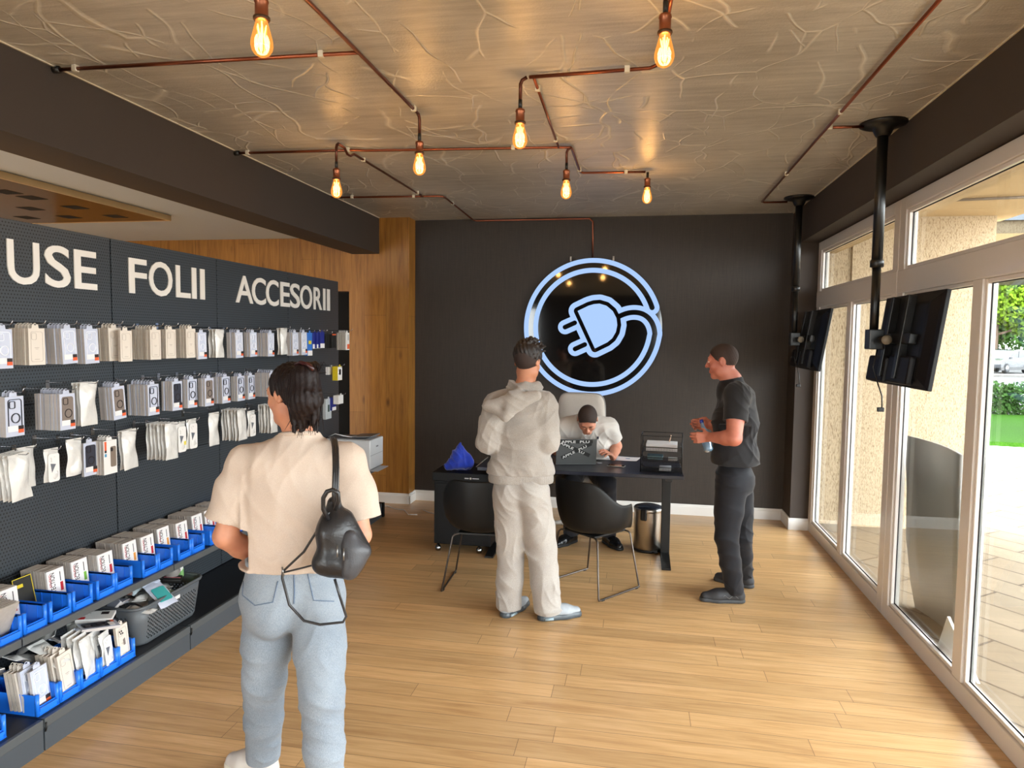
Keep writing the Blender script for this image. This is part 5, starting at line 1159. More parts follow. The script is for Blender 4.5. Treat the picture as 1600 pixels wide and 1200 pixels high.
# ---- grey laundry-style basket
def basket_mat():
    m = bpy.data.materials.new('grey_basket'); m.use_nodes = True; nt = m.node_tree; b = nt.nodes['Principled BSDF']
    b.inputs['Base Color'].default_value = srgb(88, 92, 96); b.inputs['Roughness'].default_value = 0.45
    t = N(nt, 'ShaderNodeTexCoord'); s = N(nt, 'ShaderNodeSeparateXYZ'); nt.links.new(t.outputs['Object'], s.inputs[0])
    P = 0.023; h_ = mathn(nt, 'ADD', s.outputs['X'], s.outputs['Y']); u = mathn(nt, 'DIVIDE', mathn(nt, 'ADD', h_, s.outputs['Z']), P); v = mathn(nt, 'DIVIDE', mathn(nt, 'SUBTRACT', mathn(nt, 'SUBTRACT', s.outputs['Y'], s.outputs['X']), s.outputs['Z']), P*1.0)
    v = mathn(nt, 'DIVIDE', mathn(nt, 'SUBTRACT', h_, s.outputs['Z']), P)
    du = mathn(nt, 'SUBTRACT', mathn(nt, 'FRACT', u), 0.5); dv = mathn(nt, 'SUBTRACT', mathn(nt, 'FRACT', v), 0.5)
    dd = mathn(nt, 'SQRT', mathn(nt, 'ADD', mathn(nt, 'MULTIPLY', du, du), mathn(nt, 'MULTIPLY', dv, dv)))
    hole = mathn(nt, 'LESS_THAN', dd, 0.30)
    zone = mathn(nt, 'MULTIPLY', mathn(nt, 'GREATER_THAN', s.outputs['Z'], 0.03), mathn(nt, 'LESS_THAN', s.outputs['Z'], 0.165))
    zy = mathn(nt, 'LESS_THAN', mathn(nt, 'ABSOLUTE', s.outputs['Y']), 0.20); zx = mathn(nt, 'LESS_THAN', mathn(nt, 'ABSOLUTE', s.outputs['X']), 0.11)
    hole = mathn(nt, 'MULTIPLY', hole, mathn(nt, 'MULTIPLY', zone, mathn(nt, 'MAXIMUM', zy, zx)))
    nt.links.new(mathn(nt, 'SUBTRACT', 1.0, hole), b.inputs['Alpha']); return m
m_bask = basket_mat(); m_baskr = mat('grey_basket_rim', (88, 92, 96), 0.42, noise=0.02)
bx, by = -2.68, 3.345
bk_ = empty('laundry_basket', (bx, by, 0.138), 0, 'grey perforated plastic basket full of loose accessories on the bottom deck', 'basket')
rows = []
for z, k in ((0.0, 0.80), (0.004, 0.86), (0.02, 0.89), (0.12, 0.95), (0.215, 1.0)):
    rows.append([(p[0]*k, p[1]*k, z) for p in rr_pts(0.365, 0.55, 0.07, 6)])
g = MB(); g.grid(rows, closed=True); wl = g.build('wall', m_bask, bk_); wl.modifiers.new('s', 'SOLIDIFY').thickness = 0.003
MB().prism([(p[0]*0.8, p[1]*0.8) for p in rr_pts(0.365, 0.55, 0.07, 6)], 0.0, 0.004).build('bottom', m_baskr, bk_)
g = MB(); rp = rr_pts(0.365, 0.55, 0.07, 6); rows = [[(p[0]*k, p[1]*k, z) for p in rp] for k, z in ((1.0, 0.205), (1.035, 0.207), (1.045, 0.215), (1.035, 0.223), (0.995, 0.222), (0.985, 0.214))]
g.grid(rows, closed=True); g.build('rim', m_baskr, bk_)
for (x0, y0, x1, y1) in ((0.176, -0.05, 0.184, 0.05), (-0.05, -0.276, 0.05, -0.27)):
    MB().box((x0, y0, 0.165), (x1, y1, 0.185), bev=0.003).build('hand_slot', m_lblw if x0 > 0 else m_blk, bk_)
def loose(name, me, loc, rot, label, cat, parts=None, sc=1.0):
    o = bpy.data.objects.new(name, me); COL.objects.link(o); o.location = loc; o.rotation_euler = rot; o.scale = (sc, sc, sc); tag(o, label, cat)
    if parts: put_parts(o, parts)
    return o
teal = MB(); slab(teal, 0.072, 0.10, 0.008, 0.009, 0.014, 0, -0.095); tealp = [('teal_insert', teal.mesh('ti', [mat('teal_plastic', (60, 160, 160), 0.35)]), [])]
loose('plastic_pouch', pouch_mesh(0.10, 0.18, 0.008, 3, [m_clear, m_bagd]), (-2.60, 3.30, 0.405), (0.15, -1.05, -0.5), 'clear pouch with a teal insert on top of the grey basket', 'pouch', tealp)
loose('long_box', MB().box((-0.02, -0.13, -0.008), (0.02, 0.13, 0.008), bev=0.002).mesh('lb', [mat('silver_card', (186, 200, 206), 0.3)]), (-2.66, 3.34, 0.418), (0.35, 0.4, 0.1), 'long pale silver box slanting over the grey basket', 'box')
gb = loose('green_white_box', MB().box((-0.03, -0.022, -0.06), (0.03, 0.022, 0.05), bev=0.006).mesh('gb', [m_wb]), (-2.64, 3.565, 0.405), (0.15, 0.05, 0.3), 'white and green box standing at the far end of the basket', 'box')
MB().box((-0.0295, -0.0226, -0.058), (0.0303, 0.0215, -0.01)).build('green_band', mat('light_green', (140, 196, 120), 0.4), gb)
loose('grey_cloth', MB().lathe([(0, 0), (0.03, 0.002), (0.038, 0.05), (0.03, 0.09), (0, 0.1)], 12).mesh('gc', [mat('grey_fold', (130, 126, 122), 0.6)]), (-2.66, 3.50, 0.37), (0.3, 0.9, 0.2), 'grey rolled pouch beside the green and white box', 'pouch')
rs = random.Random(11); spots = [(-2.76, 3.16), (-2.66, 3.18), (-2.60, 3.20), (-2.72, 3.25), (-2.77, 3.35), (-2.72, 3.45), (-2.62, 3.44), (-2.58, 3.40), (-2.75, 3.54), (-2.68, 3.14), (-2.60, 3.12), (-2.70, 3.38)]
for i, (x, y) in enumerate(spots):
    kind = ('bag', 'clear_k', 'pouch', 'bag')[i % 4]
    o = pack(kind, (x, y, 0.335+rs.uniform(-0.01, 0.03)), 0, False, 'loose wrapped accessory in the heap inside the grey basket', 'loose wrapped accessories in the grey basket', 0.75, i); o.rotation_euler = (rs.uniform(-0.4, 0.4), -1.35+rs.uniform(-0.25, 0.3), rs.uniform(0, 6))
o = MB().box((-0.05, -0.03, -0.012), (0.05, 0.03, 0.012), bev=0.006).build('black_case', m_blk); o.location = (-2.60, 3.47, 0.375); o.rotation_euler = (0.2, 0.1, 0.4); tag(o, 'black glossy case with pink lines near the far end of the basket', 'case')
MB().box((-0.045, -0.005, 0.0122), (0.045, -0.001, 0.0128)).build('pink_line', mat('pink', (200, 110, 120), 0.5), o)
for k, (x, y, r3, m3) in enumerate(((-2.74, 3.20, 1, mat('brown_wrap', (92, 62, 52), 0.5)), (-2.70, 3.22, 2, mat('brown_wrap', (92, 62, 52), 0.5)))):
    o = MB().box((-0.03, -0.04, 0), (0.03, 0.04, 0.02), bev=0.006).build('brown_sachet', m3); o.location = (x, y, 0.372); o.rotation_euler = (0.3*k, 0.3, r3); tag(o, 'dark brown sachet in the near half of the grey basket', 'sachet', 'brown sachets in the basket')

# ---- printer on the shelf end
pr = empty('laser_printer', (-2.70, 6.155, 0.4840), 0, 'white laser printer on the far end of the shelf before the oak column', 'printer')
m_prn = mat('printer_white', (232, 236, 240), 0.35, noise=0.01); m_prg = mat('printer_grey', (120, 122, 126), 0.45)
b = MB(); b.box((-0.17, -0.165, 0.055), (0.285, 0.165, 0.33), bev=0.010); b.build('body', m_prn, pr)
MB().box((-0.15, -0.15, 0.0), (0.25, 0.15, 0.055), bev=0.004).build('foot_base', m_prg, pr)
MB().box((-0.15, -0.13, 0.330), (0.22, 0.13, 0.336)).build('top_grille', m_prg, pr)
MB().box((0.10, -0.10, 0.335), (0.29, 0.12, 0.345), M=Matrix.Rotation(-0.06, 4, 'Y')).build('output_flap', m_prg, pr)
MB().box((0.2855, -0.163, 0.185), (0.287, 0.163, 0.187)).build('drawer_seam', m_prg, pr)
MB().box((0.2855, -0.02, 0.25), (0.287, 0.03, 0.262)).build('logo', m_prg, pr)
for (x0, z0, x1, z1) in ((0.08, 0.24, 0.12, 0.30), (0.17, 0.16, 0.22, 0.24), (0.17, 0.08, 0.22, 0.12), (-0.02, 0.25, 0.0, 0.30)): MB().box((x0, -0.1665, z0), (x1, -0.1645, z1)).build('vent', mat('vent_grey', (166, 170, 172), 0.5), pr)
MB().box((0.10, -0.17, 0.045), (0.36, 0.10, 0.052)).build('paper_tray', mat('tray_clear_grey', (180, 182, 188), 0.25), pr)
o = MB().tube([(-0.16, -0.1, 0.34), (-0.08, -0.12, 0.375), (0.0, -0.12, 0.36), (0.06, -0.08, 0.345), (0.1, -0.05, 0.35)], 0.005, 6).build('white_cable', m_paper); o.location = (-2.70, 6.155, 0.484); tag(o, 'white cable looped over the top of the printer', 'cable')
# ================================================================ PEOPLE: smooth implicit surfaces meshed with surface nets
class Field:
    def __init__(s, lo, hi, h):
        s.lo = np.array(lo, float); s.h = h; s.n = np.ceil((np.array(hi)-s.lo)/h).astype(int)+1
        s.v = np.full(tuple(s.n), 1.0, np.float32)
    def sub(s, lo, hi):
        a = np.maximum(0, np.floor((np.array(lo)-s.lo)/s.h).astype(int)); b = np.minimum(s.n, np.ceil((np.array(hi)-s.lo)/s.h).astype(int)+1)
        if np.any(b <= a): return None
        g = [(s.lo[i]+s.h*np.arange(a[i], b[i])).astype(np.float32) for i in range(3)]
        return (slice(a[0], b[0]), slice(a[1], b[1]), slice(a[2], b[2])), g[0][:, None, None], g[1][None, :, None], g[2][None, None, :]
    def put(s, sl, d, k, op='add'):
        c = s.v[sl]
        if op == 'add':
            if k > 0:
                hh = np.clip(0.5+0.5*(c-d)/k, 0, 1); s.v[sl] = c*(1-hh)+d*hh-k*hh*(1-hh)
            else: s.v[sl] = np.minimum(c, d)
        elif op == 'cut':
            d = -d
            hh = np.clip(0.5-0.5*(c-d)/max(k, 1e-5), 0, 1); s.v[sl] = c*(1-hh)+d*hh+k*hh*(1-hh)
    def cone(s, a, b, ra, rb, k=0.02, off=0.0, n=None, q=1.0, op='add'):
        a = np.array(a, float); b = np.array(b, float); r = max(ra, rb)+off+k+0.02
        R = s.sub(np.minimum(a, b)-r, np.maximum(a, b)+r)
        if R is None: return
        sl, X, Y, Z = R; ab = b-a; L2 = float(ab@ab)+1e-12
        x, y, z = X-a[0], Y-a[1], Z-a[2]
        t = np.clip((x*ab[0]+y*ab[1]+z*ab[2])/L2, 0, 1)
        dx, dy, dz = x-t*ab[0], y-t*ab[1], z-t*ab[2]
        if n is not None:
            dn = dx*n[0]+dy*n[1]+dz*n[2]; e = dn*(q-1); dx = dx+e*n[0]; dy = dy+e*n[1]; dz = dz+e*n[2]
        d = np.sqrt(dx*dx+dy*dy+dz*dz)-(ra+(rb-ra)*t)-off*(1 if n is None else 1.0)
        s.put(sl, d.astype(np.float32), k, op)
    def ell(s, c, r, R=None, k=0.02, off=0.0, op='add'):
        c = np.array(c, float); r = np.array(r, float)+off; m = r.max()+k+0.02
        Q = s.sub(c-m, c+m)
        if Q is None: return
        sl, X, Y, Z = Q; x, y, z = X-c[0], Y-c[1], Z-c[2]
        if R is not None: x, y, z = (x*R[0, j]+y*R[1, j]+z*R[2, j] for j in range(3))
        k0 = np.sqrt((x/r[0])**2+(y/r[1])**2+(z/r[2])**2); k1 = np.sqrt((x/r[0]**2)**2+(y/r[1]**2)**2+(z/r[2]**2)**2)+1e-9
        s.put(sl, (k0*(k0-1)/k1).astype(np.float32), k, op)
    def plane(s, p, n, k=0.004):
        """keep the side the normal points away from"""
        n = np.array(n, float); n /= np.linalg.norm(n); g = [(s.lo[i]+s.h*np.arange(s.n[i])).astype(np.float32) for i in range(3)]
        d = ((g[0]-p[0])*n[0])[:, None, None]+((g[1]-p[1])*n[1])[None, :, None]+((g[2]-p[2])*n[2])[None, None, :]
        s.v = np.maximum(s.v, d.astype(np.float32))
    def disp(s, fn):
        m = np.abs(s.v) < 0.04; i = np.nonzero(m); P = [s.lo[j]+s.h*i[j] for j in range(3)]; s.v[m] += fn(*P).astype(np.float32)
    def mesh(s, name, mats, smooth=1, matfn=None):
        v = s.v; v[0] = v[-1] = 1; v[:, 0] = v[:, -1] = 1; v[:, :, 0] = v[:, :, -1] = 1
        inside = v < 0; nx, ny, nz = v.shape
        cnt = np.zeros((nx-1, ny-1, nz-1), np.int8)
        for i in (0, 1):
            for j in (0, 1):
                for k in (0, 1): cnt += inside[i:nx-1+i, j:ny-1+j, k:nz-1+k]
        act = (cnt > 0) & (cnt < 8); ci = np.argwhere(act); idx = np.full(act.shape, -1, np.int32); idx[act] = np.arange(len(ci))
        acc = np.zeros((len(ci), 3)); w = np.zeros(len(ci)); corners = [(i, j, k) for i in (0, 1) for j in (0, 1) for k in (0, 1)]
        val = {c: v[ci[:, 0]+c[0], ci[:, 1]+c[1], ci[:, 2]+c[2]] for c in corners}
        for a in corners:
            for ax in range(3):
                if a[ax] == 0:
                    b = list(a); b[ax] = 1; b = tuple(b); va, vb = val[a], val[b]; m = (va < 0) != (vb < 0)
                    t = np.where(m, va/(va-vb+1e-12), 0); p = np.array(a, float)[None, :].repeat(len(ci), 0); p[:, ax] += t
                    acc[m] += p[m]; w[m] += 1
        P = s.lo+(ci+acc/w[:, None])*s.h
        F = []
        for ax in range(3):
            o1, o2 = [(1, 2), (2, 0), (0, 1)][ax]
            sa = [slice(None)]*3; sb = [slice(None)]*3; sa[ax] = slice(0, -1); sb[ax] = slice(1, None)
            A = inside[tuple(sa)]; B = inside[tuple(sb)]; e = np.argwhere(A != B); fl = A[tuple(e.T)]
            e1 = e.copy(); e1[:, o1] -= 1; e2 = e1.copy(); e2[:, o2] -= 1; e3 = e.copy(); e3[:, o2] -= 1
            q = np.stack([idx[tuple(x.T)] for x in (e, e1, e2, e3)], 1)
            q[~fl] = q[~fl][:, ::-1]; F.append(q)
        F = np.concatenate(F)
        for _ in range(smooth):
            S = np.zeros_like(P); C = np.zeros(len(P))
            for a, b in ((0, 1), (1, 2), (2, 3), (3, 0)):
                np.add.at(S, F[:, a], P[F[:, b]]); np.add.at(C, F[:, a], 1); np.add.at(S, F[:, b], P[F[:, a]]); np.add.at(C, F[:, b], 1)
            P = P*0.5+0.5*S/C[:, None]
        me = bpy.data.meshes.new(name); me.vertices.add(len(P)); me.vertices.foreach_set('co', P.astype(np.float32).ravel())
        me.loops.add(F.size); me.loops.foreach_set('vertex_index', F.astype(np.int32).ravel()); me.polygons.add(len(F))
        me.polygons.foreach_set('loop_start', np.arange(0, F.size, 4, dtype=np.int32)); me.polygons.foreach_set('loop_total', np.full(len(F), 4, np.int32))
        me.polygons.foreach_set('use_smooth', np.ones(len(F), bool))
        for m in (mats if isinstance(mats, (list, tuple)) else [mats]): me.materials.append(m)
        if matfn is not None: me.polygons.foreach_set('material_index', matfn(P[F].mean(1)).astype(np.int32))
        me.update(calc_edges=True); me.validate(); return me
    def obj(s, name, mats, parent, smooth=1, matfn=None, label=None):
        o = bpy.data.objects.new(name, s.mesh(name, mats, smooth, matfn)); COL.objects.link(o); o.parent = parent
        if label: o['label'] = label
        return o
def V3(*a): return np.array(a, float)
def nrm(v): v = np.array(v, float); return v/np.linalg.norm(v)
def PX(base):
    """point at pixel (u,v) and distance d along the view axis, relative to base"""
    b = np.array(base, float)
    def f(u, v, d): r = ray(u, v)*d; return np.array([r.x, r.y, r.z+CAM_H])-b
    return f
def folds(seed, amp, freq, dirs):
    rs = np.random.RandomState(seed); T = [(nrm(d), rs.uniform(0, 6.28), f) for d in dirs for f in freq]
    W = [(rs.normal(size=3)*7, rs.uniform(0, 6.28)) for _ in range(6)]
    def fn(x, y, z):
        w = sum(np.sin(a[0]*x+a[1]*y+a[2]*z+p) for a, p in W)/6
        s_ = 0
        for i, (d, p, f) in enumerate(T):
            g = np.sin((x*d[0]+y*d[1]+z*d[2])*f+p+w*5.0); ridge = np.sqrt((1-np.abs(g))**2+0.015)**1.7-0.33; m_ = np.clip(0.35+np.sin(w*6+i*1.7+p)*0.9, 0, 1); s_ = s_-ridge*m_
        return amp*2.6*s_/math.sqrt(len(T))
    return fn
def head_frame(fwd, up):
    f = nrm(fwd); r = nrm(np.cross(f, up)); u = np.cross(r, f); return np.stack([r, f, u], 1)      # columns right, forward, up
def head(F, c, R, s=1.0, off=0.0, jaw=1.0, lid=0.0):
    P = lambda x, y, z: c+R@(np.array([x, y, z])*s)
    F.ell(P(0, -0.012, 0.034), np.array([.076, .094, .088])*s, R, 0.02, off)
    F.ell(P(0, 0.026, -0.032), np.array([.057*jaw, .062, .076])*s, R, 0.03, off)
    for q in (-1, 1):
        F.ell(P(q*.043*jaw, .014, -.058), np.array([.024, .032, .03])*s, R, 0.025, off); F.ell(P(q*.036, .062, -.018), np.array([.024, .022, .024])*s, R, 0.02, off)
    F.cone(P(-.016, .066, -.088), P(.016, .066, -.088), .021*s, .021*s, 0.02, off)
    F.cone(P(-.034, .078, .034), P(.034, .078, .034), .013*s, .013*s, 0.018, off)
    if off > 0: return
    F.cone(P(0, .088, .022), P(0, .108, -.016), .0075*s, .0115*s, 0.01)
    for q in (-1, 1): F.ell(P(q*.012, .098, -.019), np.array([.008, .010, .008])*s, R, 0.006)
    for q in (-1, 1): F.ell(P(q*.031, .103, .015), np.array([.017, .014, .012])*s, R, 0.010, op='cut')
    for q in (-1, 1): F.ell(P(q*.031, .0795, .020+lid*-.004), np.array([.0150, .0155, .0085+lid*.0045])*s, R, 0.003); F.ell(P(q*.031, .0795, .005), np.array([.0145, .0140, .006])*s, R, 0.004)
    F.cone(P(-.019, .086, -.049), P(.019, .086, -.049), .0075*s, .0075*s, 0.006); F.cone(P(-.015, .086, -.059), P(.015, .086, -.059), .008*s, .008*s, 0.006)
    for q in (-1, 1):
        F.ell(P(q*.077, -.008, .002), np.array([.009, .019, .031])*s, R@rotz(q*-0.35), 0.008); F.ell(P(q*.085, -.004, .004), np.array([.005, .010, .018])*s, R@rotz(q*-0.35), 0.004, op='cut')
def rotz(a): c, s = math.cos(a), math.sin(a); return np.array([[c, -s, 0], [s, c, 0], [0, 0, 1]])
def eyes(c, R, par, s=1.0):
    for q in (-1, 1):
        p = c+R@(np.array([q*.031, .0815, .016])*s); b = MB(); M = Matrix([[*R[i], p[i]] for i in range(3)]+[[0, 0, 0, 1]])
        b.lathe([(0, -.0115), (.006, -.0098), (.0098, -.006), (.0115, 0), (.0098, .006), (.006, .0098), (.0045, .0106)], 14, 0, M=M @ Matrix.Rotation(-PI/2, 4, 'X')); b.lathe([(.0046, .0105), (.003, .0113), (0, .0116)], 12, 1, M=M @ Matrix.Rotation(-PI/2, 4, 'X'))
        b.build('eye', [mat('eye_white', (222, 214, 206), 0.2, noise=0), mat('eye_iris', (52, 36, 26), 0.15, noise=0)], par)
    for q in (-1, 1):
        a = [c+R@(np.array([q*x, y, z])*s) for x, y, z in ((.012, .0915, .034), (.028, .0925, .040), (.046, .083, .034))]
        MB().tube(a, [0.003*s, .0035*s, .002*s], 6).build('eyebrow', mat('brow_dark', (48, 34, 26), 0.8, noise=0), par)
def hand(F, w, d, n, t, curl=(0.5, 0.6, 0.7, 0.8), s=1.0, thumb=0.5):
    """w wrist, d finger direction, n palm normal, t toward the thumb"""
    d = nrm(d); n = nrm(np.array(n)-d*np.dot(n, d)); t = np.cross(d, n) if np.dot(np.cross(d, n), t) > 0 else -np.cross(d, n)
    for i in range(4):
        x = .029-.0195*i; base = w+s*(d*(.088-.004*abs(i-1))+t*x)
        F.cone(w+s*(t*x*.55+d*.012), base, .0135*s, .0108*s, 0.010)
        p, dd = base, d.copy(); L = (.042, .025, .021) if i in (0, 2) else ((.046, .028, .022) if i == 1 else (.034, .020, .018))
        for j, l in enumerate(L):
            a = curl[i]*(0.8 if j == 0 else 1.0); dd = nrm(d*math.cos(a*(j+1))+n*math.sin(a*(j+1))); e = p+dd*l*s
            F.cone(p, e, (.0092-.0008*j)*s, (.0086-.0010*j)*s, 0.003); p = e
    b = w+s*(d*.022+t*.022); m = b+s*.042*nrm(d*.55+t*.75+n*(.2+thumb*.5)); e = m+s*.030*nrm(d*.9+t*.15+n*(.3+thumb)); f = e+s*.022*nrm(d*.9+n*(.4+thumb*.8))
    F.cone(w+d*.01*s+t*.008*s, b, .014*s, .014*s, .01); F.cone(b, m, .0135*s, .0105*s, .008); F.cone(m, e, .0100*s, .0090*s, .003); F.cone(e, f, .0090*s, .0075*s, .003)
def shoe(heel, toe, par, m_up, m_sole, h=0.075, w=0.045, lace=None, sole=0.022, label=None, ztop=None):
    heel = np.array(heel, float); toe = np.array(toe, float); d = nrm(toe-heel); L = np.linalg.norm(toe-heel); sd = np.array([-d[1], d[0], 0])
    F = Field(np.minimum(heel, toe)-0.09, np.maximum(heel, toe)+np.array([.09, .09, .19]), 0.004); z = np.array([0, 0, 1.0])
    F.cone(heel+d*.035+z*.045, heel+d*.045+z*h, .034, .038, .02); F.cone(heel+d*.04+z*.035, heel+d*L*.62+z*.036, .036, w-.001, .03); F.cone(heel+d*L*.62+z*.034, heel+d*(L-.04)+z*.028, w-.001, .034, .03)
    F.cone(heel+d*.06+z*h, heel+d*L*.55+z*.048, .036, .034, .03)
    F.plane(heel+z*sole, -z); F.plane(heel+z*(h+.028), z)
    o = F.obj('shoe', m_up, par, 1, label=label)
    G = Field(np.minimum(heel, toe)-0.08, np.maximum(heel, toe)+np.array([.08, .08, .1]), 0.004)
    G.cone(heel+d*.035+z*.012, heel+d*L*.6+z*.012, .041, w+.004, .02); G.cone(heel+d*L*.6+z*.012, heel+d*(L-.038)+z*.012, w+.004, .038, .02); G.plane(heel+z*(sole+.004), z); G.plane(heel+z*0.001, -z)
    G.obj('sole', m_sole, o, 1)
    if lace:
        for k in range(4):
            p = heel+d*(L*.42+.022*k)+z*(h+.012-.011*k); MB().tube([p-sd*.022-z*.004, p+z*.004, p+sd*.022-z*.004], .0028, 5).build('lace', lace, o)
    return o
def skin_mat(name, rgb, rgb2):
    m, nt, b = new_mat(name); v = mapping(nt); n = noise(nt, v, 14, 3); nt.links.new(ramp(nt, n, [(0.3, srgb(*rgb2)), (0.7, srgb(*rgb))]), b.inputs['Base Color'])
    b.inputs['Roughness'].default_value = 0.5; b.inputs['Subsurface Weight'].default_value = 0.08; b.inputs['Subsurface Radius'].default_value = (0.01, 0.004, 0.002); return m
def cloth_mat(name, c1, c2, sc=420, rough=0.9, big=3.0, bump=0.35, sheen=0.0, stretch=(1, 1, 1)):
    m, nt, b = new_mat(name); v = mapping(nt, stretch); n = noise(nt, v, sc, 3, 0.6); n2 = noise(nt, mapping(nt), big, 3)
    f = mathn(nt, 'ADD', mathn(nt, 'MULTIPLY', n, 0.55), mathn(nt, 'MULTIPLY', n2, 0.45)); nt.links.new(ramp(nt, f, [(0.38, srgb(*c2)), (0.62, srgb(*c1))]), b.inputs['Base Color'])
    b.inputs['Roughness'].default_value = rough; b.inputs['Specular IOR Level'].default_value = 0.2; b.inputs['Sheen Weight'].default_value = sheen; bumpn(nt, b, n, bump, 0.0015); return m
def limb(F, pts, rs, k=0.03, off=0.0):
    for a, b, ra, rb in zip(pts[:-1], pts[1:], rs[:-1], rs[1:]): F.cone(a, b, ra, rb, k, off)
def bounds(pts, m): A = np.array(pts); return A.min(0)-m, A.max(0)+m
def person(loc, label):
    o = empty('person', loc, 0, label, 'person'); return o
# ================================================================ 1. woman at the shelves, seen from behind
def woman():
    base = (-1.33, 2.50, 0); p = PX(base)
    r = person(base, 'person in beige t-shirt and light blue jeans facing the shelves, black backpack on one shoulder')
    sk = skin_mat('skin_woman', (206, 146, 116), (190, 126, 98))
    away = nrm([-0.46, 0.89, 0]); rt = nrm([0.89, 0.46, 0]); up = V3(0, 0, 1)
    pel = p(458, 925, 2.64); wai = p(458, 858, 2.64); che = p(460, 775, 2.64); uch = p(463, 722, 2.63); nb = p(468, 683, 2.62); hc = p(455, 618, 2.60)
    R = head_frame([-0.95, 0.30, -0.18], up)
    sL, sR = p(388, 722, 2.62), p(541, 719, 2.64); eL, eR = p(352, 838, 2.60), p(562, 836, 2.62); wL, wR = p(415, 880, 2.80), p(520, 868, 2.82)
    hL, hR = p(423, 945, 2.65), p(497, 943, 2.63); kL, kR = p(413, 1062, 2.64), p(503, 1085, 2.49); aL = p(411, 1160, 2.78); aR = p(509, 1262, 2.52)
    aL[2] = 0.085; aR = p(510, 1262, 2.53); aR[2] = 0.09
    def torso(F, off, k=0.05):
        F.cone(pel+rt*-.055, pel+rt*.055, .125, .125, k, off, away, 1.15); F.cone(wai+rt*-.05, wai+rt*.05, .115, .115, k, off, away, 1.2)
        F.cone(wai, che, .13, .135, k, off, away, 1.2)
        F.cone(che+rt*-.055, che+rt*.055, .115, .115, k, off, away, 1.15); F.cone(uch+rt*-.10+up*-.015, uch+rt*.10+up*-.015, .075, .075, k, off, away, 1.05); F.cone(wai, uch, .12, .10, k, off, away, 1.25)
    lo, hi = bounds([pel, hc, sL, sR, eL, eR, wL, wR, kL, kR, aL, aR], .17)
    F = Field(lo, hi, 0.0048)
    torso(F, -.018)
    limb(F, [nb-up*.04, nb+(hc-nb)*.45, hc-up*.06], [.06, .052, .055], .03); head(F, hc, R, 0.93)
    for a, e, w in ((sL, eL, wL), (sR, eR, wR)): limb(F, [uch+(a-uch)*.6, a, a+(e-a)*.5, e], [.055, .058, .050, .043], .02); limb(F, [e, e+(w-e)*.35, w], [.044, .043, .028], .012)
    hand(F, wL, nrm(rt*.8+away*.5+up*.1), nrm(away*-.6+rt*.3), up, s=.92); hand(F, wR, nrm(rt*-.7+away*.5+up*.1), nrm(away*-.6-rt*.3), up, s=.92)
    for h_, kn, an in ((hL, kL, aL), (hR, kR, aR)): limb(F, [h_, kn, an], [.085, .050, .035], .03)
    b = F.obj('body', sk, r, 1); eyes(hc, R, b, .93)
    # t-shirt
    tm = cloth_mat('beige_jersey', (207, 190, 175), (193, 174, 159), 380, 0.85)
    hem = p(455, 886, 2.6)[2]
    F = Field(np.minimum(np.minimum(eL, wL), pel)-.18, np.maximum(np.maximum(sR, eR), nb)+.16, 0.005); torso(F, .016, .05)
    F.cone(p(420, 870, 2.62), p(500, 870, 2.62), .108, .108, .04, .0, away, 1.05); F.cone(p(413, 790, 2.62), p(508, 790, 2.62), .105, .105, .05, 0, away, 1.1); F.cone(p(412, 835, 2.62), p(505, 835, 2.62), .108, .108, .05, 0, away, 1.1)
    SL, SR = eL+(sL-eL)*.20, eR+(sR-eR)*.20
    for a, e in ((sL, SL), (sR, SR)):
        o_ = nrm(a-uch); limb(F, [uch+(a-uch)*.4+up*.0, a-up*.008, a+(e-a)*.5+o_*.010, e+o_*.012], [.075, .072, .078, .082], .03)
    F.cone(nb-up*.06, nb-up*.004, .098, .076, .03)
    F.disp(folds(3, .0036, (22, 36), [(.6, .3, .45), (.8, .4, .15), (.7, .35, -.3)]))
    fo = folds(9, .006, (24,), [(.85, .45, .12)]); F.disp(lambda x, y, z: fo(x, y, z)*np.clip((1.30-z)/.3, 0, 1)*np.clip((z-.85)/.1, 0.2, 1))
    F.plane((0, 0, hem), (0, 0, -1)); F.plane(nb+up*.012, nrm(up+away*.25))
    for a, e in ((sL, SL), (sR, SR)):
        n = nrm(e-a); sl = F.sub(e-np.array([.12, .12, .15]), e+np.array([.12, .12, .15])); 
        d = (sl[1]-e[0])*n[0]+(sl[2]-e[1])*n[1]+(sl[3]-e[2])*n[2]
        side = ((sl[1]-uch[0])*rt[0]+(sl[2]-uch[1])*rt[1]+0*sl[3])*np.sign(np.dot(a-uch, rt))
        F.v[sl[0]] = np.where(side > .17, np.maximum(F.v[sl[0]], d), F.v[sl[0]])
    F.cone(nb+up*.0, nb+up*.09, .056, .062, .004, op='cut')
    for a, e in ((sL, SL), (sR, SR)): F.cone(e-nrm(e-a)*.006, e+nrm(e-a)*.03, .064, .068, .003, op='cut')
    ts = F.obj('t_shirt', tm, r, 1)
    nk = [nb+up*.008+(rt*math.cos(t)*.070+away*math.sin(t)*.068)-up*.016*math.sin(t) for t in np.linspace(0, 2*PI, 30)]
    MB().tube(nk, .0095, 8, cap=False).build('neck_band', tm, ts)
    # jeans
    jm = cloth_mat('light_denim', (150, 158, 166), (116, 126, 138), 500, 0.85, 4.0, 0.3, 0.1, (1, 1, .35))
    F = Field(np.minimum(np.minimum(aL, aR), pel)-.2, np.maximum(np.maximum(hR, kR), pel)+.2, 0.005)
    F.cone(pel+rt*-.062-up*.01, pel+rt*.062-up*.01, .134, .134, .04, 0, away, 1.12); F.cone(wai+rt*-.055-up*.03, wai+rt*.055-up*.03, .118, .118, .04, 0, away, 1.15)
    for q in (-1, 1): F.ell(pel+rt*q*.078-away*.058-up*.055, (.085, .075, .095), None, .03)
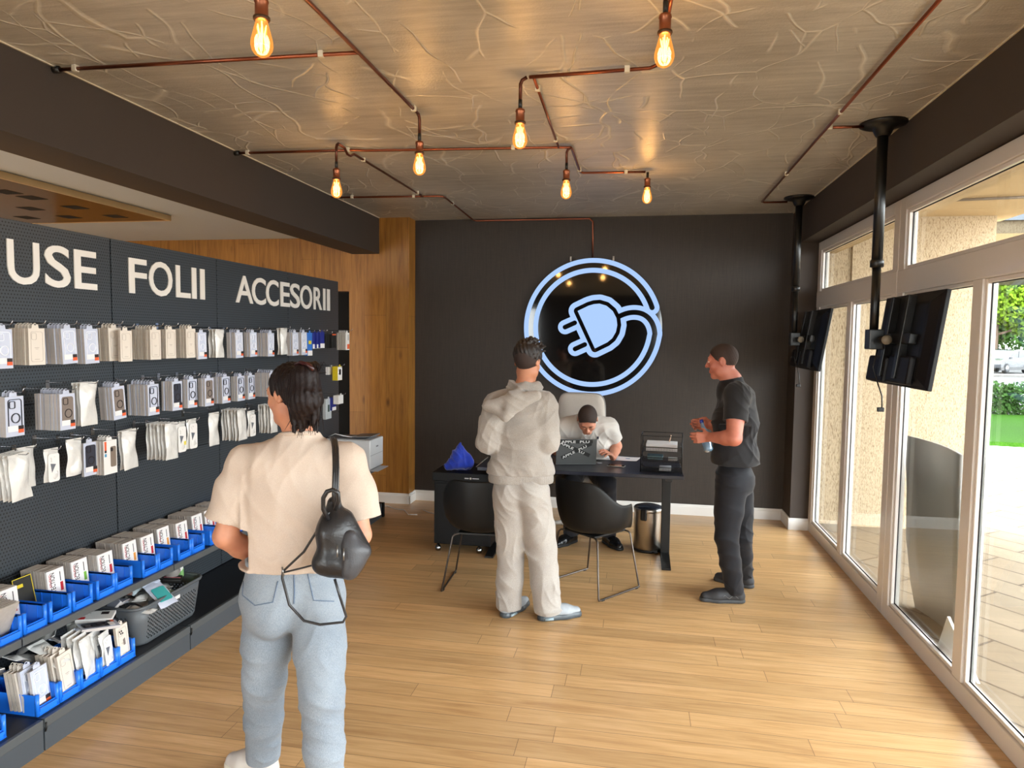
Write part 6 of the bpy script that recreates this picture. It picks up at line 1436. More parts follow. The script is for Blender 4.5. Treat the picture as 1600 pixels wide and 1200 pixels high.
    for h_, kn, an in ((hL, kL, aL), (hR, kR, aR)): limb(F, [h_, h_+(kn-h_)*.5, kn, kn+(an-kn)*.5, an+up*-.0], [.101, .094, .079, .072, .066], .022)
    F.disp(folds(5, .0022, (30, 55), [(.35, .2, .9), (.6, .3, -.6)]))
    kf = folds(8, .0045, (42,), [(.25, .1, .95)]); F.disp(lambda x, y, z: kf(x, y, z)*np.exp(-((z-.42)/.12)**2)+kf(x, y, z)*np.exp(-((z-.14)/.08)**2))
    F.plane((0, 0, .075), (0, 0, -1)); F.plane((0, 0, hem+.03), (0, 0, 1))
    for an in (aL, aR): F.cone(an-up*.08, an+up*.06, .054, .052, .004, op='cut')
    jn = F.obj('jeans', jm, r, 1)
    st = cloth_mat('denim_seam', (112, 126, 146), (96, 110, 130), 300)
    def on(u, v):   # thin seams just proud of the denim, at the back
        return p(u, v, 2.50)
    # pockets and centre seam follow the surface by ray casting on the jeans mesh
    from mathutils.bvhtree import BVHTree
    bvh = BVHTree.FromPolygons([v.co for v in jn.data.vertices], [f.vertices[:] for f in jn.data.polygons])
    def seam(pts, name, rad=.0022):
        out = []
        for i in range(len(pts)-1):
            for k in range(5):
                u = pts[i][0]+(pts[i+1][0]-pts[i][0])*k/5; v = pts[i][1]+(pts[i+1][1]-pts[i][1])*k/5; d = ray(u, v).normalized(); o3 = Vector((0, 0, CAM_H))-Vector(base)
                h3 = bvh.ray_cast(o3, d)
                if h3[0] is not None: out.append(h3[0]-d*.001)
        if len(out) > 2: MB().tube(out, rad, 5).build(name, st, jn)
    seam([(381, 902), (379, 930), (398, 946), (426, 941), (436, 900)], 'pocket_seam'); seam([(480, 893), (490, 938), (530, 940)], 'pocket_seam')
    seam([(459, 890), (460, 925), (459, 948)], 'centre_seam', .003); seam([(436, 888), (459, 892), (480, 888)], 'yoke_seam')
    # hair: claw-clipped dark hair
    hm = mat('hair_dark_brown', (26, 15, 14), 0.5, spec=0.25, noise=0.3, nscale=30, bump=0.5, bscale=90)
    F = Field(hc-.19, hc+.19, 0.0038); P = lambda x, y, z: hc+R@np.array([x, y, z])
    F.ell(P(0, -.016, .036), (.079, .094, .089), R, .02); F.ell(P(0, -.085, .03), (.05, .05, .06), R, .03)
    F.plane(P(0, .052, .05), R@nrm([0, 1, -.55])); 
    F.ell(P(.0, .035, -.080), (.12, .075, .07), R, .01, op='cut')
    rr_ = np.random.RandomState(2)
    # gathered hair: a full mass from the clip down to the collar, with strands on it
    pd = 2.49
    F.cone(p(477, 588, pd), p(477, 625, pd), .048, .056, .03); F.cone(p(477, 625, pd), p(472, 655, pd+.01), .056, .034, .03); F.cone(p(462, 600, 2.53), p(470, 645, 2.52), .05, .032, .03); F.cone(p(480, 580, pd+.02), p(492, 572, pd+.03), .03, .018, .02)
    for i in range(60):
        u0 = rr_.uniform(456, 497); d0 = pd-rr_.uniform(-.01, .05)*(1-abs(u0-477)/26)
        a = p(u0*.4+477*.6, rr_.uniform(572, 592), pd-.02+rr_.uniform(0, .03)); m2 = p(u0+rr_.uniform(-3, 4), rr_.uniform(612, 635), d0-.012); l2 = p(u0*.85+476*.15+rr_.uniform(-6, 5), rr_.uniform(652, 676), pd+rr_.uniform(-.02, .03))
        F.cone(a, m2, .010, .010, .005); F.cone(m2, l2, .010, .003, .005)
    F.disp(lambda x, y, z: .0016*np.sin(x*330+z*40)+.0013*np.sin(y*300-z*60))
    hair = F.obj('hair', hm, b, 0)
    tb_ = MB()
    for i in range(34):
        u0 = rr_.uniform(452, 500); a0 = p(u0, 630, pd-.02); a1 = p(u0+rr_.uniform(-4, 5), 655, pd-.01); a2 = p(u0+rr_.uniform(-9, 8), rr_.uniform(668, 686), pd+.01); tb_.tube([a0, a1, a2], [.002, .0016, .0006], 4)
    for i in range(10):
        u0 = rr_.uniform(470, 500); tb_.tube([p(u0, 580, pd), p(u0+rr_.uniform(-4, 8), rr_.uniform(564, 572), pd), p(u0+rr_.uniform(0, 14), rr_.uniform(570, 590), pd)], [.002, .0016, .0006], 4)
    tb_.build('loose_strands', hm, hair)
    cl = MB(); cl.tube([p(462, 570, 2.50), p(470, 566, 2.47), p(482, 570, 2.45), p(490, 578, 2.45)], .007, 8); cl.build('hair_clip', mat('clip_burgundy', (58, 20, 22), 0.3, noise=0), hair)
    # shoes
    wup = mat('white_leather', (206, 198, 190), 0.45, noise=0.02); wso = mat('white_sole', (214, 206, 192), 0.5, noise=0.02)
    h0 = np.array(atZ(428, 1192, 0))-np.array(base); t0 = np.array(atZ(366, 1172, 0))-np.array(base); d0 = nrm(t0-h0); h0 = h0+V3(0, .03, 0)-d0*.0
    aa = aL.copy(); aa[2] = 0; shoe(aa-d0*.065, aa+d0*.195, r, wup, wso, lace=wso)
    aa = aR.copy(); aa[2] = 0; shoe(aa-away*.07, aa+away*.19, r, wup, wso, lace=wso)
    return r, dict(p=p, base=base, rt=rt, away=away)
W_, WI = woman()
# backpack hanging from her right shoulder
def backpack():
    base = (WI['base'][0], WI['base'][1], 0); p = PX(base)
    o = empty('backpack', base, 0, 'small black leather backpack hanging by one strap on the back of the person in beige', 'backpack')
    lm = mat('black_leather', (30, 29, 31), 0.36, noise=0.12, nscale=18, bump=0.25, bscale=120, coat=0.1); lg_ = mat('grey_black_panel', (62, 62, 66), 0.42, noise=0.08, nscale=10, bump=0.2, bscale=160)
    F = Field(p(490, 935, 2.3)-.12, p(600, 740, 2.6)+.15, 0.0045)
    F.cone(p(522, 786, 2.45), p(520, 830, 2.44), .026, .056, .03, 0, WI['away'], 1.1); F.cone(p(520, 830, 2.44), p(521, 870, 2.44), .056, .060, .03, 0, WI['away'], 1.1)
    F.cone(p(508, 880, 2.43), p(541, 884, 2.43), .044, .046, .03); F.cone(p(530, 820, 2.45), p(552, 876, 2.45), .045, .046, .03); F.cone(p(540, 810, 2.47), p(560, 858, 2.47), .03, .04, .03)
    F.disp(folds(4, .0045, (30, 48), [(.9, .4, .1), (.8, .3, .5)])); F.plane(p(520, 909, 2.44), (0, 0, -1))
    body = F.obj('bag_body', lm, o, 1)
    F = Field(p(520, 935, 2.3)-.1, p(610, 800, 2.6)+.12, 0.0045)
    F.cone(p(547, 838, 2.41), p(546, 893, 2.40), .022, .024, .03); F.cone(p(547, 850, 2.41), p(568, 862, 2.43), .022, .018, .03); F.cone(p(568, 862, 2.43), p(548, 892, 2.41), .018, .022, .03); F.cone(p(553, 862, 2.41), p(553, 876, 2.41), .032, .032, .03)
    F.plane(p(520, 910, 2.44), (0, 0, -1))
    F.obj('front_pocket', lg_, o, 1)
    st = [p(525, 800, 2.43), p(524, 770, 2.42), p(525, 730, 2.44), p(524, 700, 2.49), p(522, 688, 2.56), p(520, 684, 2.66), p(524, 700, 2.76), p(530, 740, 2.80)]
    b = MB()
    for dx in (-.007, 0, .007): b.tube([q+WI['rt']*dx for q in st], .0052, 6)
    b.build('shoulder_strap', lm, o)
    lp_ = [p(513, 812, 2.40), p(505, 795, 2.385), p(505, 778, 2.375), p(511, 768, 2.37), p(520, 765, 2.37), p(528, 770, 2.375), p(529, 782, 2.385), p(524, 796, 2.40)]
    MB().tube(lp_, .008, 8).build('top_loop', lm, o)
    MB().tube([p(514, 800, 2.41), p(498, 825, 2.42), p(475, 862, 2.44), p(442, 893, 2.46), p(441, 903, 2.46), p(452, 945, 2.47), p(475, 970, 2.47), p(500, 976, 2.46), p(536, 972, 2.46), p(541, 963, 2.46), p(532, 935, 2.44), p(523, 905, 2.42)], .0048, 6).build('dangling_strap', lm, o)
    MB().tube([p(441, 895, 2.455), p(470, 888, 2.45), p(500, 880, 2.44)], .0035, 6).build('side_strap', lm, o)
    zm = mat('zip_metal', (140, 138, 136), 0.3, metal=0.9, noise=0)
    for (u, v) in ((527, 855), (537, 860)):
        z_ = MB(); z_.tube([p(u, v-3, 2.365), p(u, v+16, 2.36)], .0028, 6); z_.build('zip_pull', zm, o)
    MB().tube([p(441, 886, 2.452), p(443, 900, 2.452)], .0035, 6).build('buckle', zm, o)
    return o
backpack()

# ================================================================ 2. boy in the grey tracksuit
def boy():
    base = (-0.66, 4.27, 0); p = PX(base); D = 4.30
    r = person(base, 'person in light grey hoodie and sweatpants standing at the desk with back turned')
    sk = skin_mat('skin_boy', (200, 140, 108), (182, 118, 88)); up = V3(0, 0, 1)
    away = nrm([0.05, 1, 0]); rt = nrm([1, -0.05, 0])
    hc = p(824, 566, D-.02); R = head_frame([0.28, 0.95, -0.25], up)
    nb = p(820, 604, D); uch = p(813, 632, D); che = p(813, 672, D); wai = p(813, 715, D); pel = p(814, 765, D)
    sL, sR = p(775, 634, D-.02), p(850, 632, D-.02); eL, eR = p(762, 690, D-.04), p(856, 690, D-.04); wL, wR = p(790, 702, D+.24), p(838, 702, D+.24)
    hL, hR = p(796, 775, D), p(832, 775, D)
    heL = np.array(atZ(786, 966, 0))-base; toL = np.array(atZ(826, 941, 0))-base; heR = np.array(atZ(841, 969, 0))-base; toR = np.array(atZ(899, 962, 0))-base
    dL, dR = nrm(toL-heL), nrm(toR-heR)
    aL = heL+dL*.07; aR = heR+dR*.06; aL[2] = aR[2] = .09
    kL = (hL+aL)/2+away*.05; kR = (hR+aR)/2+away*.05
    lo, hi = bounds([pel, hc, sL, sR, eL, eR, wL, wR, kL, kR, aL, aR], .15)
    def torso(F, off, k=.05):
        F.cone(pel+rt*-.05, pel+rt*.05, .11, .11, k, off, away, 1.15); F.cone(wai+rt*-.045, wai+rt*.045, .105, .105, k, off, away, 1.2); F.cone(che+rt*-.055, che+rt*.055, .11, .11, k, off, away, 1.2); F.cone(uch+rt*-.10, uch+rt*.10, .07, .07, k, off, away, 1.05); F.cone(wai, uch, .11, .095, k, off, away, 1.2)
    F = Field(lo, hi, .0048); torso(F, -.02); limb(F, [nb-up*.05, nb, hc-up*.06], [.06, .055, .056], .03); head(F, hc, R, .98)
    for a, e, w in ((sL, eL, wL), (sR, eR, wR)): limb(F, [a, e], [.05, .04], .02); limb(F, [e, w], [.04, .028], .012)
    hand(F, wL, nrm(away+rt*.3), -up, rt, s=.98); hand(F, wR, nrm(away-rt*.3), up*-1, -rt, s=.98)
    for h_, kn, an in ((hL, kL, aL), (hR, kR, aR)): limb(F, [h_, kn, an], [.075, .05, .035], .03)
    b = F.obj('body', sk, r, 1); eyes(hc, R, b, .98)
    hm = cloth_mat('grey_melange', (172, 165, 158), (146, 139, 132), 260, .95, 5.0, .4, .3)
    F = Field(np.minimum(np.minimum(eL, wL), pel)-.17, np.maximum(np.maximum(sR, wR), nb)+.17, .0042); torso(F, .022)
    for a, e, w in ((sL, eL, wL), (sR, eR, wR)): limb(F, [uch+(a-uch)*.5, a, a+(e-a)*.5, e], [.085, .078, .078, .072], .03); limb(F, [e, w], [.068, .050], .025)
    F.cone(p(790, 735, D), p(838, 735, D), .105, .105, .04, .012, away, 1.1)
    F.disp(folds(21, .0040, (24, 40), [(.35, .1, .9), (.6, .2, -.5), (.9, .1, .2)]))
    z1 = p(813, 739, D)[2]; z0 = p(813, 753, D)[2]
    F.plane((0, 0, z1-.004), (0, 0, -1)); F.plane(nb+up*.03, nrm(up+away*.2))
    F.cone(nb-up*.02, nb+up*.10, .06, .065, .006, op='cut')
    for w, e in ((wL, eL), (wR, eR)): F.cone(w+(w-e)*.02, w+nrm(w-e)*.09, .055, .07, .003, op='cut')
    hd = F.obj('hoodie', hm, r, 1)
    F = Field(pel-.22+up*.0, pel+.24, .005); F.cone(p(792, 746, D), p(836, 746, D), .112, .112, .03, .004, away, 1.1); F.plane((0, 0, z0), (0, 0, -1)); F.plane((0, 0, z1), (0, 0, 1))
    F.disp(lambda x, y, z: .0012*np.sin(np.arctan2(y-pel[1], x-pel[0])*90)); F.obj('hem_band', hm, hd, 1)
    # hood lying on the back
    F = Field(p(740, 690, D)-.2, p(870, 580, D)+.25, .005); bk = -away
    for q in np.linspace(0, 1, 9):
        t = q*PI; c = nb+rt*.082*math.cos(t)+bk*.052*math.sin(t)+up*(.004-.022*math.sin(t)); F.cone(c-up*.01, c+up*.008, .030, .026, .03)
    tip = p(790, 652, D-.20); lt_ = p(762, 634, D-.13); rtp = p(838, 618, D-.14); mdl = p(802, 625, D-.15)
    F.cone(lt_, mdl, .030, .044, .03); F.cone(mdl, rtp, .044, .030, .03); F.cone(mdl, tip, .045, .022, .03); F.cone(mdl, nb+bk*.05, .04, .035, .03); F.cone(lt_, tip, .024, .022, .025); F.cone(rtp, tip, .022, .020, .02)
    F.disp(folds(31, .004, (55,), [(.5, 0, .8)])); F.cone(nb+up*.0, nb+up*.12, .058, .064, .006, op='cut'); F.obj('hood', hm, hd, 1)
    pm = cloth_mat('grey_sweatpants', (180, 174, 167), (156, 149, 143), 260, .95, 4.0, .4, .3)
    F = Field(np.minimum(np.minimum(aL, aR), pel)-.2, np.maximum(np.maximum(aR, kR), pel)+.2, .0044)
    F.cone(pel+rt*-.055, pel+rt*.055, .122, .122, .04, 0, away, 1.12)
    for q in (-1, 1): F.ell(pel+rt*q*.07-away*.045-up*.04, (.08, .07, .09), None, .03)
    for h_, kn, an, m_ in ((hL, kL, aL, .94), (hR, kR, aR, 1.0)): limb(F, [h_, h_+(kn-h_)*.6, kn, kn+(an-kn)*.6, an+up*-.02], [.112*m_, .103*m_, .096*m_, .092*m_, .088*m_], .02)
    F.disp(folds(33, .0042, (24, 40), [(.95, .3, .10), (.6, .2, .5)]))
    kf = folds(38, .008, (38,), [(.2, .1, .97)]); F.disp(lambda x, y, z: kf(x, y, z)*np.exp(-((z-.10)/.07)**2))
    F.plane((0, 0, .045), (0, 0, -1)); F.plane((0, 0, z0+.03), (0, 0, 1)); F.obj('sweatpants', pm, r, 1)
    hr = mat('hair_black_brown', (32, 24, 22), .5, noise=.3, nscale=40, bump=.5, bscale=140)
    F = Field(hc-.19, hc+.19, .0038); P = lambda x, y, z: hc+R@np.array([x, y, z])
    F.ell(P(0, -.010, .050), (.088, .102, .088), R, .02); rs_ = np.random.RandomState(6)
    for i in range(60):
        th = rs_.uniform(0, 2*PI); ph = rs_.uniform(.1, 1.25); dv = np.array([math.sin(ph)*math.cos(th), math.sin(ph)*math.sin(th), math.cos(ph)]); a_ = P(0, -.01, .05)+R@(dv*np.array([.078, .09, .078])); F.cone(a_, a_+R@(dv*.024+np.array([.012, .012, .006])), .013, .005, .008)
    F.plane(P(0, .0, -.004), R@nrm([0, .45, -1])); F.disp(lambda x, y, z: .0018*np.sin(x*260+z*90)+.0015*np.sin(y*240-z*110))
    F.obj('hair', hr, b, 0)
    F = Field(hc-.16, hc+.16, .0038); F.ell(P(0, -.014, .026), (.0775, .0955, .086), R, .02); F.plane(P(0, -.02, -.040), R@nrm([0, .8, -1])); F.plane(P(0, .02, 0), R@nrm([0, 1, 0])); F.obj('short_nape_hair', mat('hair_fade', (50, 36, 31), .8, noise=.2, nscale=200), b, 1)
    up_ = mat('silver_mesh_shoe', (160, 166, 172), .5, noise=.15, nscale=60); so = mat('dark_air_sole', (62, 70, 76), .3, noise=.3, nscale=30); lc = mat('white_lace', (220, 222, 224), .6, noise=0)
    s1 = shoe(heL, heL+dL*.30, r, up_, so, lace=lc, sole=.034, h=.085); s2 = shoe(heR, heR+dR*.295, r, up_, so, lace=lc, sole=.034, h=.085)
    al = mat('air_window', (150, 168, 176), .15, noise=0)
    for s_, h_, d_ in ((s1, heL, dL), (s2, heR, dR)):
        sd = np.array([d_[1], -d_[0], 0]); MB().tube([h_+d_*.03+sd*.042+up*.016, h_+d_*.085+sd*.046+up*.016], .009, 8).build('air_window', al, s_)
    return r
boy()

# ================================================================ 3. man in black with the bottle
def man():
    base = (0.63, 4.88, 0); p = PX(base); D = 4.70
    r = person(base, 'person in black t-shirt and trousers standing in profile, holding a water bottle')
    sk = skin_mat('skin_man', (196, 124, 100), (176, 102, 82)); up = V3(0, 0, 1)
    fw = nrm([-1, .14, 0]); near = nrm([-.14, -1, 0])     # his left side faces the camera
    hc = p(1129, 566, D); R = head_frame([-.97, .22, -.14], up)
    nb = p(1143, 596, D); uch = p(1151, 622, D); che = p(1149, 660, D); wai = p(1148, 712, D); pel = p(1147, 745, D)
    sN, sF = p(1152, 616, D-.18), p(1146, 616, D+.18); eN, eF = p(1147, 685, D-.26), p(1140, 684, D+.22); wN, wF = p(1110, 683, D-.12), p(1112, 664, D+.02)
    hN, hF = p(1143, 758, D-.09), p(1152, 758, D+.09)
    heN = np.array(atZ(1163, 941, 0))-base; toN = np.array(atZ(1095, 938, 0))-base; heF = np.array(atZ(1177, 919, 0))-base; toF = np.array(atZ(1122, 907, 0))-base
    dN, dF = nrm(toN-heN), nrm(toF-heF); aN, aF = heN+dN*.07, heF+dF*.07; aN[2] = aF[2] = .09
    kN = p(1135, 838, D-.08); kF = p(1158, 838, D+.14)
    def torso(F, off, k=.05):
        F.cone(pel+near*-.05, pel+near*.05, .12, .12, k, off, fw, 1.1); F.cone(wai+near*-.04, wai+near*.04, .118, .118, k, off, fw, .88); F.cone(che+near*-.05, che+near*.05, .118, .118, k, off, fw, .86); F.cone(uch+near*-.11, uch+near*.11, .078, .078, k, off, fw, 1.0); F.cone(wai, uch, .115, .10, k, off, fw, .95)
    lo, hi = bounds([pel, hc, sN, sF, eN, eF, wN, wF, kN, kF, aN, aF], .16)
    F = Field(lo, hi, .0048); torso(F, -.018); limb(F, [nb-up*.05, nb+up*.01, hc-up*.055-fw*.02], [.066, .062, .060], .03); head(F, hc, R, 1.0, jaw=1.06)
    for a, e, w in ((sN, eN, wN), (sF, eF, wF)): limb(F, [a, a+(e-a)*.5, e], [.062, .058, .048], .02); limb(F, [e, e+(w-e)*.35, w], [.050, .049, .031], .012)
    # the bottle runs from the right hand (cap) down to below the left hand
    b0, b1 = p(1097, 662, D-.035), p(1107, 703, D-.085)
    ba = nrm(b1-b0)
    hand(F, wN, nrm(fw*.9+near*-.1+up*-.1), nrm(-near+up*-.1), up, (.55, .6, .65, .7), 1.0, .6); hand(F, wF, nrm(fw*.9+up*.05), nrm(near+up*-.2), up, (.6, .65, .7, .75), 1.0, .7)
    for h_, kn, an in ((hN, kN, aN), (hF, kF, aF)): limb(F, [h_, kn, an], [.08, .052, .038], .03)
    b = F.obj('body', sk, r, 1); eyes(hc, R, b, 1.0)
    tm = cloth_mat('black_cotton', (40, 38, 39), (32, 31, 32), 400, .85, 3, .25, .15)
    F = Field(np.minimum(np.minimum(eN, wN), pel)-.2, np.maximum(np.maximum(sF, eF), nb)+.2, .0042); torso(F, .014)
    F.cone(p(1148, 722, D)+near*-.05, p(1148, 722, D)+near*.05, .130, .130, .04, .006, fw, .95)
    E_ = []
    for a, e in ((sN, eN), (sF, eF)): q = a+(e-a)*.62; E_.append((a, q)); limb(F, [uch+(a-uch)*.5, a, q], [.085, .080, .078], .03)
    F.cone(nb-up*.06, nb-up*.002, .10, .082, .03)
    F.disp(folds(41, .0038, (24, 40), [(.55, .1, .7), (.85, .1, -.35)]))
    z0 = p(1148, 723, D)[2]; F.plane((0, 0, z0), (0, 0, -1)); F.plane(nb+up*.022, nrm(up-fw*.1+fw*.35)); F.cone(nb-up*.02, nb+up*.10, .066, .068, .004, op='cut')
    for a, q in E_:
        n = nrm(q-a); sl = F.sub(q-.12, q+.12); d = (sl[1]-q[0])*n[0]+(sl[2]-q[1])*n[1]+(sl[3]-q[2])*n[2]; sg = np.sign(np.dot(a-uch, near)); side = ((sl[1]-uch[0])*near[0]+(sl[2]-uch[1])*near[1]+0*sl[3])*sg
        F.v[sl[0]] = np.where(side > .155, np.maximum(F.v[sl[0]], d), F.v[sl[0]]); F.cone(q-n*.004, q+n*.03, .062, .064, .003, op='cut')
    F.obj('t_shirt', tm, r, 1)
    pm = cloth_mat('black_trousers', (30, 30, 35), (24, 24, 28), 400, .7, 3, .2, .1)
    F = Field(np.minimum(np.minimum(aN, aF), pel)-.2, np.maximum(np.maximum(aF, kF), pel)+.2, .0044); F.cone(pel+near*-.055, pel+near*.055, .132, .132, .04, 0, fw, 1.08)
    F.ell(pel-fw*.05-up*.03, (.085, .13, .10), None, .03)
    for h_, kn, an in ((hN, kN, aN), (hF, kF, aF)): limb(F, [h_, h_+(kn-h_)*.5, kn, kn+(an-kn)*.5, an], [.108, .094, .076, .068, .064], .02)
    F.disp(folds(43, .0034, (24, 40), [(.9, .2, .15), (.4, .2, .8)])); kf = folds(48, .006, (42,), [(.2, .1, .97)]); F.disp(lambda x, y, z: kf(x, y, z)*np.exp(-((z-.10)/.06)**2))
    F.plane((0, 0, .055), (0, 0, -1)); F.plane((0, 0, z0+.03), (0, 0, 1)); F.obj('trousers', pm, r, 1)
    P = lambda x, y, z: hc+R@np.array([x, y, z])
    F = Field(hc-.16, hc+.16, .0038); F.ell(P(0, -.012, .036), (.0785, .0965, .091), R, .02); F.plane(P(0, .066, .06), R@nrm([0, .75, -.6])); F.ell(P(0, .115, .030), (.062, .058, .052), R, .004, op='cut'); F.plane(P(0, .0, -.012), R@nrm([0, .62, -1]))
    for q in (-1, 1): F.ell(P(q*.078, -.006, .0), (.016, .024, .034), R, .006, op='cut')
    F.disp(lambda x, y, z: .0008*np.sin(x*400+z*200)); F.obj('hair', mat('hair_short_brown', (54, 38, 31), .8, noise=.25, nscale=150, bump=.4, bscale=400), b, 1)
    up_ = mat('dark_runner', (44, 44, 47), .6, noise=.1, nscale=50); so = mat('dark_rubber', (58, 60, 62), .6, noise=.05)
    s1 = shoe(heN, heN+dN*.30, r, up_, so, lace=mat('dark_lace', (28, 28, 30), .7, noise=0)); shoe(heF, heF+dF*.29, r, up_, so, lace=mat('dark_lace', (28, 28, 30), .7, noise=0))
    lnm = mat('reflective_line', (120, 120, 118), .4, noise=0); sd = nrm([-dN[1], dN[0], 0]); sd = sd if sd[1] < 0 else -sd
    MB().tube([heN+dN*x+sd*(.046 if x > .08 else .043)+up*z for x, z in ((.05, .04), (.08, .062), (.11, .036), (.14, .058), (.17, .034))], .0016, 4).build('side_line', lnm, s1)
    # bottle: a thing of its own
    o = empty('water_bottle', tuple(b0+base), 0, 'blue-tinted clear plastic water bottle held by the person in black', 'bottle')
    q = Vector((0, 0, -1)).rotation_difference(Vector(ba)); M = q.to_matrix().to_4x4(); L = float(np.linalg.norm(b1-b0))
    wm = mat('bottle_blue_clear', (140, 176, 206), .08, noise=.15, nscale=30, coat=.6, trans=.55)
    MB().lathe([(.012, .01), (.013, -.02), (.026, -.05), (.032, -.07), (.030, -.09), (.032, -.11), (.032, -L*.8), (.030, -L*.9), (.032, -L), (.020, -L-.012), (0, -L-.010)], 22, M=M).build('bottle_body', wm, o)
    MB().lathe([(0, .028), (.013, .026), (.014, .006), (.0, .004)], 16, M=M).build('cap', mat('cap_blue', (28, 50, 140), .4, noise=0), o)
    MB().lathe([(.0325, -.075), (.0328, -.078), (.0328, -.125), (.0325, -.128)], 22, M=M).build('bottle_label', mat('bottle_label_white', (212, 216, 226), .4, noise=.05), o)
    return r
man()

# ================================================================ 4. man seated behind the desk
def sitter():
    base = (-0.43, 6.02, 0); p = PX(base); up = V3(0, 0, 1)
    r = person(base, 'person in white polo shirt seated behind the desk, head bent over papers')
    sk = skin_mat('skin_sitter', (214, 152, 124), (198, 132, 106)); fw = nrm([.02, -1, 0]); rt = nrm([-1, 0, 0])   # rt: his right (image left)
    hc = p(918, 656, 5.66); R = head_frame([.06, -.62, -.78], up)
    nb = p(917, 656, 5.84); uch = p(916, 668, 5.90); che = p(915, 695, 5.96); wai = p(914, 728, 6.06); pel = p(914, 762, 6.14); pel[2] = .66; wai[2] = .80
    sR_, sL_ = p(880, 669, 5.90), p(951, 668, 5.90); eR_, eL_ = p(861, 700, 5.98), p(963, 697, 6.00); wR_, wL_ = p(884, 706, 5.84), p(958, 706, 5.72)
    eR_[2] = max(eR_[2], .80); eL_[2] = max(eL_[2], .80); wR_[2] = .795; wL_[2] = .80
    hR_, hL_ = pel+rt*.09+fw*.02-up*.02, pel-rt*.09+fw*.02-up*.02; kR_ = p(893, 762, 5.72); kL_ = p(950, 762, 5.72); kR_[2] = kL_[2] = .57
    aR_ = np.array(atZ(892, 832, .09))-base; aL_ = np.array(atZ(951, 834, .09))-base
    def torso(F, off, k=.05):
        F.cone(pel+rt*-.06, pel+rt*.06, .12, .12, k, off, fw, 1.1); F.cone(wai+rt*-.06, wai+rt*.06, .125, .125, k, off, fw, 1.1); F.cone(che+rt*-.08, che+rt*.08, .125, .125, k, off, fw, 1.1); F.cone(uch+rt*-.12, uch+rt*.12, .085, .085, k, off); F.cone(wai, uch, .13, .11, k, off)
    lo, hi = bounds([pel, hc, sR_, sL_, eR_, eL_, wR_, wL_, kR_, kL_, aR_, aL_], .17)
    F = Field(lo, hi, .0048); torso(F, -.02); limb(F, [uch+up*.02, nb, hc-R[:, 2]*.05-R[:, 1]*.03], [.07, .062, .058], .03); head(F, hc, R, 1.0, lid=1.0)
    for a, e, w in ((sR_, eR_, wR_), (sL_, eL_, wL_)): limb(F, [a, a+(e-a)*.5, e], [.060, .055, .047], .02); limb(F, [e, e+(w-e)*.35, w], [.048, .045, .030], .012)
    hand(F, wR_, nrm(fw*.8-rt*.5), -up, -rt, (.3, .3, .35, .4), 1.0, .2); hand(F, wL_, nrm(fw*.6+rt*.35+up*.45), nrm(rt*.6-up*.5+fw*.3), up, (.35, .4, .45, .5), 1.0, .5)
    for h_, kn, an in ((hR_, kR_, aR_), (hL_, kL_, aL_)): limb(F, [h_, kn, an], [.08, .055, .04], .03)
    b = F.obj('body', sk, r, 1); eyes(hc, R, b, 1.0)
    tm = cloth_mat('white_pique', (206, 201, 195), (192, 186, 178), 500, .8, 4, .3, .1)
    F = Field(np.minimum(np.minimum(eR_, eL_), pel)-.2, np.maximum(np.maximum(sR_, sL_), nb)+.2, .0042); torso(F, .014); E_ = []
    for a, e in ((sR_, eR_), (sL_, eL_)): q = a+(e-a)*.66; E_.append((a, q)); limb(F, [uch+(a-uch)*.5, a, q], [.09, .082, .076], .03)
    F.disp(folds(51, .0042, (24, 40), [(.75, .1, .5), (.75, .1, -.5)])); F.plane((0, 0, .66), (0, 0, -1)); nn = nrm(hc-nb+up*.04); F.plane(nb+nn*.035, nn); F.cone(nb-nn*.02, nb+nn*.12, .062, .07, .004, op='cut')
    for a, q in E_:
        n = nrm(q-a); sl = F.sub(q-.12, q+.12); d = (sl[1]-q[0])*n[0]+(sl[2]-q[1])*n[1]+(sl[3]-q[2])*n[2]; sg = np.sign(np.dot(a-uch, rt)); side = ((sl[1]-uch[0])*rt[0]+(sl[2]-uch[1])*rt[1]+0*sl[3])*sg
        F.v[sl[0]] = np.where(side > .165, np.maximum(F.v[sl[0]], d), F.v[sl[0]]); F.cone(q-n*.004, q+n*.03, .060, .062, .003, op='cut')
    po = F.obj('polo_shirt', tm, r, 1)
    cr = np.cross(nn, rt); rows = []
    for z, rad in ((.0, .070), (.03, .076), (.034, .082), (.012, .088)):
        rows.append([nb+nn*(.022+z)+(rt*math.cos(t)+cr*math.sin(t))*rad for t in np.linspace(-2.5+PI/2+PI, 2.5+PI/2+PI, 24)])
    cm = MB().grid(rows).build('collar', tm, po); cm.modifiers.new('s', 'SOLIDIFY').thickness = .003
    c0 = p(934.5, 684, 5.78); MB().box((-.008, -.002, -.01), (.006, .002, .01), M=Matrix.Translation(c0)).build('chest_logo', mat('logo_navy', (24, 30, 60), .6, noise=0), po)
    for k in range(2):
        c1 = p(915, 680+4*k, 5.755); MB().lathe([(0, 0), (.005, .001), (.005, .003), (0, .004)], 10, M=Matrix.Translation(c1) @ Matrix.Rotation(PI/2, 4, 'X')).build('button', m_paper, po)
    pm = cloth_mat('charcoal_trousers', (36, 36, 42), (28, 28, 34), 400, .75, 3, .2, .1)
    F = Field(np.minimum(np.minimum(np.minimum(aR_, aL_), pel), np.minimum(kR_, kL_))-.2, np.maximum(np.maximum(hR_, hL_), pel)+.2, .0044); F.cone(pel+rt*-.06, pel+rt*.06, .13, .13, .04, 0, up, 1.1)
    for h_, kn, an in ((hR_, kR_, aR_), (hL_, kL_, aL_)): limb(F, [h_, h_+(kn-h_)*.5, kn, kn+(an-kn)*.5, an], [.105, .092, .078, .070, .066], .02)
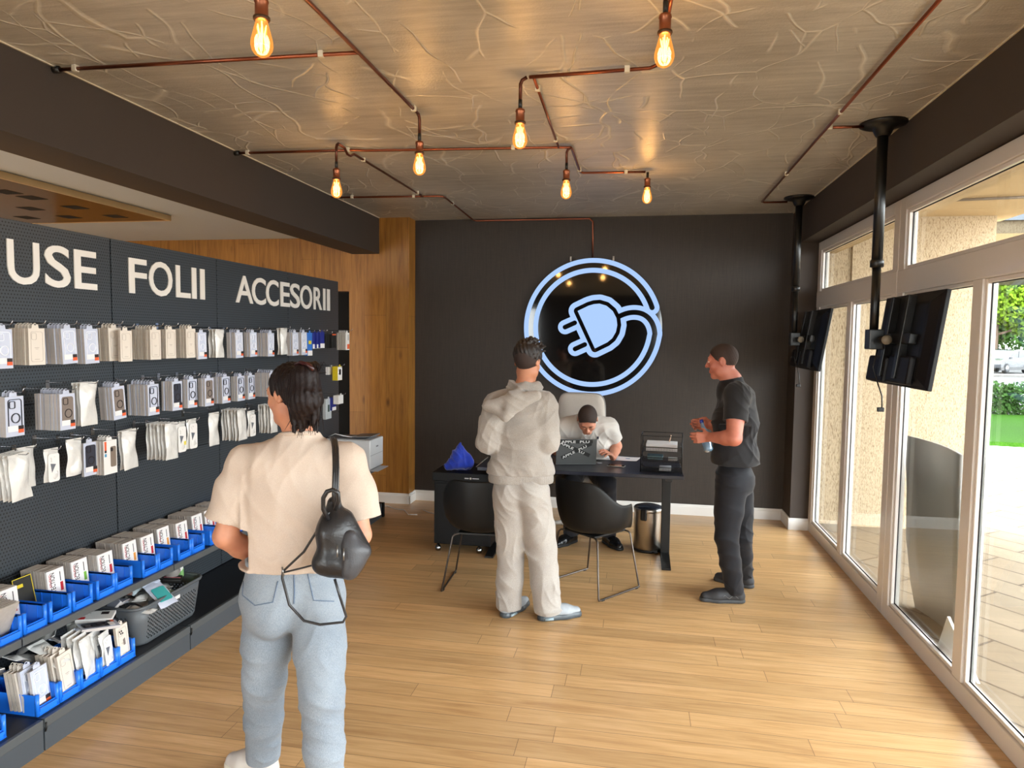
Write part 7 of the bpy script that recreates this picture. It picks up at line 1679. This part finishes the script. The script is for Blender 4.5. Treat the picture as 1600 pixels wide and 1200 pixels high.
    F.disp(folds(53, .0035, (26, 44), [(.2, .7, .5)])); F.plane((0, 0, .07), (0, 0, -1)); F.plane((0, 0, .80), (0, 0, 1)); F.obj('trousers', pm, r, 1)
    P = lambda x, y, z: hc+R@np.array([x, y, z])
    F = Field(hc-.16, hc+.16, .0038); F.ell(P(0, -.012, .036), (.0785, .0965, .091), R, .02); F.plane(P(0, .066, .06), R@nrm([0, .85, -.5])); F.ell(P(0, .118, .040), (.060, .058, .056), R, .004, op='cut'); F.plane(P(0, .0, -.012), R@nrm([0, .62, -1]))
    for q in (-1, 1): F.ell(P(q*.078, .004, -.004), (.018, .034, .038), R, .006, op='cut')
    F.obj('hair', mat('hair_cropped_black', (50, 36, 30), .75, noise=.2, nscale=150, bump=.4, bscale=400), b, 1)
    ul = mat('black_shoe_leather', (20, 20, 21), .2, noise=0); us = mat('black_rubber_sole', (24, 24, 24), .6, noise=0)
    for an, q in ((aR_, 1), (aL_, -1)):
        a0 = an.copy(); a0[2] = 0; d_ = nrm([q*-.5, -.8, 0]); shoe(a0-d_*.07, a0+d_*.22, r, ul, us)
    return r
sitter()
# blue cloth heap on the cabinet
def blue_cloth():
    base = (-1.44, 5.58, .671); p = PX(base); F = Field((-.2, -.16, -.02), (.22, .2, .36), .0045)
    q = lambda u, v, d: p(u, v, d)
    D = 5.72
    F.cone(q(719, 693, D), q(716, 712, D), .012, .055, .03); F.cone(q(716, 712, D), q(704, 726, D), .055, .035, .03); F.cone(q(718, 714, D), q(732, 716, D), .04, .028, .03); F.cone(q(700, 728, D), q(735, 727, D), .028, .026, .04)
    F.cone((.03, 0, .03), (-.05, .0, .03), .06, .06, .04); F.cone(q(722, 700, D), q(736, 720, D), .016, .024, .02)
    F.disp(folds(61, .005, (40, 60), [(.7, .2, .3), (.4, .2, .8)])); F.plane((0, 0, .001), (0, 0, -1))
    me = F.mesh('blue_cloth', [cloth_mat('blue_microfibre', (34, 62, 176), (24, 44, 140), 300, .95, 12, .5, .5)], 1)
    o = bpy.data.objects.new('blue_cloth', me); COL.objects.link(o); o.location = base; tag(o, 'crumpled bright blue cloth heaped on the black cabinet', 'cloth')
blue_cloth()
# annex downlights (they are in the recesses of the wood panel) light the aisle behind the shelves
for i, (x, y) in enumerate(((-5.0, 4.2), (-5.0, 2.2), (-5.0, 0.4))):
    l = bpy.data.lights.new('annex_downlight', 'SPOT'); l.energy = 260; l.spot_size = 2.4; l.spot_blend = 0.8; l.color = (1, 0.97, 0.93); l.shadow_soft_size = 0.05
    o = bpy.data.objects.new('annex_downlight', l); COL.objects.link(o); o.location = (x, y, 2.74)
